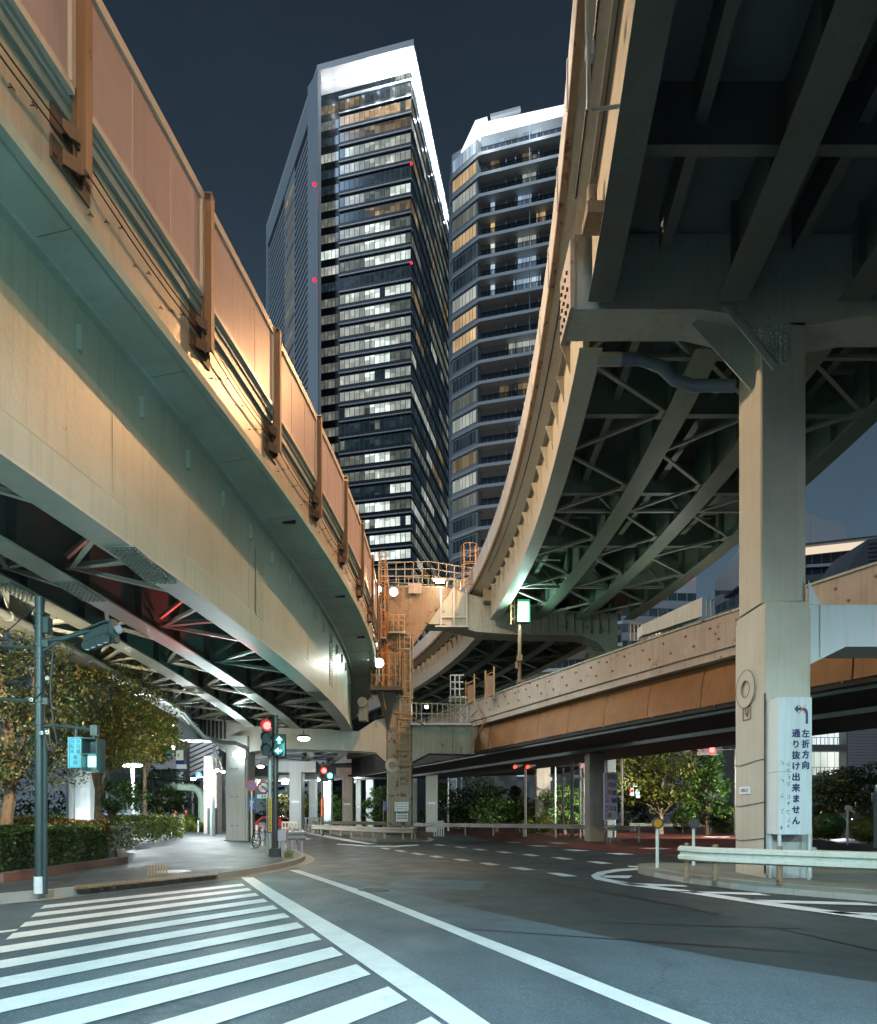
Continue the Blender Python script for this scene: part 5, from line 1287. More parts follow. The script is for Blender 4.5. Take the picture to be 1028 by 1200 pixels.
flat(m, [(930.8,830.8),(935.3,826.0),(935.3,835.8)])
flat(m, [(935.2,829.3),(942.2,829.3),(944.6,830.2),(946.4,832.4),(947.1,835.2),(947.1,848.2),(944.3,848.2),(944.3,836.2),(943.4,833.5),(941.8,832.6),(935.2,832.6)])
m.build('arrow', M['navy'], sg)
m = MB(); 
for a, b in (((936.2,826.2),(944.4,836.5)),((944.4,826.2),(936.2,836.5))): m.bar(Vector(ax(*a))-Vector((0,.003,0)), Vector(ax(*b))-Vector((0,.003,0)), .014, .002, up=(0,1,0))
m.build('cross_mark', M['orange_text'], sg)
# small worn writing that time has reduced to broken strokes
lr = random.Random(21)
m = MB()
for px, ys in ((924.0, (894.5,903,910,918.5,933.5,943,952,962,969.5)), (917.3, (894.5,914,933,950.5,970))):
    for py in ys:
        for _ in range(6):
            a = Vector(ax(px+lr.uniform(-1.9,1.9), py+lr.uniform(-2.6,2.6))); d = lr.choice([Vector((.05,0,.004)),Vector((.004,0,.06)),Vector((.03,0,.004))])*lr.uniform(.4,.8)
            m.bar(a-d*.5, a+d*.5, .009, .002, up=(0,1,0))
m.build('worn_lettering', M['navy'], sg)

# second warning board on the far pier
s2 = thing('warning_sign', 'white vertical board with dark and orange lettering on the brown far pier', 'road sign', (X(716,36),36,0))
D2 = 36.5; m = MB(); m.box(X(709,D2), X(723.7,D2), D2, D2+.5, Z(961,D2), Z(905,D2)); m.build('sign_box', plain('lilac_white_board', (.62,.60,.72), .4), s2)
vtext('右折車輌は', .33, X(720,D2), Z(908,D2), D2-.006, .46, 'lettering', M['navy'], s2, bold=.006)
vtext('直進車に注意', .33, X(714.6,D2), Z(907.5,D2), D2-.006, .455, 'lettering', M['orange_text'], s2, bold=.006)
m = MB()
for k in range(5):
    for _ in range(5):
        a = Vector((X(710.6,D2)+lr.uniform(-.05,.06), D2-.006, Z(933+6*k,D2)+lr.uniform(-.08,.08))); d = lr.choice([Vector((.1,0,0)),Vector((0,0,.1))]); m.bar(a-d*.5,a+d*.5,.02,.003,up=(0,1,0))
m.build('small_lettering', M['navy'], s2)

# boards on the middle pier
for (x0, x1, ya, yb, lab, strip_) in ((462.5,479,940,952,'white weathered notice with dark green lower edge on the middle pier',True),(464.5,478,951.5,963,'small white notice of dense lettering hung below the green edged one',False)):
    n_ = thing('notice_board', lab, 'notice', (X(470,36.8),36.8,Z(yb,36.8)))
    m = MB(); m.box(X(x0,36.8), X(x1,36.8), 36.74, 36.8, Z(yb,36.8), Z(ya,36.8)); m.build('board', M['white_paint'], n_)
    if strip_: m = MB(); m.box(X(x0,36.8)-.02, X(x1,36.8)+.02, 36.70, 36.74, Z(yb+.6,36.8), Z(yb-1.2,36.8)); m.build('edge_strip', M['green_paint'], n_)
    m = MB()
    for r_ in range(3):
        x = X(x0+1.2,36.8)
        while x < X(x1-1.6,36.8):
            wv = lr.uniform(.03,.09); m.box(x, x+wv, 36.735, 36.739, Z(ya+2.6+2.9*r_,36.8), Z(ya+2.6+2.9*r_,36.8)+(.09 if not strip_ else .04)); x += wv+.03
    m.build('worn_lettering', M['bolt'], n_)

# ================================================================== guard rails
def guardrail(name_label, pts, zt, mat='guard', post_step=2.0, base=0.2, group=None, h=.33, postmat=None):
    pts = [Vector((p[0],p[1],0)) for p in pts]
    t = thing('guard_rail', name_label, 'guard rail', (pts[0].x, pts[0].y, base), group)
    prof_ = [(0,0),(.05,-.04),(.05,-.11),(0,-.15),(0,-.19),(.05,-.23),(.05,-.30),(0,-.34),(-.015,-.34),(.03,-.295),(.03,-.235),(-.018,-.195),(-.018,-.145),(.03,-.105),(.03,-.045),(-.015,0)]
    k = h/.34; secs = []
    # resample
    for i, p in enumerate(pts):
        d = (pts[min(i+1,len(pts)-1)]-pts[max(i-1,0)]).normalized(); n = Vector((d.y,-d.x,0))
        secs.append([p + n*(a*1.3) + Vector((0,0,zt + b*k)) for a, b in prof_])
    MB().loft(secs).build('beam', M[mat], t)
    L = 0; 
    for i in range(len(pts)-1):
        a, b = pts[i], pts[i+1]; d = b-a; n_ = max(1, int(round(d.length/post_step))); dn = d.normalized(); nn = Vector((dn.y,-dn.x,0))
        for q in range(n_ if i < len(pts)-2 else n_+1):
            c = a + d*(q/n_) + dn*.12 - nn*.09
            m = MB(); m.tube([(c.x,c.y,base-.02),(c.x,c.y,zt+.05)], .057, 10); m.sphere((c.x,c.y,zt+.05), .057, 10, 4, (1,1,.4)); m.box(c.x-.04,c.x+.04,c.y-.07,c.y+.02, zt-.25, zt-.1)
            m.build('post', M[postmat or mat], t)
    return t
guardrail('pale double beam guard rail along the kerbed island before the beige column', [(X(797,14.15),14.15),(X(830,13.4),13.4),(X(905,12.6),12.6),(X(1028,11.5),11.5),(9.6,10.1),(12.5,7.4)], .90, 'guard', 1.75, .2, postmat='rusty')
guardrail('rust edged guard rail curving round the foot of the middle pier', [(X(366,46),46),(X(385,43),43),(X(410,40.3),40.3),(X(435,37.8),37.8),(X(448,36.5),36.5),(X(470,35.6),35.6),(X(484,35.7),35.7),(X(487.5,36.4),36.4)], .87, 'guard_rust', 1.7, .2)
for lab, a, b, Da, Db, zt in (('pale guard rail before the far pale piers, beyond the middle island',(364,0),(452,0),66,60,.95),('long guard rail in front of the shrubs and the dark stone building',(484,0),(690,0),52,42,.95),
        ('short end of guard rail under the warning board',(690,0),(746,0),41,36.2,.95),('guard rail along the verge behind the amber delineator',(738,0),(866,0),58,52,.85),('guard rail beside the road with the dark van',(948,0),(1060,0),17.5,16,.62)):
    guardrail(lab, [(X(a[0],Da),Da),(X(b[0],Db),Db)], zt, 'guard_rust' if zt > .9 else 'guard', 2.6, 0.0)
guardrail('curved mauve ended guard rail at the pavement corner behind the dark signal pole', [(-6.3,23.1),(-5.55,22.9),(-5.1,23.6),(-5.6,25.4),(-6.6,28)], 1.0, 'galv', 1.6, .15, postmat='pink_metal')
m = thing('guard_post', 'mauve steel end box of the corner guard rail', 'guard post', (X(332,21.5),21.5,.15))
q = MB(); x = X(332,21.3); q.box(x-.14, x+.14, 21.1, 21.4, Z(985,21.3), Z(973,21.3)); q.build('cap_box', M['pink_metal'], m)
q = MB(); q.tube([(x,21.25,.14),(x,21.25,Z(985,21.3))], .06, 10); q.build('post', M['pink_metal'], m)
# low concrete railings further along
def fence(label, p0, p1, D0, D1, base, top, mat, n=10):
    t = thing('railing', label, 'railing', (X(p0,D0),D0,0), None)
    a, b = Vector((X(p0,D0),D0,base)), Vector((X(p1,D1),D1,base)); m = MB(); hz = Vector((0,0,top-base))
    m.bar(a+hz, b+hz, .12, .14); m.bar(a+hz*.55, b+hz*.55, .08, .1); m.build('top_bar', mat, t)
    m = MB()
    for k in range(n+1): p = a.lerp(b, k/n); m.bar(p, p+hz, .1)
    m.build('baluster', mat, t)
fence('white balustrade between the green grey pier and the distant signal', 355, 376, 56, 55, 0, 1.3, M['clad_white'], 6)
fence('pale low railing in front of the green grey pier', 331, 349, 50, 49, 0, 1.0, M['guard_rust'], 5)
fence('grey steel hoop railing by the pale bank rail', 509, 520, 46, 46, 0, 1.1, M['galv'], 4)

# ================================================================== delineators
def delineator(px, D, mat, label, zc):
    t = thing('delineator', label, 'delineator', (X(px,D),D,.2), 'round delineators on the kerbed island')
    x = X(px,D); MB().tube([(x,D,.19),(x,D,zc-.1)], .042, 10).build('post', M['guard'], t)
    m = MB(); m.ring((x,D-.02,zc), (0,1,0), .115, .15, .07, 28); m.disc((x,D+.012,zc), (0,1,0), .146, .02, 28); r_ = m.build('reflector_housing', M['pole_dark'], t)
    m = MB(); m.disc((x,D-.03,zc), (0,1,0), .114, .03, 24); m.build('reflector', M[mat], r_)
delineator(770.5, 16.4, 'amber', 'round amber delineator on a pale post at the island nose', Z(964.5,16.4))
delineator(813, 17.2, 'bolt', 'round grey delineator seen from behind near the guard rail end', Z(965,17.2))

# ================================================================== signal poles
def tubepole(name, label, cat, px, D, ptop_, r, mat, base=.15, group=None):
    t = thing(name, label, cat, (X(px,D),D,base), group)
    MB().tube([(X(px,D),D,base-.01),(X(px,D),D,Z(ptop_,D))], r, 14).build('pole', M[mat], t); return t
DS = 21.8
tp = tubepole('traffic_light', 'dark pole traffic light with red lamp over two blue green arrows at the pavement corner', 'traffic light', 323, DS, 838, .095, 'pole_dark')
m = MB(); x = X(323,DS); m.box(x-.19, x+.19, DS-.17, DS+.17, .149, .42); m.build('base', M['pole_dark'], tp)
def head(t, cells, body, D, dx=0):
    """cells: (px,py,rpx,kind) lens positions; body: pixel box"""
    m = MB(); x0, x1 = X(body[0],D), X(body[2],D); m.box(x0, x1, D, D+.24, Z(body[3],D), Z(body[1],D)); h = m.build('signal_head', M['black'], t)
    for (px, py, rp, kind) in cells:
        c = P(px, py, D); r = rp*D/F
        m = MB()
        if kind == 'arrow_up' or kind == 'arrow_left':
            s_ = r; pts = [(-.28,-.9),(.28,-.9),(.28,.0),(.85,.0),(0,1.0),(-.85,0),(-.28,0)]
            if kind == 'arrow_left': pts = [(-y_, x_) for x_, y_ in pts]
            n = len(pts); a = [(c.x+px_*s_, D-.03, c.z+pz_*s_) for px_, pz_ in pts]; b = [(q[0], D-.01, q[2]) for q in a]
            m.add(a+b, [tuple(range(n)), tuple(range(2*n-1,n-1,-1))] + [(i,n+i,n+(i+1)%n,(i+1)%n) for i in range(n)]); m.build('lit_arrow', M['g_cyancore'], h)
            m = MB(); m.ring((c.x,D-.06,c.z), (0,1,0), r*1.12, r*1.2, .12, 20); m.build('visor', M['black'], h)
        else:
            mt = {'red':'g_redcore','green':'g_cyancore','off':'black','redrim':'g_red'}[kind]
            m.disc((c.x,D-.02,c.z), (0,1,0), r, .03, 22); m.build('lens', M[mt], h)
            if kind in ('red','green'):
                m = MB(); m.ring((c.x,D-.022,c.z), (0,1,0), r*.99, r*1.25, .03, 24); m.build('lens_rim', M['g_red' if kind == 'red' else 'g_cyan'], h)
            m = MB()
            for a_ in range(15):
                th = math.pi*(a_)/15*1.3 - .47; th2 = math.pi*(a_+1)/15*1.3 - .47; rr = r*1.32
                m.hull8([(c.x+rr*math.cos(th),D,c.z+rr*math.sin(th)),(c.x+rr*math.cos(th2),D,c.z+rr*math.sin(th2)),(c.x+rr*.97*math.cos(th2),D,c.z+rr*.97*math.sin(th2)),(c.x+rr*.97*math.cos(th),D,c.z+rr*.97*math.sin(th))],
                        [(c.x+rr*math.cos(th),D-.22,c.z+rr*math.sin(th)+.02),(c.x+rr*math.cos(th2),D-.22,c.z+rr*math.sin(th2)+.02),(c.x+rr*.97*math.cos(th2),D-.22,c.z+rr*.97*math.sin(th2)+.02),(c.x+rr*.97*math.cos(th),D-.22,c.z+rr*.97*math.sin(th)+.02)])
            m.build('visor', M['black'], h)
    return h
head(tp, [(313.5,850.5,4.6,'red'),(313,864.5,4.4,'off'),(313,878,4.4,'off')], (307,843,319,885), DS-.25)
head(tp, [(327.3,867.5,4.6,'arrow_up'),(326.6,880,4.6,'arrow_left')], (321.5,860,333.5,886), DS-.4)
tp2 = thing('sign_pole', 'slim grey steel pole with yellow vertical notice standing beside the dark signal pole', 'sign pole', (X(316.5,22.2),22.2,.15))
MB().tube([(X(316.5,22.2),22.2,.14),(X(316.5,22.2),22.2,Z(884,22.2))], .07, 12).build('pole', M['galv'], tp2)
m = MB(); m.box(X(314.5,22),X(319,22),21.98,22.05,Z(975,22),Z(935,22)); nb = m.build('notice_panel', M['yellow'], tp2)
m = MB(); m.box(X(313.6,22),X(314.4,22),21.96,22.06,Z(976,22),Z(934.5,22)); m.box(X(319.05,22),X(319.5,22),21.96,22.06,Z(976,22),Z(934.5,22)); m.build('panel_frame', M['navy'], nb)
m = MB()
for k in range(11):
    for _ in range(4):
        a = Vector((X(316.7,22)+lr.uniform(-.03,.03), 21.975, Z(938.5+3.3*k,22)+lr.uniform(-.03,.03))); d = lr.choice([Vector((.055,0,0)),Vector((0,0,.06))]); m.bar(a-d*.5,a+d*.5,.012,.003,up=(0,1,0))
m.build('lettering', M['navy' ] , nb)
# round signs: no parking, no cycles
def roundsign(px, py, rpx, D, kind, label, pole_px=None, base_py=None):
    t = thing('road_sign', label, 'road sign', (X(px,D),D,.15)); c = P(px,py,D); r = rpx*D/F
    if kind == 'park':
        MB().disc(c, (0,1,0), r, .03, 30).build('sign_face', M['blue'], t); c2 = c - Vector((0,.02,0))
        m = MB(); m.ring(c2, (0,1,0), r*.78, r*1.0, .012, 32); m.bar(c2+Vector((-r*.6,0,r*.6)), c2+Vector((r*.6,0,-r*.6)), r*.2, .012, up=(0,1,0)); m.build('red_border', M['red'], t)
    elif kind == 'cycle':
        MB().disc(c, (0,1,0), r, .03, 30).build('sign_face', M['white_paint'], t); c2 = c - Vector((0,.02,0))
        m = MB(); m.ring(c2, (0,1,0), r*.76, r*1.0, .012, 32); m.bar(c2+Vector((-r*.6,0,r*.6)), c2+Vector((r*.6,0,-r*.6)), r*.16, .012, up=(0,1,0)); m.build('red_border', M['red'], t)
        m = MB(); c3 = c - Vector((0,.018,0)); m.ring(c3+Vector((-r*.32,0,-r*.18)), (0,1,0), r*.2, r*.27, .006, 16); m.ring(c3+Vector((r*.32,0,-r*.18)), (0,1,0), r*.2, r*.27, .006, 16)
        m.bar(c3+Vector((-r*.32,0,-r*.18)), c3+Vector((-.05*r,0,r*.2)), r*.07, .006, up=(0,1,0)); m.bar(c3+Vector((-.05*r,0,r*.2)), c3+Vector((r*.32,0,-r*.18)), r*.07, .006, up=(0,1,0)); m.bar(c3+Vector((-.2*r,0,r*.2)), c3+Vector((r*.2,0,r*.25)), r*.07, .006, up=(0,1,0)); m.build('cycle_symbol', M['navy'], t)
        m = MB(); m.box(c.x-r*1.05, c.x+r*.9, D-.015, D+.015, c.z-r*1.75, c.z-r*1.12); p_ = m.build('sub_plate', M['white_paint'], t)
        m = MB(); m.box(c.x-r*.3, c.x-r*.05, D-.02, D-.016, c.z-r*1.6, c.z-r*1.28); m.disc((c.x+.25*r,D-.02,c.z-r*1.44),(0,1,0),r*.14,.006,12); m.build('plate_symbol', M['navy'], p_)
    else:
        MB().disc(c, (0,1,0), r, .03, 30).build('sign_face', M['blue'], t); m = MB(); c2 = c - Vector((0,.02,0)); m.bar(c2+Vector((-r*.1,0,r*.55)), c2+Vector((r*.25,0,-r*.5)), r*.22, .01, up=(0,1,0)); m.build('white_symbol', M['white_paint'], t)
    if pole_px:
        x = X(pole_px, D+.08); MB().tube([(x,D+.08,.14),(x,D+.08,c.z+r)], .035, 10).build('pole', M['guard'], t)
    return t
roundsign(294.5,920.5,6.4,27,'park','round no parking sign with red ring and slash beside the grey column', 295)
roundsign(309,923,7.2,22.6,'cycle','round white no cycling sign with plate fixed to the slim pole by the dark signal', 313.5)
roundsign(233,908.5,3.8,45,'dir','small round blue sign hung on the curved arm beside the salmon pillar', None)
t = thing('road_sign', 'square blue sign half hidden behind the no parking pole', 'road sign', (X(295,33),33,.15)); m = MB(); m.box(X(290,33), X(299,33), 33, 33.04, Z(948.5,33), Z(934.5,33)); m.build('sign_face', M['blue'], t)
m = MB(); c = P(294.8,941,32.98); m.ring(c+Vector((0,0,.05)), (0,1,0), .06, .1, .01, 16); m.bar(c+Vector((-.05,0,.12)), c+Vector((-.05,0,-.2)), .04, .01, up=(0,1,0)); m.build('white_symbol', M['white_paint'], t); MB().tube([(X(294.5,33.1),33.1,.14),(X(294.5,33.1),33.1,Z(934.5,33))], .03, 8).build('pole', M['guard'], t)

# second, distant signal
D3 = 47.0
t3 = tubepole('traffic_light', 'distant traffic light with red lamp and green lamp below the bent beam', 'traffic light', 378, D3, 893, .1, 'pole_dark', 0)
head(t3, [(380,903.2,2.9,'red'),(377,910,1.6,'off')], (375.5,899,384,916), D3-.3); head(t3, [(387,909.2,2.9,'green')], (383.8,905,391,914), D3-.3)
m = MB(); m.tube([P(378,935,46.8), P(378,957,46.8)], .12, 10); m.build('warning_sleeve', M['orange_text'], t3)
# right side red signal on the long arm
D4 = 44.0
t4 = thing('traffic_light', 'horizontal traffic light glowing red before the conical tree', 'traffic light', (X(812,D4),D4,0))
m = MB(); m.box(X(817,D4), X(840,D4), D4, D4+.25, Z(885,D4), Z(873.5,D4)); h4 = m.build('signal_head', M['black'], t4)
for px, kind in ((820.5,'off'),(827,'off'),(834.5,'red')):
    c = P(px,879,D4-.03); m = MB(); m.disc(c,(0,1,0),(3.0 if kind=='off' else 3.4)*D4/F,.03,20); m.build('lens', M['g_redcore' if kind=='red' else 'black'], h4)
    if kind == 'red': m = MB(); m.ring(c,(0,1,0),3.3*D4/F,4.6*D4/F,.03,20); m.build('lens_rim', M['g_red'], h4)
m = MB(); m.tube([P(800,880,D4+.4), P(817,879.5,D4+.4), P(838,878.5,D4+.4)], .05, 8); m.tube([P(862,984,D4+.4), P(862,878,D4+.4), P(836,878.5,D4+.4)], .09, 8); m.build('arm', M['pole_dark'], t4)
# far cross-street signals by the big warning board
t5 = thing('traffic_light', 'small distant red and green signals on a cabled arm beyond the warning board', 'traffic light', (X(729,50),50,0))
m = MB(); m.tube([P(729.5,968,50), P(729.5,870,50)], .12, 10); m.build('pole', M['pole_dark'] , t5)
m = MB(); m.bar(P(730,921,50), P(747,920.5,50), .14, .25); m.tube([P(730,910,50),P(746,920,50)], .03, 5); m.tube([P(730,911,50),P(739,920,50)], .03, 5); m.build('arm', M['galv'], t5)
for px, py, mt, nm in ((740.3,926.8,'g_red','red_head'),(747,929,'g_cyancore','green_head')):
    m = MB(); m.box(X(px-2,50), X(px+2,50), 49.8, 50, Z(py+6,50), Z(py-4,50)); hh = m.build('signal_head', M['galv'], t5); m = MB(); m.disc(P(px,py,49.77),(0,1,0),.12 if px<745 else .15,.03,14); m.build('lens', M[mt], hh)

# ================================================================== near pole with signals
DP = 11.5
np_ = tubepole('signal_pole', 'blue green steel pole with cabled signals at the crossing kerb', 'signal pole', 46.5, DP, 700, .08, 'pole_teal')
xp = X(46.5,DP)
m = MB(); m.tube([(xp+.12,DP-.03,.14),(xp+.12,DP-.03,Z(858,DP))], .04, 10); m.tube([(xp+.12,DP-.03,.14),(xp+.12,DP-.03,.15)], .05, 10); m.build('conduit', M['pole_teal'], np_)
m = MB(); m.tube([(xp,DP,.149),(xp,DP,.46)], .096, 14); m.build('base_sleeve', M['white_paint'], np_)
m = MB()
for py in (719,736,756,770,805,822,848): m.mark(); m.tube([(xp,DP,Z(py,DP)-.03),(xp,DP,Z(py,DP)+.03)], .1, 14)
for py, dx in ((755,.16),(822,.15)): m.mark(); m.box(xp+.06, xp+dx+.02, DP-.05, DP+.05, Z(py,DP)-.06, Z(py,DP)+.06)
m.each('clamp', M['pole_teal'], np_)
m = MB(); m.tube([(xp,DP,Z(760,DP)),(xp-1.4,DP,Z(753,DP))], .03, 8); m.tube([(xp,DP,Z(822,DP)),(xp-1.4,DP,Z(817,DP))], .035, 8)
m.tube([(xp,DP,Z(851,DP)), P(75,851,DP), P(113,856,DP)], .032, 8); m.box(P(111,856,DP).x-.06, P(111,856,DP).x+.07, DP-.05, DP+.05, Z(862,DP), Z(850,DP))
m.tube([(xp,DP,Z(751,DP)), P(75,748,DP), P(106,738,DP)], .045, 8); m.tube([(xp,DP,Z(765,DP)), P(68,752,DP)], .03, 8); m.build('arm', M['pole_teal'], np_)
m = MB(); m.box(P(54,736,DP).x, P(60,736,DP).x, DP-.1, DP+.05, Z(743,DP), Z(725,DP)); m.build('junction_box', M['pole_teal'], np_)
m = MB(); m.tube([P(63,757,DP-.1), P(60,790,DP-.1), P(59,812,DP-.12), P(63,850,DP-.12), P(67,872,DP-.1), P(62,882,DP-.1), P(56,876,DP-.1), P(53,862,DP-.1)], .02, 8)
m.tube([P(57,862,DP-.1), P(60,872,DP-.1), P(61,881,DP-.1), P(65,878,DP-.1)], .014, 6); m.tube([P(40,820,DP-.1), P(54,806,DP-.1)], .01, 5); m.tube([P(8,740,DP), P(40,712,DP)], .01, 5); m.build('cable', M['cable'], np_)
m = MB()
for px, py in ((56,795),(37,820),(49,859),(56,858)): m.ring(P(px,py,DP-.11),(0,1,0),.018,.038,.03,12)
m.build('cable_eye', M['chrome'], np_)
# slim signal head seen from below, with hoods
sh = thing('traffic_light', 'slim hooded traffic light seen end on, on the bracket of the blue green pole', 'traffic light', P(118,745,DP))
a, b = P(103,752,DP+.1), P(131,741,DP-.1); d = (b-a).normalized()
m = MB(); m.bar(a, b, .16, .32); m.bar(b, b+d*.1, .12, .42); m.bar(b+d*.1, P(143,736,DP-.1), .1, .12); m.bar(a+Vector((0,0,.17)), b+Vector((0,0,.17)), .3, .03); m.build('signal_head', M['pole_teal'], sh)
m = MB()
for k in range(4):
    c = a.lerp(b, (k+.5)/4) + Vector((.03,-.1,-.15)); m.tube([c+Vector((0,.02,.08)), c+Vector((.02,-.14,-.02))], .085, 12)
m.build('hood', M['pole_teal'], sh)
m = MB()
for k in range(4):
    c = a.lerp(b, (k+.5)/4) + Vector((.05,-.22,-.165)); m.disc(c, (.1,-1,-.3), .07, .012, 12)
m.build('lens', M['galv'], sh)
ps = thing('pedestrian_signal', 'pedestrian signal glowing blue green on the arm over the hedge', 'pedestrian signal', P(111,886,DP))
m = MB(); m.box(X(100,DP), X(119.5,DP), DP-.1, DP+.12, Z(905,DP), Z(866,DP)); sh_ = m.build('signal_head', M['pole_teal'], ps)
m = MB(); m.box(X(102.5,DP-.1), X(117,DP-.1), DP-.115, DP-.101, Z(884,DP-.1), Z(869,DP-.1)); m.build('dark_lens', M['dark_glass'], sh_)
m = MB(); m.box(X(103.5,DP-.1), X(116.5,DP-.1), DP-.115, DP-.101, Z(899,DP-.1), Z(886,DP-.1)); m.build('lit_lens', M['g_cyancore'], sh_)
m = MB()
for py in (867,885): m.box(X(101,DP-.1), X(118.5,DP-.1), DP-.3, DP-.1, Z(py,DP-.1), Z(py,DP-.1)+.015)
for px in (101,118.2): m.box(X(px,DP-.1), X(px,DP-.1)+.012, DP-.26, DP-.1, Z(903,DP-.1), Z(867,DP-.1))
m.build('visor', M['pole_teal'], sh_)
m = MB(); m.tube([P(110,855,DP),P(110,866,DP)], .03, 8); m.build('hanger', M['pole_teal'], ps)
bs = thing('road_sign', 'cyan rectangular plate with blue characters hanging beside the lit pedestrian signal', 'road sign', P(89,883,DP))
m = MB(); m.box(X(80.2,DP), X(97.4,DP), DP-.02, DP, Z(900,DP), Z(864,DP)); pl_ = m.build('sign_face', M['cyan_sign'], bs)
m = MB(); 
for a, b in (((81.2,865),(96.4,865)),((81.2,899),(96.4,899)),((81.2,865),(81.2,899)),((96.4,865),(96.4,899))): m.bar(P(*a,DP-.022), P(*b,DP-.022), .012, .003, up=(0,1,0))
m.build('border', M['cyan_text'], pl_)
m = MB(); m.tube([P(89,853,DP),P(89,864,DP)], .025, 8); m.build('hanger', M['pole_teal'], bs)
vtext('歩行者', .082, X(92.6,DP), Z(866.6,DP), DP-.024, .094, 'lettering', M['cyan_text'], pl_); vtext('自転車', .082, X(85.4,DP), Z(866.6,DP), DP-.024, .094, 'lettering', M['cyan_text'], pl_); vtext('専用', .085, X(89,DP), Z(885.4,DP), DP-.024, .1, 'lettering', M['cyan_text'], pl_)

# ================================================================== lamps of the place
def floodlight(px, py, D, rpx, label, watts, col=(.86,1,.94), mat='g_white', off=(0,-.35,-.1), mount=None):
    t = thing('floodlight', label, 'floodlight', P(px,py,D)); c = P(px,py,D); r = rpx*D/F
    m = MB(); m.disc(c, (0,1,.3), r, .05, 18); m.build('lens', M[mat], t)
    m = MB(); m.tube([c+Vector((0,.04,.01)), c+Vector((0,.28,.1))], [r*1.15, r*.6], 16); m.build('housing', M['bolt'], t)
    if mount: m = MB(); m.tube([c+Vector((0,.2,.05)), P(*mount)], .03, 6); m.build('bracket', M['galv'], t)
    lamp('flood_light', c+Vector(off), watts*2.6, col, .12, 'SPOT', c+Vector((1.6,-6,-3.4)), 150); return t
floodlight(444.5,777,35.2,5.2,'large glaring floodlight beside the railed platform of the middle pier', 260, (.86,1,.86), mount=(444,800,35.5))
floodlight(444,690.5,36.0,3.0,'smaller floodlight next to the rusty caged ladder above the middle pier', 70, (.86,1,.92), mount=(445,700,36.6))
floodlight(461.5,693.5,36.0,4.6,'larger floodlight before the blank plate above the middle pier', 130, (.9,1,.92), mount=(462,705,36.6))
floodlight(500,828.5,38.5,2.0,'small round floodlight low over the railed walkway', 60, (.95,1,.9), mount=(500,845,38))
t = thing('tube_lamp', 'lit tube lamp on the railing of the rusty upper beam', 'lamp', P(514,680,36.7)); m = MB(); m.tube([P(508,679.5,36.5), P(521,681,36.5)], .07, 10); m.build('tube', M['g_warm'], t); m = MB(); m.bar(P(506,678,36.6), P(523,679.5,36.6), .2, .05); m.tube([P(523,690,36.7),P(525.5,680,36.7),P(522,677.5,36.6)], .03, 6); m.build('bracket', M['galv'], t)
lamp('tube_light', P(514,683.5,36.0), 60, (1,.95,.78), .1)
t = thing('tube_lamp', 'lit tube lamp behind the railing on the low rusty parapet', 'lamp', P(783,729,27.2)); m = MB(); m.tube([P(778,729.5,27.4), P(788.5,729,27.2)], .07, 10); m.build('tube', M['g_warm'], t); m = MB(); m.tube([P(788,729,27.2),P(793,728,27.2),P(794.5,734,27.2)], .02, 6); m.bar(P(777,727.5,27.4),P(790,727,27.2),.16,.03); m.build('bracket', M['galv'], t)
lamp('tube_light', P(782,733,27.8), 160, (.95,1,.9), .1)
# column lamp, bulkhead lamps under A
t = thing('wall_lamp', 'glaring white lamp on the face of the grey corner column', 'lamp', P(281,884,34.2)); m = MB(); m.sphere(P(281.5,884,34.1), .29, 14, 8, (1.4,.7,.9)); m.build('lens', M['g_white'], t); m = MB(); m.box(X(277,34.3),X(286,34.3),34.22,34.48,Z(887.5,34.3),Z(880.5,34.3)); m.build('housing', M['bolt'], t)
lamp('column_light', P(281,885,33.4), 750, (.72,1,.94), .18, 'SPOT', (-9,24,1.5), 150)
for px, py, D, r, lab, w_ in ((356,865.5,29,5.6,'big warm oval lamp hanging under the curved road beside the signal arrows',190),(305.5,898.5,46,3.2,'small warm oval lamp hanging behind the grey corner column',110)):
    t = thing('bulkhead_lamp', lab, 'lamp', P(px,py,D)); m = MB(); q = r*D/F; m.sphere(P(px,py,D), q, 16, 8, (1.3,1,.55)); m.build('lens', M['g_warm'], t); m = MB(); m.sphere(P(px,py-2.3,D), q, 16, 6, (1.45,1.1,.4)); m.tube([P(px,py-2,D), P(px,py-9,D)], .03, 6); m.build('housing', M['bolt'], t)
    lamp('bulkhead_light', P(px,py+5,D), w_*2.5, (1,.92,.72), .15, 'SPOT', P(px,py+5,D)-Vector((0,2,6)), 160)
for px, py, D, lab in ((418,907,74,'strip lamp under the distant road deck by the mirror pier'),(371,914.3,78,'strip lamp under the distant road deck behind the red signal'),(334,918,80,'dim strip lamp under the distant deck by the green grey pier')):
    t = thing('strip_lamp', lab, 'lamp', P(px,py,D), 'strip lamps under the distant deck'); m = MB(); m.box(X(px-3.2,D), X(px+3.2,D), D-.15, D+.15, Z(py+1,D), Z(py-.8,D)); m.build('diffuser', M['g_white'], t); m = MB(); m.box(X(px-3.6,D), X(px+3.6,D), D-.25, D+.25, Z(py-.85,D), Z(py-1.6,D)); m.build('housing', M['bolt'], t)
    lamp('strip_light', P(px,py+5,D), 2200, (.9,1,.95), .3)
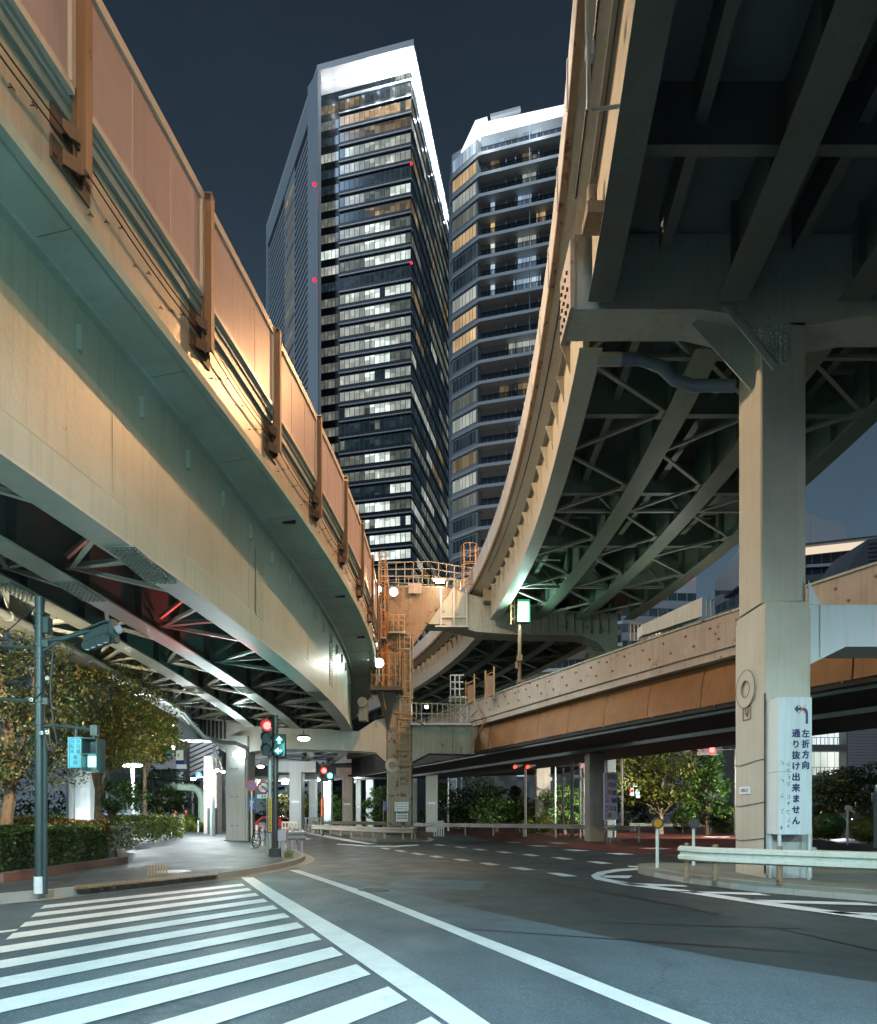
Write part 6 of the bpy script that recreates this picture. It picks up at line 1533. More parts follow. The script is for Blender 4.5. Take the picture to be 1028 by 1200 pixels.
# street lamps: pole, arm, head
def streetlamp(px, D, pytop, label, heads, mat='guard', r=.07, lampw=0, col=(.9,.98,1), base=.15, group=None, glowm='g_white'):
    t = thing('street_lamp', label, 'street lamp', (X(px,D),D,base), group); x = X(px,D); zt = Z(pytop,D)
    MB().tube([(x,D,base-.01),(x,D,base+1.2),(x,D,zt)], [r*1.25, r*1.1, r*.8], 10).build('pole', M[mat], t)
    for (hx, hy, hw) in heads:
        c = P(hx,hy,D); m = MB(); m.tube([(x,D,zt-.08),((x+c.x)/2,D,(zt+c.z)/2+.12),(c.x,D,c.z+.12)], r*.5, 6); m.build('arm', M[mat], t)
        m = MB(); m.sphere(c, hw*D/F, 12, 6, (1,.6,.32)); m.build('lamp_glass', M[glowm], t)
        m = MB(); m.sphere(c+Vector((0,0,.08*hw/4+.05)), hw*D/F*1.12, 12, 6, (1,.65,.3)); m.build('lamp_head', M['galv'], t)
        if lampw: lamp('street_light', c+Vector((0,-.1,-.4)), lampw, col, .15)
    return t
streetlamp(155.5, 44, 893, 'twin headed white street lamp standing behind the clipped hedge', [(148.5,897.5,5),(162.5,897.5,5)], 'clad_white', .1, 2000)
streetlamp(250.5, 42, 873, 'slim white street lamp post with two heads beside the salmon pillar', [(253.5,903.5,3.4),(261.5,905,2.6)], 'galv', .09, 700, group=None)
streetlamp(247.5, 43.5, 911, 'bent arm lamp post with bright white head near the salmon pillar', [(226.5,913.5,3.2)], 'guard', .07, 1100)
streetlamp(201, 95, 848, 'tall distant street lamp against the dark tower blocks', [(201.5,850,2.2)], 'galv', .1, 0)
streetlamp(203, 80, 868, 'distant square headed lamp above the shop sign column', [(204,874.5,3.6)], 'galv', .1, 900)
streetlamp(525.5, 62, 898, 'street lamp with white head beside the leafy tree past the ladder', [(518.5,902.5,2.4)], 'galv', .09, 900, base=0)
streetlamp(1026, 30, 920, 'pale curved street lamp post at the roadside by the pines', [(1034,921,5)], 'clad_white', .06, 0, base=0)
t = thing('road_sign', 'small white plate on the curved roadside lamp post', 'road sign', P(1025,935,29.9)); m = MB(); m.box(X(1022,29.8), X(1030,29.8), 29.8, 29.84, Z(941,29.8), Z(929,29.8)); m.build('sign_face', M['white_paint'], t)
t = thing('guide_post', 'white post with small round head on the verge by the shrubs', 'guide post', (X(993.5,33),33,0)); m = MB(); m.tube([(X(993.5,33),33,0),(X(993.5,33),33,Z(945,33))], .05, 8); m.build('post', M['clad_white'], t); m = MB(); m.disc(P(993.5,947,32.95),(0,1,0),.16,.04,14); m.box(X(989.5,33),X(997.5,33),32.9,32.94,Z(948.5,33),Z(945,33)); m.build('marker', M['clad_white'], t)
# poles with back-turned signals beyond the middle road
for px, D, lab, hpx in ((616,46,'brown pole carrying back-turned signal heads before the dark stone building',(607,622)),(684,47,'pale pole with signal head between the two far piers',(684,)),(651,49,'pale thin lamp post by the bright shrub',())):
    t = thing('signal_pole', lab, 'signal pole', (X(px,D),D,0)); MB().tube([(X(px,D),D,-.01),(X(px,D),D,Z(893,D))], .09 if hpx else .06, 8).build('pole', M['parapet_c' if px != 651 else 'guard'], t)
    for h in hpx:
        m = MB(); m.bar(P(h-4,898,D), P(h+5,895,D), .3, .35); m.build('signal_head', M['sign_white'], t); m = MB(); m.bar(P(h,893,D), P(px,895,D), .08, .08); m.build('arm', M['galv'], t)
        m = MB(); m.disc(P(h-3.5,899,D-.2), (0,1,0), .12, .05, 10); m.build('lens', M['g_tail'], t)
for px, D, top, lab in ((660,44,900,'thin dark bare pole beside the brown signal pole'),(670.5,43,893,'dark thick pole close to the brown far pier'),(680,44,893,'thin pale pole touching the brown far pier'),(644.5,60,890,'slim tall pole behind the two toned pier')):
    t = thing('utility_pole', lab, 'pole', (X(px,D),D,0)); m = MB(); m.tube([(X(px,D),D,0),(X(px,D),D,Z(top,D))], .08 if px != 670.5 else .12, 8); m.build('pole', M['pole_dark'] if px in (660,670.5) else M['guard'], t); m = MB(); m.box(X(px,D)-.05,X(px,D)+.2,D-.1,D,Z(915,D),Z(911,D)); m.build('junction_box', M['galv'], t)
# lit display on the pole above C
t = thing('display_sign', 'glowing white display box on a rusty pole rising from the low parapet', 'display sign', P(609,760,33.4))
m = MB(); m.box(X(606,33.4), X(620.8,33.4), 33.2, 33.55, Z(730,33.4), Z(704,33.4)); c_ = m.build('casing', M['green_paint'], t)
m = MB(); m.box(X(607.2,33.2), X(619.8,33.2), 33.17, 33.199, Z(728.6,33.2), Z(705.4,33.2)); m.build('screen', M['g_screen'], c_)
m = MB(); m.bar(P(599,706,33.7),P(599,732,33.7),.08); m.bar(P(599,711,33.7),P(607,708,33.5),.06); m.bar(P(599,726,33.7),P(607,723,33.5),.06); m.bar(P(603,703,33.7),P(603,730,33.7),.05); m.build('side_frame', M['ladder'], t)
m = MB(); m.tube([P(609,812,33.45), P(609,731,33.45)], .1, 10); m.box(X(604,33.4),X(607,33.4),33.3,33.5,Z(784,33.4),Z(776,33.4)); m.box(X(606,33.4),X(612,33.4),33.25,33.6,Z(775,33.4),Z(768,33.4))
for py in (800,806,811): m.box(X(606,33.4),X(616,33.4),33.1,33.6,Z(py+1,33.4),Z(py-.4,33.4))
m.box(X(606,33.4),X(615,33.4),33.25,33.5,Z(811,33.4),Z(797,33.4)); m.build('pole', M['post_rust'], t)
lamp('display_light', P(613,717,32.7), 260, (.6,1,.82), .2)
fr_t = thing('railing', 'rusted yellow railing between the flaking beam end and the low parapet', 'railing', P(750,740,30.5))
m = MB()
for k in range(9): px = 739+4.3*k; m.bar(P(px,752-.6*k,30.5-.2*k), P(px,728.5+.75*k,30.5-.2*k), .05)
m.bar(P(738,728.5,30.5),P(776,735,28.8),.06); m.build('bar', M['ladder'], fr_t)
# plate and equipment in front of B's far end: service tray behind C
t = thing('service_cabinet', 'pale long steel trough behind the low parapet with two bent yellow pipes', 'cabinet', P(790,735,25.5)); a, b = P(752,745,26.6), P(823,722,24.4); m = MB(); m.hull8([a,b,b+Vector((0,.6,0)),a+Vector((0,.6,0))],[a+Vector((0,0,.45)),b+Vector((0,0,.75)),b+Vector((0,.6,.75)),a+Vector((0,.6,.45))]); m.build('trough', M['sign_white'], t)
m = MB(); m.tube([P(828.5,722,24),P(828.5,703.5,24),P(831,702,24)],.03,6); m.tube([P(834,722,23.8),P(834,705,23.8),P(837,701.5,23.8)],.03,6); m.build('bent_pipe', M['railing'], t)

# ================================================================== monument, bollards, bicycle, vehicles
t = thing('monument', 'white floodlit square pillar rising behind the clipped hedges', 'monument', (X(97,25),25,.15))
m = MB(); x0, x1 = X(88,24.5), X(105.5,24.5); m.box(x0, x1, 24.5, 25.2, .14, Z(902,24.5)); m.build('pillar', M['sign_white'], t)
m = MB(); m.box(x0-.9, x0-.2, 25.4, 26, .14, Z(915,25)); m.box(x0-.13, x0-.02, 24.3, 25.2, .14, Z(912,24.5)); m.build('side_slab', M['galv'], t)
m = MB(); m.box(x0+.02, x0+.46, 24.46, 24.49, Z(962,24.5), Z(946,24.5)); m.build('plaque', M['white_paint'], t)
t2_ = thing('spotlight', 'small ground spotlight washing the white monument pillar', 'spotlight', P(112,972,22.5)); m = MB(); m.sphere(P(112,970,22.5), .1, 10, 6); m.build('lens', M['g_white'], t2_); m = MB(); c = P(112,970,22.5); m.tube([(c.x,c.y,.2),(c.x,c.y,c.z-.08)], .05, 8); m.build('base', M['bolt'], t2_)
lamp('monument_light', P(101,962,23.3), 160, (.9,.98,1), .08)
for px, D, h_, mt, lab in ((160,60,.9,'orange_text','thin orange and white marker post on the lawn beyond the hedge'),(307,29,.9,'clad_white','white bollard next to the parked bicycle'),(301,31,.95,'clad_white','white bollard between sign pole and grey column'),(232.5,52,1.0,'clad_white','white marker post in front of the round shrub'),(228,55,1.1,'black','black and white striped marker behind the round shrub')):
    t = thing('bollard', lab, 'bollard', (X(px,D),D,.15)); MB().tube([(X(px,D),D,.14),(X(px,D),D,.15+h_)], .07, 10).build('post', M[mt], t); m = MB(); m.tube([(X(px,D),D,.15+h_*.6),(X(px,D),D,.15+h_*.72)], .075, 10); m.build('band', M['white_paint' if mt != 'clad_white' else 'galv'], t)
t = thing('cabinet', 'dark utility cabinet standing against the salmon pillar', 'cabinet', (X(245,46.5),46.5,.15)); m = MB(); m.box(X(243,46.5),X(251,46.5),46.5,47.2,.14,Z(947,46.5)); m.build('body', M['pole_teal'], t); m = MB(); m.box(X(243.6,46.5),X(246.8,46.5),46.46,46.49,.3,Z(949,46.5)); m.build('door', M['pole_teal'], t)
# bicycle
def bicycle(loc, rz, label):
    t = thing('bicycle', label, 'bicycle', (0,0,0)); r = .33
    for x in (-.52,.52):
        m = MB(); m.ring((x,0,r), (0,1,0), r-.035, r, .035, 26); w_ = m.build('wheel', M['rubber'], t)
        m = MB()
        for k in range(9): a = 2*math.pi*k/9; m.bar((x,0,r),(x+(r-.04)*math.cos(a),0,r+(r-.04)*math.sin(a)),.008)
        m.disc((x,0,r),(0,1,0),.03,.08,10); m.build('spoke', M['chrome'], w_)
    m = MB(); bb = (-.08,0,.29); st_ = (-.2,0,.78); hd = (.36,0,.82)
    for a, b in ((bb,st_),(bb,(.36,0,.72)),((-.18,0,.7),hd),(bb,(-.52,0,r)),(st_,(-.52,0,r)),(hd,(.52,0,r))): m.tube([a,b],.016,6)
    m.build('frame', M['blue'], t)
    m = MB(); m.tube([hd,(.34,0,.98)],.014,6); m.tube([(.25,-.27,1.0),(.36,-.15,1.0),(.36,.15,1.0),(.25,.27,1.0)],.014,6); m.build('handlebar', M['chrome'], t)
    m = MB(); m.sphere((-.24,0,.88),.1,10,6,(1.3,.8,.4)); m.tube([st_,(-.23,0,.86)],.014,6); m.build('saddle', M['black'], t)
    m = MB(); m.box(.4,.68,-.17,.17,.72,.94); m.build('basket', M['galv'], t)
    t.location = loc; t.rotation_euler = (0,0,rz); return t
bicycle((X(309.5,27.5),27.5,.15), R(68), 'blue city bicycle with front basket parked by the no cycling sign')
bicycle((X(303,33),33,.15), R(80), 'bicycle parked further back between the bollards')
# vehicles
def vehicle(label, cat, loc, rz, col, L=4.4, W=1.75, H=1.5, van=False, lit_front=False, lit_tail=False):
    t = thing('parked_car' if not lit_front else 'passenger_van', label, cat, (0,0,0)); cm = plain('car_paint', col, .25)
    hb = H*.52
    if van: side = [(-L/2,.3),(-L/2,H*.62),(-L/2+.12,H*.95),(-L/2+.35,H),(L*.12,H),(L*.26,H*.92),(L*.38,hb+.12),(L/2-.08,hb-.05),(L/2,.6),(L/2,.3)]
    else: side = [(-L/2,.3),(-L/2,hb*.95),(-L/2+.5,hb+.06),(-L*.27,H*.97),(-L*.05,H),(L*.1,H*.95),(L*.24,hb+.08),(L/2-.2,hb*.9),(L/2,.55),(L/2,.3)]
    secs = []
    for y, k, dz in ((-W/2,.93,-.02),(-W/2*.93,1.0,0),(W/2*.93,1.0,0),(W/2,.93,-.02)): secs.append([(x*(.985 if k<1 else 1), y, z if z < hb+.2 or k == 1 else z-.06) for x, z in side])
    MB().loft(secs).build('body', cm, t)
    m = MB()
    for sy in (-1,1):
        y = sy*(W/2+.004); pts = ([(-L/2+.35,hb+.1),(-L/2+.45,H*.92),(L*.12,H*.92),(L*.25,hb+.12)] if van else [(-L*.30,hb+.08),(-L*.2,H*.9),(L*.06,H*.9),(L*.19,hb+.1)])
        a = [(x,y,z) for x, z in pts]; b = [(x,y-sy*.02,z) for x, z in pts]; m.add(a+b, [(0,1,2,3),(7,6,5,4),(0,4,5,1),(1,5,6,2),(2,6,7,3),(3,7,4,0)])
    xf = (L*.26, L*.38) if van else (L*.1, L*.24); zf = (H*.9, hb+.16) if van else (H*.92, hb+.1)
    m.add([(xf[1]+.02,-W*.42,zf[1]),(xf[1]+.02,W*.42,zf[1]),(xf[0]+.03,W*.38,zf[0]),(xf[0]+.03,-W*.38,zf[0])], [(0,1,2,3)])
    xb = (-L/2-.005,-L/2+.1) if van else (-L/2+.47,-L*.28)
    m.add([(xb[0],-W*.42,hb+.1),(xb[0],W*.42,hb+.1),(xb[1],W*.38,H*.92),(xb[1],-W*.38,H*.92)], [(3,2,1,0)]); m.build('window', M['dark_glass'], t)
    for x in (-L*.3, L*.31):
        for sy in (-1,1):
            m = MB(); m.tube([(x,sy*(W/2-.18),.31),(x,sy*(W/2+.01),.31)], .31, 20); w_ = m.build('wheel', M['rubber'], t); m = MB(); m.disc((x,sy*(W/2+.015),.31),(0,1,0),.19,.02,16); m.build('rim', M['chrome'], w_)
    for sy in (-1,1):
        m = MB(); m.sphere((L/2-.03,sy*W*.36,.68),.12,10,6,(.4,1.3,.8)); m.build('headlight', M['g_head' if lit_front else 'chrome'], t)
        m = MB(); m.box(-L/2-.01,-L/2+.04,sy*W*.4-.14,sy*W*.4+.14,.68,.92); m.build('tail_light', M['g_tail' if lit_tail else 'red'], t)
    t.location = loc; t.rotation_euler = (0,0,rz); return t
v = vehicle('dark van with glaring headlight emerging behind the turn sign', 'van', (X(938,46),47,0), R(-30), (.05,.055,.07), 4.8, 1.8, 1.95, True, True)
lamp('headlight_beam', (X(972,43),42.5,.8), 900, (.8,.88,1), .15, 'SPOT', (X(1010,38),36,0), 120)
vehicle('red car waiting behind the parked bicycles', 'car', (X(316,56),56,0), R(172), (.5,.03,.02), lit_tail=True)
vehicle('pale car far along the side street beside a red tail lamp', 'car', (X(196,85),85,0), R(95), (.35,.38,.40), lit_tail=True)
vehicle('dark car at the end of the side street in front of the red shopfront', 'car', (X(212,90),90,0), R(100), (.08,.09,.1), lit_tail=True)
# sign cluster and shop column along the side street
t = thing('street_sign_column', 'grey signboard column with navy band beside the slatted building', 'signboard', (X(211,60),60,0)); m = MB(); m.box(X(206,60),X(218,60),60,60.6,Z(915,60),Z(872,60)); m.build('casing', M['bl_dark'], t); m = MB(); m.box(X(206.5,60),X(215,60),59.95,59.99,Z(891,60),Z(879,60)); m.build('panel', glow('lit_sign_panel',(.75,.85,.7),.5), t); m = MB(); m.box(X(206.5,60),X(216,60),59.94,59.99,Z(895,60),Z(891.2,60)); m.build('band', M['navy'], t); m = MB(); m.box(X(207,60),X(219,60),59.94,59.99,Z(901,60),Z(896,60)); m.box(X(209,60),X(215,60),59.94,59.99,Z(914,60),Z(905,60)); m.build('lower_panel', M['sign_white'], t); m = MB(); m.box(X(209,60.2),X(214,60.2),60.1,60.5,0,Z(915,60)); m.build('post', M['galv'], t)
for px, py, w_, h_, mt, lab in ((198,879,3.2,3.8,'green','green road sign above the side street'),(197,889,2,3,'green','smaller green road sign below the first one'),(195,899,2,2.6,'amb','orange lit sign over the side street'),(193.5,906,3,3,'cy','cyan and white lit sign over the side street')):
    t = thing('hanging_sign', lab, 'sign', P(px,py,95)); m = MB(); m.box(X(px-w_,95),X(px+w_,95),95,95.2,Z(py+h_,95),Z(py-h_,95)); m.build('sign_face', {'green':glow('lit_green_sign',(.0,.42,.3),.8),'amb':glow('lit_orange_sign',(1,.3,.08),1.0),'cy':glow('lit_cyan_sign',(.5,.9,.9),.9)}[mt], t); m = MB(); m.bar(P(px,py,95.1),P(px+9,py-1,95.1),.1); m.build('arm', M['galv'], t)
t = thing('arch_frame', 'bent pale green steel frame over the pavement beyond the salmon pillar', 'frame', (X(232,56),56,0)); m = MB(); m.tube([P(237,966,56),P(236.5,935,56),P(233,927,56),P(227,923.5,56),P(212,922.5,56),P(196,923,60)], .34, 8); m.build('arch', plain('pale_green_paint',(.40,.55,.42),.4), t)
t = thing('convex_mirror', 'round traffic mirror on the thin grey pier', 'mirror', P(416,914.5,82)); m = MB(); m.disc(P(416,914.5,82),(0,1,0),.32*1.2,.08,20); m.build('mirror_face', M['galv'], t); m = MB(); m.ring(P(416,914.5,81.9),(0,1,0),.34*1.1,.46,.1,20); m.build('rim', M['bolt'], t)
t = thing('banner', 'small blue banner standing among the shrubs before the stone building', 'banner', P(610,950,58)); m = MB(); m.loft([[P(607.5,955,58),P(610.5,955,58),P(612,945,58),P(609,945,58)],[v_+Vector((0,.05,0)) for v_ in (P(607.5,955,58),P(610.5,955,58),P(612,945,58),P(609,945,58))]]); m.build('cloth', M['blue'], t); m = MB(); m.tube([(X(609,58.1),58.1,0),(X(611,58.1),58.1,Z(944,58))], .03, 6); m.build('pole', M['galv'], t)
t = thing('banner', 'blue upright banner beside the middle pier column', 'banner', P(451.5,944,58)); m = MB(); m.box(X(449.5,58),X(453,58),58,58.05,Z(950,58),Z(939,58)); m.build('cloth', M['blue'], t); m = MB(); m.tube([(X(449.3,58),58,0),(X(449.3,58),58,Z(938,58))], .03, 6); m.build('pole', M['galv'], t)

# ================================================================== vegetation
L = {}
L['orange_green'] = leafmat('orange_green_leaf', [(0, (.028,.065,.016)), (.5, (.085,.125,.024)), (.74, (.20,.15,.024)), (1, (.42,.21,.03))])  # leaf colours run from green to orange
L['mixed'] = leafmat('green_to_tan_leaf', [(0, (.018,.045,.018)), (.5, (.045,.075,.022)), (.8, (.16,.11,.03)), (1, (.24,.20,.12))])  # leaf colours run from green to tan
L['pale'] = leafmat('silver_green_leaf', [(0, (.03,.05,.03)), (.5, (.10,.12,.08)), (1, (.30,.32,.26))])
L['green'] = leafmat('fresh_green_leaf', [(0, (.02,.06,.012)), (.5, (.06,.14,.02)), (1, (.14,.22,.04))])
L['olive'] = leafmat('yellow_green_leaf', [(0, (.025,.05,.01)), (.5, (.09,.11,.015)), (1, (.22,.20,.03))])
L['dark'] = leafmat('dark_green_leaf', [(0, (.010,.024,.008)), (.6, (.025,.055,.014)), (1, (.06,.10,.025))])
L['hedge'] = leafmat('clipped_hedge_leaf', [(0, (.016,.036,.011)), (.5, (.048,.082,.017)), (.9, (.11,.14,.032)), (1, (.22,.15,.045))])
L['box'] = leafmat('yellow_green_hedge_leaf', [(0, (.05,.08,.01)), (.5, (.14,.19,.018)), (1, (.26,.30,.04))])
L['rusty'] = leafmat('rust_tinted_hedge_leaf', [(0, (.04,.04,.01)), (.5, (.14,.07,.015)), (1, (.26,.13,.03))])
def leaves(pts, nrm, size, seed):
    """numpy cloud of bent leaf quads"""
    g = np.random.default_rng(seed); n = len(pts)
    d = g.normal(size=(n,3)); d /= np.linalg.norm(d, axis=1, keepdims=True)
    nn = nrm*.8 + d*.9; nn /= np.linalg.norm(nn, axis=1, keepdims=True)
    t = np.cross(nn, g.normal(size=(n,3))); t /= np.linalg.norm(t, axis=1, keepdims=True); b = np.cross(nn, t)
    s = size*g.uniform(.6,1.35,size=(n,1)); 
    v = np.stack([pts - t*s, pts + b*s*.45 + nn*s*.12, pts + t*s, pts - b*s*.45 + nn*s*.12], axis=1).reshape(-1,3)
    f = np.arange(4*n).reshape(n,4)
    return v, f
def leafmesh(name, v, f, mat, parent):
    me = bpy.data.meshes.new(name); n = len(f)
    me.vertices.add(len(v)); me.vertices.foreach_set('co', v.astype(np.float32).ravel())
    me.loops.add(4*n); me.loops.foreach_set('vertex_index', f.astype(np.int32).ravel())
    me.polygons.add(n); me.polygons.foreach_set('loop_start', np.arange(0,4*n,4,dtype=np.int32))
    try: me.polygons.foreach_set('loop_total', np.full(n,4,dtype=np.int32))
    except Exception: pass
    me.materials.append(mat); me.update(calc_edges=True); me.validate()
    o = bpy.data.objects.new(name, me); COL.objects.link(o); o.parent = parent
    w_ = Vector((0,0,0)); q = parent
    while q is not None: w_ += q.location; q = q.parent
    o.location = -w_; return o
def tree(label, x, y, h, rx, rz, leaf, seed, n=2600, size=.16, trunk_h=.35, bark='bark', kind='round', tr=.16, nl=9, group=None, base=0, clumps=34):
    g = np.random.default_rng(seed); rr = random.Random(seed)
    t = thing('pine_tree' if kind == 'pine' else 'tree', label, 'tree', (x,y,base), group)
    cz = h - rz; c = np.array([x,y,base+cz])
    m = MB(); th = h*trunk_h; lean = rr.uniform(-.2,.2)
    m.tube([(x,y,base-.05),(x+lean*.2,y,base+th*.5),(x+lean*.6,y+.1,base+th),(x+lean,y,base+cz)], [tr*1.3, tr, tr*.8, tr*.35], 9)
    cent = []
    for i in range(clumps):
        d = g.normal(size=3); d /= np.linalg.norm(d); k = g.uniform(.35,1.0)**.6
        p = d*k*np.array([rx,rx*.9,rz])
        if kind == 'cone': p[2] = rz*(2*g.uniform(0,1)-1); q = (1-(p[2]/rz+1)/2)**.8; a = g.uniform(0,6.28); p[:2] = np.array([np.cos(a),np.sin(a)])*rx*q*g.uniform(.4,1)
        if kind == 'pine': p[2] *= .9; p = p*np.array([1,1,1]); p[2] = round(p[2]/(rz*.45))*rz*.45 + g.uniform(-.1,.1)
        cent.append(c+p)
    for i in range(nl):
        q = cent[i*len(cent)//nl]; s0 = Vector((x+lean*.6,y+.1,base+th*rr.uniform(.85,1.25))); mid = s0.lerp(Vector(q),.5)+Vector((rr.uniform(-.3,.3),rr.uniform(-.3,.3),.3))
        m.tube([s0, mid, Vector(q)], [tr*.5, tr*.3, tr*.08], 6)
    m.build('trunk', M[bark], t)
    per = n//clumps; P_, N_ = [], []
    cr_ = .36*rx if kind != 'cone' else .3*rx
    for q in cent:
        k = cr_*g.uniform(.6,1.35); e = g.normal(size=(per,3)); e /= np.linalg.norm(e,axis=1,keepdims=True); rad = g.uniform(.3,1,size=(per,1))**.5
        off = e*rad*k*np.array([1.15,1.15,.62 if kind != 'pine' else .3]); P_.append(q+off); N_.append(e*np.array([1,1,1.4])+np.array([0,0,.35]))
    v, f = leaves(np.concatenate(P_), np.concatenate(N_), size, seed)
    leafmesh('crown', v, f, L[leaf], t); return t
tree('large dome shaped orange leaved tree behind the pedestrian signal', X(116,22.5), 22.5, 7.6, 2.45, 2.1, 'orange_green', 1, 34000, .055, .3, tr=.13, base=.15, clumps=70)
tree('tall tree with silvery and orange leaves behind the blue green pole', X(6,17.5), 17.5, 7.0, 2.0, 2.7, 'mixed', 2, 17000, .055, .33, tr=.17, base=.15, clumps=60)
tree('pale leaved tree reaching under the girder beside the blue green pole', X(40,20), 20.5, 7.4, 1.7, 1.6, 'pale', 12, 9000, .055, .5, tr=.1, base=.15, clumps=40)
tree('smaller dark green tree between orange tree and twin street lamp', X(170,52), 52, 11.0, 2.9, 2.8, 'olive', 3, 7000, .14, .45, tr=.17, base=.15, clumps=50)
tree('low spreading green tree beside the lit monument pillar', X(131,29), 29, 3.2, 1.3, .9, 'green', 4, 2500, .08, .35, tr=.12, base=.15, clumps=40)
tree('dark tree over the side street near the signboard column', X(186,58), 58, 6.0, 3.0, 2.4, 'dark', 5, 3000, .2, .3, base=0)
tree('yellow green street tree with pale forked trunk beyond the delineators', X(775,52), 52, 7.6, 3.9, 2.9, 'olive', 6, 6500, .17, .22, 'bark_pale', tr=.16, nl=16, clumps=52)
tree('conical dark green tree behind the red signal', X(829,50), 50, 7.6, 2.4, 3.3, 'green', 7, 4200, .16, .12, kind='cone', tr=.14, clumps=52)
tree('dark broad tree behind the small far signals', X(737,60), 60, 7.4, 3.2, 3.2, 'dark', 8, 3200, .2, .2)
tree('big round dark tree before the stone building', X(556,62), 62, 5.6, 3.0, 2.3, 'dark', 9, 4600, .15, .3, clumps=50)
tree('pointed dark tree in the middle of the shrubs', X(604,60), 60, 4.3, 1.8, 1.9, 'dark', 10, 2400, .15, .2, kind='cone')
tree('green shrub like tree beside the blue banner', X(582,58), 58, 3.2, 2.4, 1.4, 'green', 11, 2600, .14, .2)
tree('bright green bushy tree between the two signal poles', X(662,52), 52, 3.9, 2.2, 1.7, 'green', 13, 3000, .14, .2)
tree('yellow green low tree touching the two toned pier', X(622,57), 57, 3.3, 1.7, 1.4, 'olive', 14, 2200, .13, .2)
tree('leafy green tree between broad grey pier and thin white pier', X(523,66), 66, 5.0, 1.6, 2.3, 'green', 15, 2800, .15, .3)
tree('bright lit green tree seen past the slab piers', X(446,72), 72, 5.2, 2.0, 2.4, 'green', 16, 2600, .17, .3)
tree('green tree peeking between pinkish and pale piers', X(394,86), 86, 5.0, 1.8, 2.2, 'green', 17, 1800, .2, .3)
tree('dull tree behind the white balustrade', X(365,90), 90, 4.8, 2.4, 2.0, 'olive', 18, 1800, .2, .3)
tree('dark tree beyond the red car', X(334,84), 84, 4.9, 2.6, 2.0, 'mixed', 19, 1800, .2, .3)
tree('layered dark pine in front of the glazed building', X(975,42), 42, 4.6, 2.2, 1.8, 'olive', 20, 5200, .12, .3, kind='pine', tr=.13, clumps=46)
tree('second layered pine with bare trunk beside the curved lamp post', X(1012,40), 40, 4.8, 2.4, 1.6, 'dark', 21, 5200, .12, .4, kind='pine', tr=.13, clumps=46)
tree('dim tree half hidden behind the turn sign', X(948,48), 48, 4.6, 1.9, 1.9, 'dark', 22, 2600, .14, .3)
def bush(name, label, poly, z0, z1, leaf, seed, n, size, stems=None, base_z=None, round_=.12):
    t = thing(name, label, name, (sum(p[0] for p in poly)/len(poly), sum(p[1] for p in poly)/len(poly), z0))
    g = np.random.default_rng(seed); a = np.array(poly, float); lo, hi = a.min(0), a.max(0); out = []; nr = []
    def inside(p):
        c = False; j = len(a)-1
        for i in range(len(a)):
            if (a[i][1] > p[1]) != (a[j][1] > p[1]) and p[0] < (a[j][0]-a[i][0])*(p[1]-a[i][1])/(a[j][1]-a[i][1])+a[i][0]: c = not c
            j = i
        return c
    cen = a.mean(0)
    while len(out) < n:
        if g.random() < .5:
            i = g.integers(len(a)); p = a[i]+(a[(i+1)%len(a)]-a[i])*g.random(); e = a[(i+1)%len(a)]-a[i]; nrm = np.array([e[1],-e[0]]); nrm /= np.linalg.norm(nrm)+1e-9
            if np.dot(nrm, p-cen) < 0: nrm = -nrm
            z = z0 + (z1-z0)*g.random()**.8; bul = .07*math.sin(p[0]*3.1+z*4)+.06*math.sin(p[1]*2.3+1)
            q = p + nrm*(bul - abs(g.normal())*.10 - round_*max(0,(z-z0)/(z1-z0)-.75)*4*.6); out.append((q[0],q[1],z)); nr.append((nrm[0],nrm[1],.4))
        else:
            p = lo+(hi-lo)*g.random(2)
            if inside(p): out.append((p[0],p[1],z1+.06*math.sin(p[0]*2.2)+.05*math.sin(p[1]*3)-abs(g.normal())*.06)); nr.append((0,0,1))
    v, f = leaves(np.array(out), np.array(nr), size, seed); leafmesh('foliage', v, f, L[leaf], t)
    m = MB()
    for i in range(14):
        p = cen + (a[g.integers(len(a))]-cen)*.7*g.random(); m.tube([(p[0],p[1],z0-.02),(p[0]+.1,p[1],z0+(z1-z0)*.7)], .02, 5)
    m.build('stem', M['bark'], t); return t
bush('hedge', 'long dark clipped hedge in the stone kerbed bed beside the crossing', [(-9.75,13.8),(-9.75,18.2),(-10.6,19.6),(-13.5,19.4),(-16,14)], .28, 1.25, 'hedge', 31, 24000, .055)
bush('hedge', 'rust tinted hedge in front of the lit monument pillar', [(-11.0,20.2),(-11.4,21.6),(-18,22),(-17.5,19.8),(-12.8,19.8)], .28, 1.42, 'rusty', 32, 7000, .07)
bush('hedge', 'yellow green clipped hedge further along the pavement', [(-15.0,31.0),(-15.4,37),(-18,44),(-24,44),(-23,33),(-18.5,29.5)], .2, 1.5, 'box', 33, 14000, .09)
bush('shrub', 'pale variegated shrub glowing beside the monument spotlight', [(-12.0,22.5),(-11.8,24.2),(-13.2,24.5),(-13.6,22.8)], .28, 1.15, 'pale', 34, 2500, .07)
def ball(label, px, D, r, leaf, seed, n=1800, size=.09, base=.1):
    t = thing('shrub', label, 'shrub', (X(px,D),D,base)); g = np.random.default_rng(seed); e = g.normal(size=(n,3)); e /= np.linalg.norm(e,axis=1,keepdims=True)
    p = e*r*(1-abs(g.normal(size=(n,1)))*.12)*(1+.09*np.sin(e[:,:1]*5+seed)+.07*np.sin(e[:,2:3]*7))*np.array([1,1,.9]) + np.array([X(px,D),D,base+r*.85]); v, f = leaves(p, e, size, seed); leafmesh('foliage', v, f, L[leaf], t)
    m = MB(); m.tube([(X(px,D),D,base-.05),(X(px,D),D,base+r*.8)], .05, 6); m.build('stem', M['bark'], t)
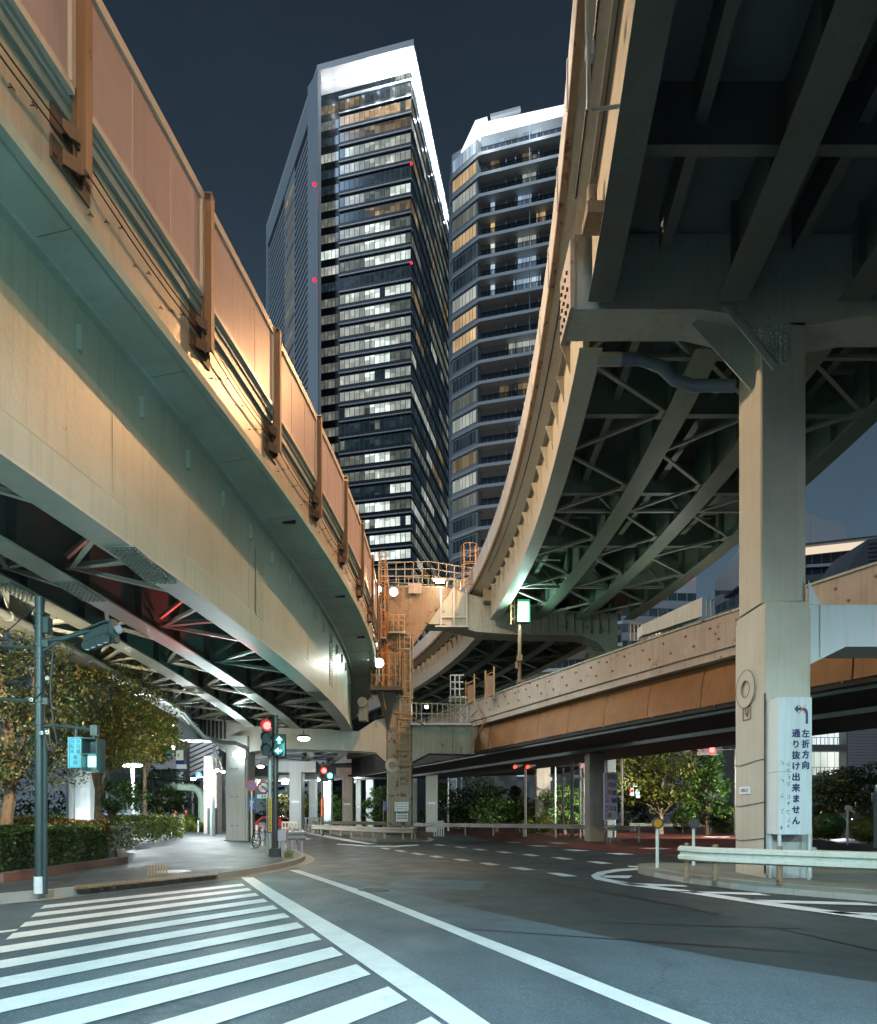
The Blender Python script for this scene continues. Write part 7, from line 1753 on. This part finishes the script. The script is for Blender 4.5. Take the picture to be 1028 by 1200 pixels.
ball('round clipped shrub at the end of the pavement', 223.5, 56, .95, 'box', 41); ball('small low shrub next to the round clipped one', 231, 54, .55, 'box', 42, 900)
ball('round shrub before the dark pines', 971, 38, .95, 'green', 43, 2600); ball('low shrub at the verge beside the white guide post', 1018, 33, .9, 'box', 44, 2000); ball('small bush under the layered pine', 958, 40, .8, 'green', 45, 1500)
ball('bright low bush behind the verge guard rail', 800, 60, 1.2, 'green', 46, 2000, .12); ball('dark bush at the foot of the conical tree', 852, 52, 1.5, 'dark', 47, 2600, .12); ball('low bush beside the brown pole', 638, 50, .8, 'olive', 48, 1200)
ball('pale green bush past the thin white pier', 540, 68, 1.4, 'green', 49, 1600, .14); ball('low yellow green bush by the blue banner', 618, 55, .7, 'box', 50, 1200)
for i, (px, D) in enumerate(((339.5,21.0),(337,22.3))):
    t = thing('weed', ('tuft of weeds at the kerb by the mauve guard post','smaller tuft of weeds behind the mauve guard post')[i], 'weed', (X(px,D),D,.1)); m = MB(); g = random.Random(60+i)
    for _ in range(40):
        a = Vector((X(px,D)+g.uniform(-.12,.12), D+g.uniform(-.12,.12), .1)); b = a+Vector((g.uniform(-.18,.18),g.uniform(-.18,.18),g.uniform(.12,.4))); m.add([a-Vector((.012,0,0)),a+Vector((.012,0,0)),b],[(0,1,2)])
    m.build('blade', L['box'], t)
t = thing('street_tree_line', 'far dark tree mass closing the view beyond the piers', 'trees', (0,140,0)); t['kind'] = 'stuff'
g = np.random.default_rng(77); n = 9000
p = np.stack([g.uniform(-90,120,n), g.uniform(120,135,n), g.uniform(0,1,n)**1.0], 1); hh = 4.5+1.8*np.sin(p[:,0]*.21)+1.2*np.sin(p[:,0]*.57+1); p[:,2] = p[:,2]*hh
v, f = leaves(p, np.tile(np.array([0,-1,.6]),(n,1)), .5, 78); leafmesh('foliage', v, f, L['dark'], t)

# ================================================================== lights
sun_d = bpy.data.lights.new('city_glow_fill', 'SUN'); sun_d.energy = 1.0; sun_d.angle = R(12); sun_d.color = (.62,.80,1.0)  # added lamp standing in for city glow, brightens the tower faces
sun = bpy.data.objects.new('city_glow_fill', sun_d); COL.objects.link(sun); sun.rotation_euler = Vector((.46,.52,-.72)).to_track_quat('-Z','Y').to_euler()
SOD = (1.0,.50,.22); SOD2 = (1.0,.72,.46); LED = (.60,.84,1.0); GRN = (.62,1.0,.90)
def offlamp(label, x, y, zt, ax, az, watts, col, kind='SPOT', target=None, spot=165, mat='galv', gm='g_white', base=0):
    """lamp on a pole with its light; some are added unseen to brighten one part"""
    t = thing('street_lamp', label, 'street lamp', (x,y,base)); MB().tube([(x,y,base),(x,y,base+(zt-base)*.6),(x,y,zt)],[.11,.09,.06],10).build('pole', M[mat], t)
    m = MB(); m.tube([(x,y,zt),(x+(ax-x)*.5,y,zt+.25),(ax,y,az+.1)], .04, 8); m.build('arm', M[mat], t)
    m = MB(); m.box(ax-.4,ax+.4,y-.16,y+.16,az+.06,az+.16); m.build('lamp_head', M[mat], t); m = MB(); m.box(ax-.32,ax+.32,y-.12,y+.12,az+.03,az+.058); m.build('lamp_glass', M[gm], t)
    lamp('road_light', (ax,y,az-.05), watts, col, .16, kind, target or (ax,y,0), spot); return t
offlamp('white road lamp behind the viewpoint over the crossing', -4.2, -3.5, 8.2, -1.2, 8.0, 11000, LED, 'SPOT', (-2.4, 3.6, 0), 108)
offlamp('pale green road lamp on the far kerb behind the viewpoint', 7.5, -5.0, 8.6, 5.5, 8.4, 6500, GRN, 'SPOT', (2.4, 8.5, 0), 74)
offlamp('added unseen cool lamp that brightens the girders under the curved road', -11.2, 4.0, 4.9, -10.4, 4.7, 1800, GRN, 'POINT', base=.0)  # fill lamp added out of view to lift the girder undersides
offlamp('added unseen pale green lamp that brightens the cream girder', 2.6, -4.5, 6.4, 2.0, 6.2, 4200, (.55,1,.92), 'SPOT', (-4.8,12,9.8), 58)  # fill lamp added out of view, aimed at the girder web only
offlamp('added unseen amber lamp that brightens the trees beside the crossing', -9.3, 9.6, 5.2, -8.9, 5.0, 10000, (1,.84,.58), 'SPOT', (-13,22,4.6), 58, gm='g_warm', base=.15)  # fill lamp added out of view to brighten the corner trees
offlamp('cool road lamp on the far kerb lighting the white lower beam', 15.5, 7.0, 6.2, 14.0, 6.0, 1300, (.72,.9,1), 'SPOT', (10,14,4.6), 84)
for y, zt in ((17.5, 17.0), (47, 17.0)):
    offlamp('sodium lamp standing on the curved road behind the noise screens, at %s' % {17.5: 'the crossing', 47: 'its far bend'}[y], A1(max(y,-6))-3.0, y, zt, A1(max(y,-6))-1.0, zt, 8000 if y < 20 else 1200, SOD2, 'POINT', gm='g_warm', base=10.3)
for y, lab in ((-3, 'over the viewpoint'), (26, 'above the green far girders'), (52, 'beyond the middle pier')):
    offlamp('sodium lamp standing on the high curved road ' + lab, B2(y)+.2, y, 21.2, B2(y)-1.6, 21.0, (8500 if y < 0 else 11500) if y < 40 else 2500, SOD, 'POINT', gm='g_warm', base=15.1)
offlamp('added unseen white lamp behind the beige column that brightens the far trees', 21.6, 40, 4.6, 21.2, 4.4, 9000, (.95,1,.88), 'SPOT', (17.5,52,2.6), 135)  # lamp added where the column hides it, brightens the trees beyond
offlamp('added unseen white lamp behind the brown far pier that brightens the far trees', X(702,46.5), 46.5, 4.6, X(700,46.5), 4.4, 6500, (1,.97,.80), 'SPOT', (14,60,2.4), 135)  # second lamp added out of sight behind the pier for the trees
lamp('signal_red', P(313.5,850.5,DS-.5), 1000, (1,.05,.045), .1, 'SPOT', (-6.8,17.4,7.1), 40)
lamp('signal_arrow', P(327,874,DS-1.0), 90, (.15,.95,.95), .12)
lamp('walk_signal', P(111,892,DP-.5), 8, (.15,.95,.9), .06)
lamp('signal_red', P(834.5,879,D4-1.6), 120, (1,.08,.06), .12)
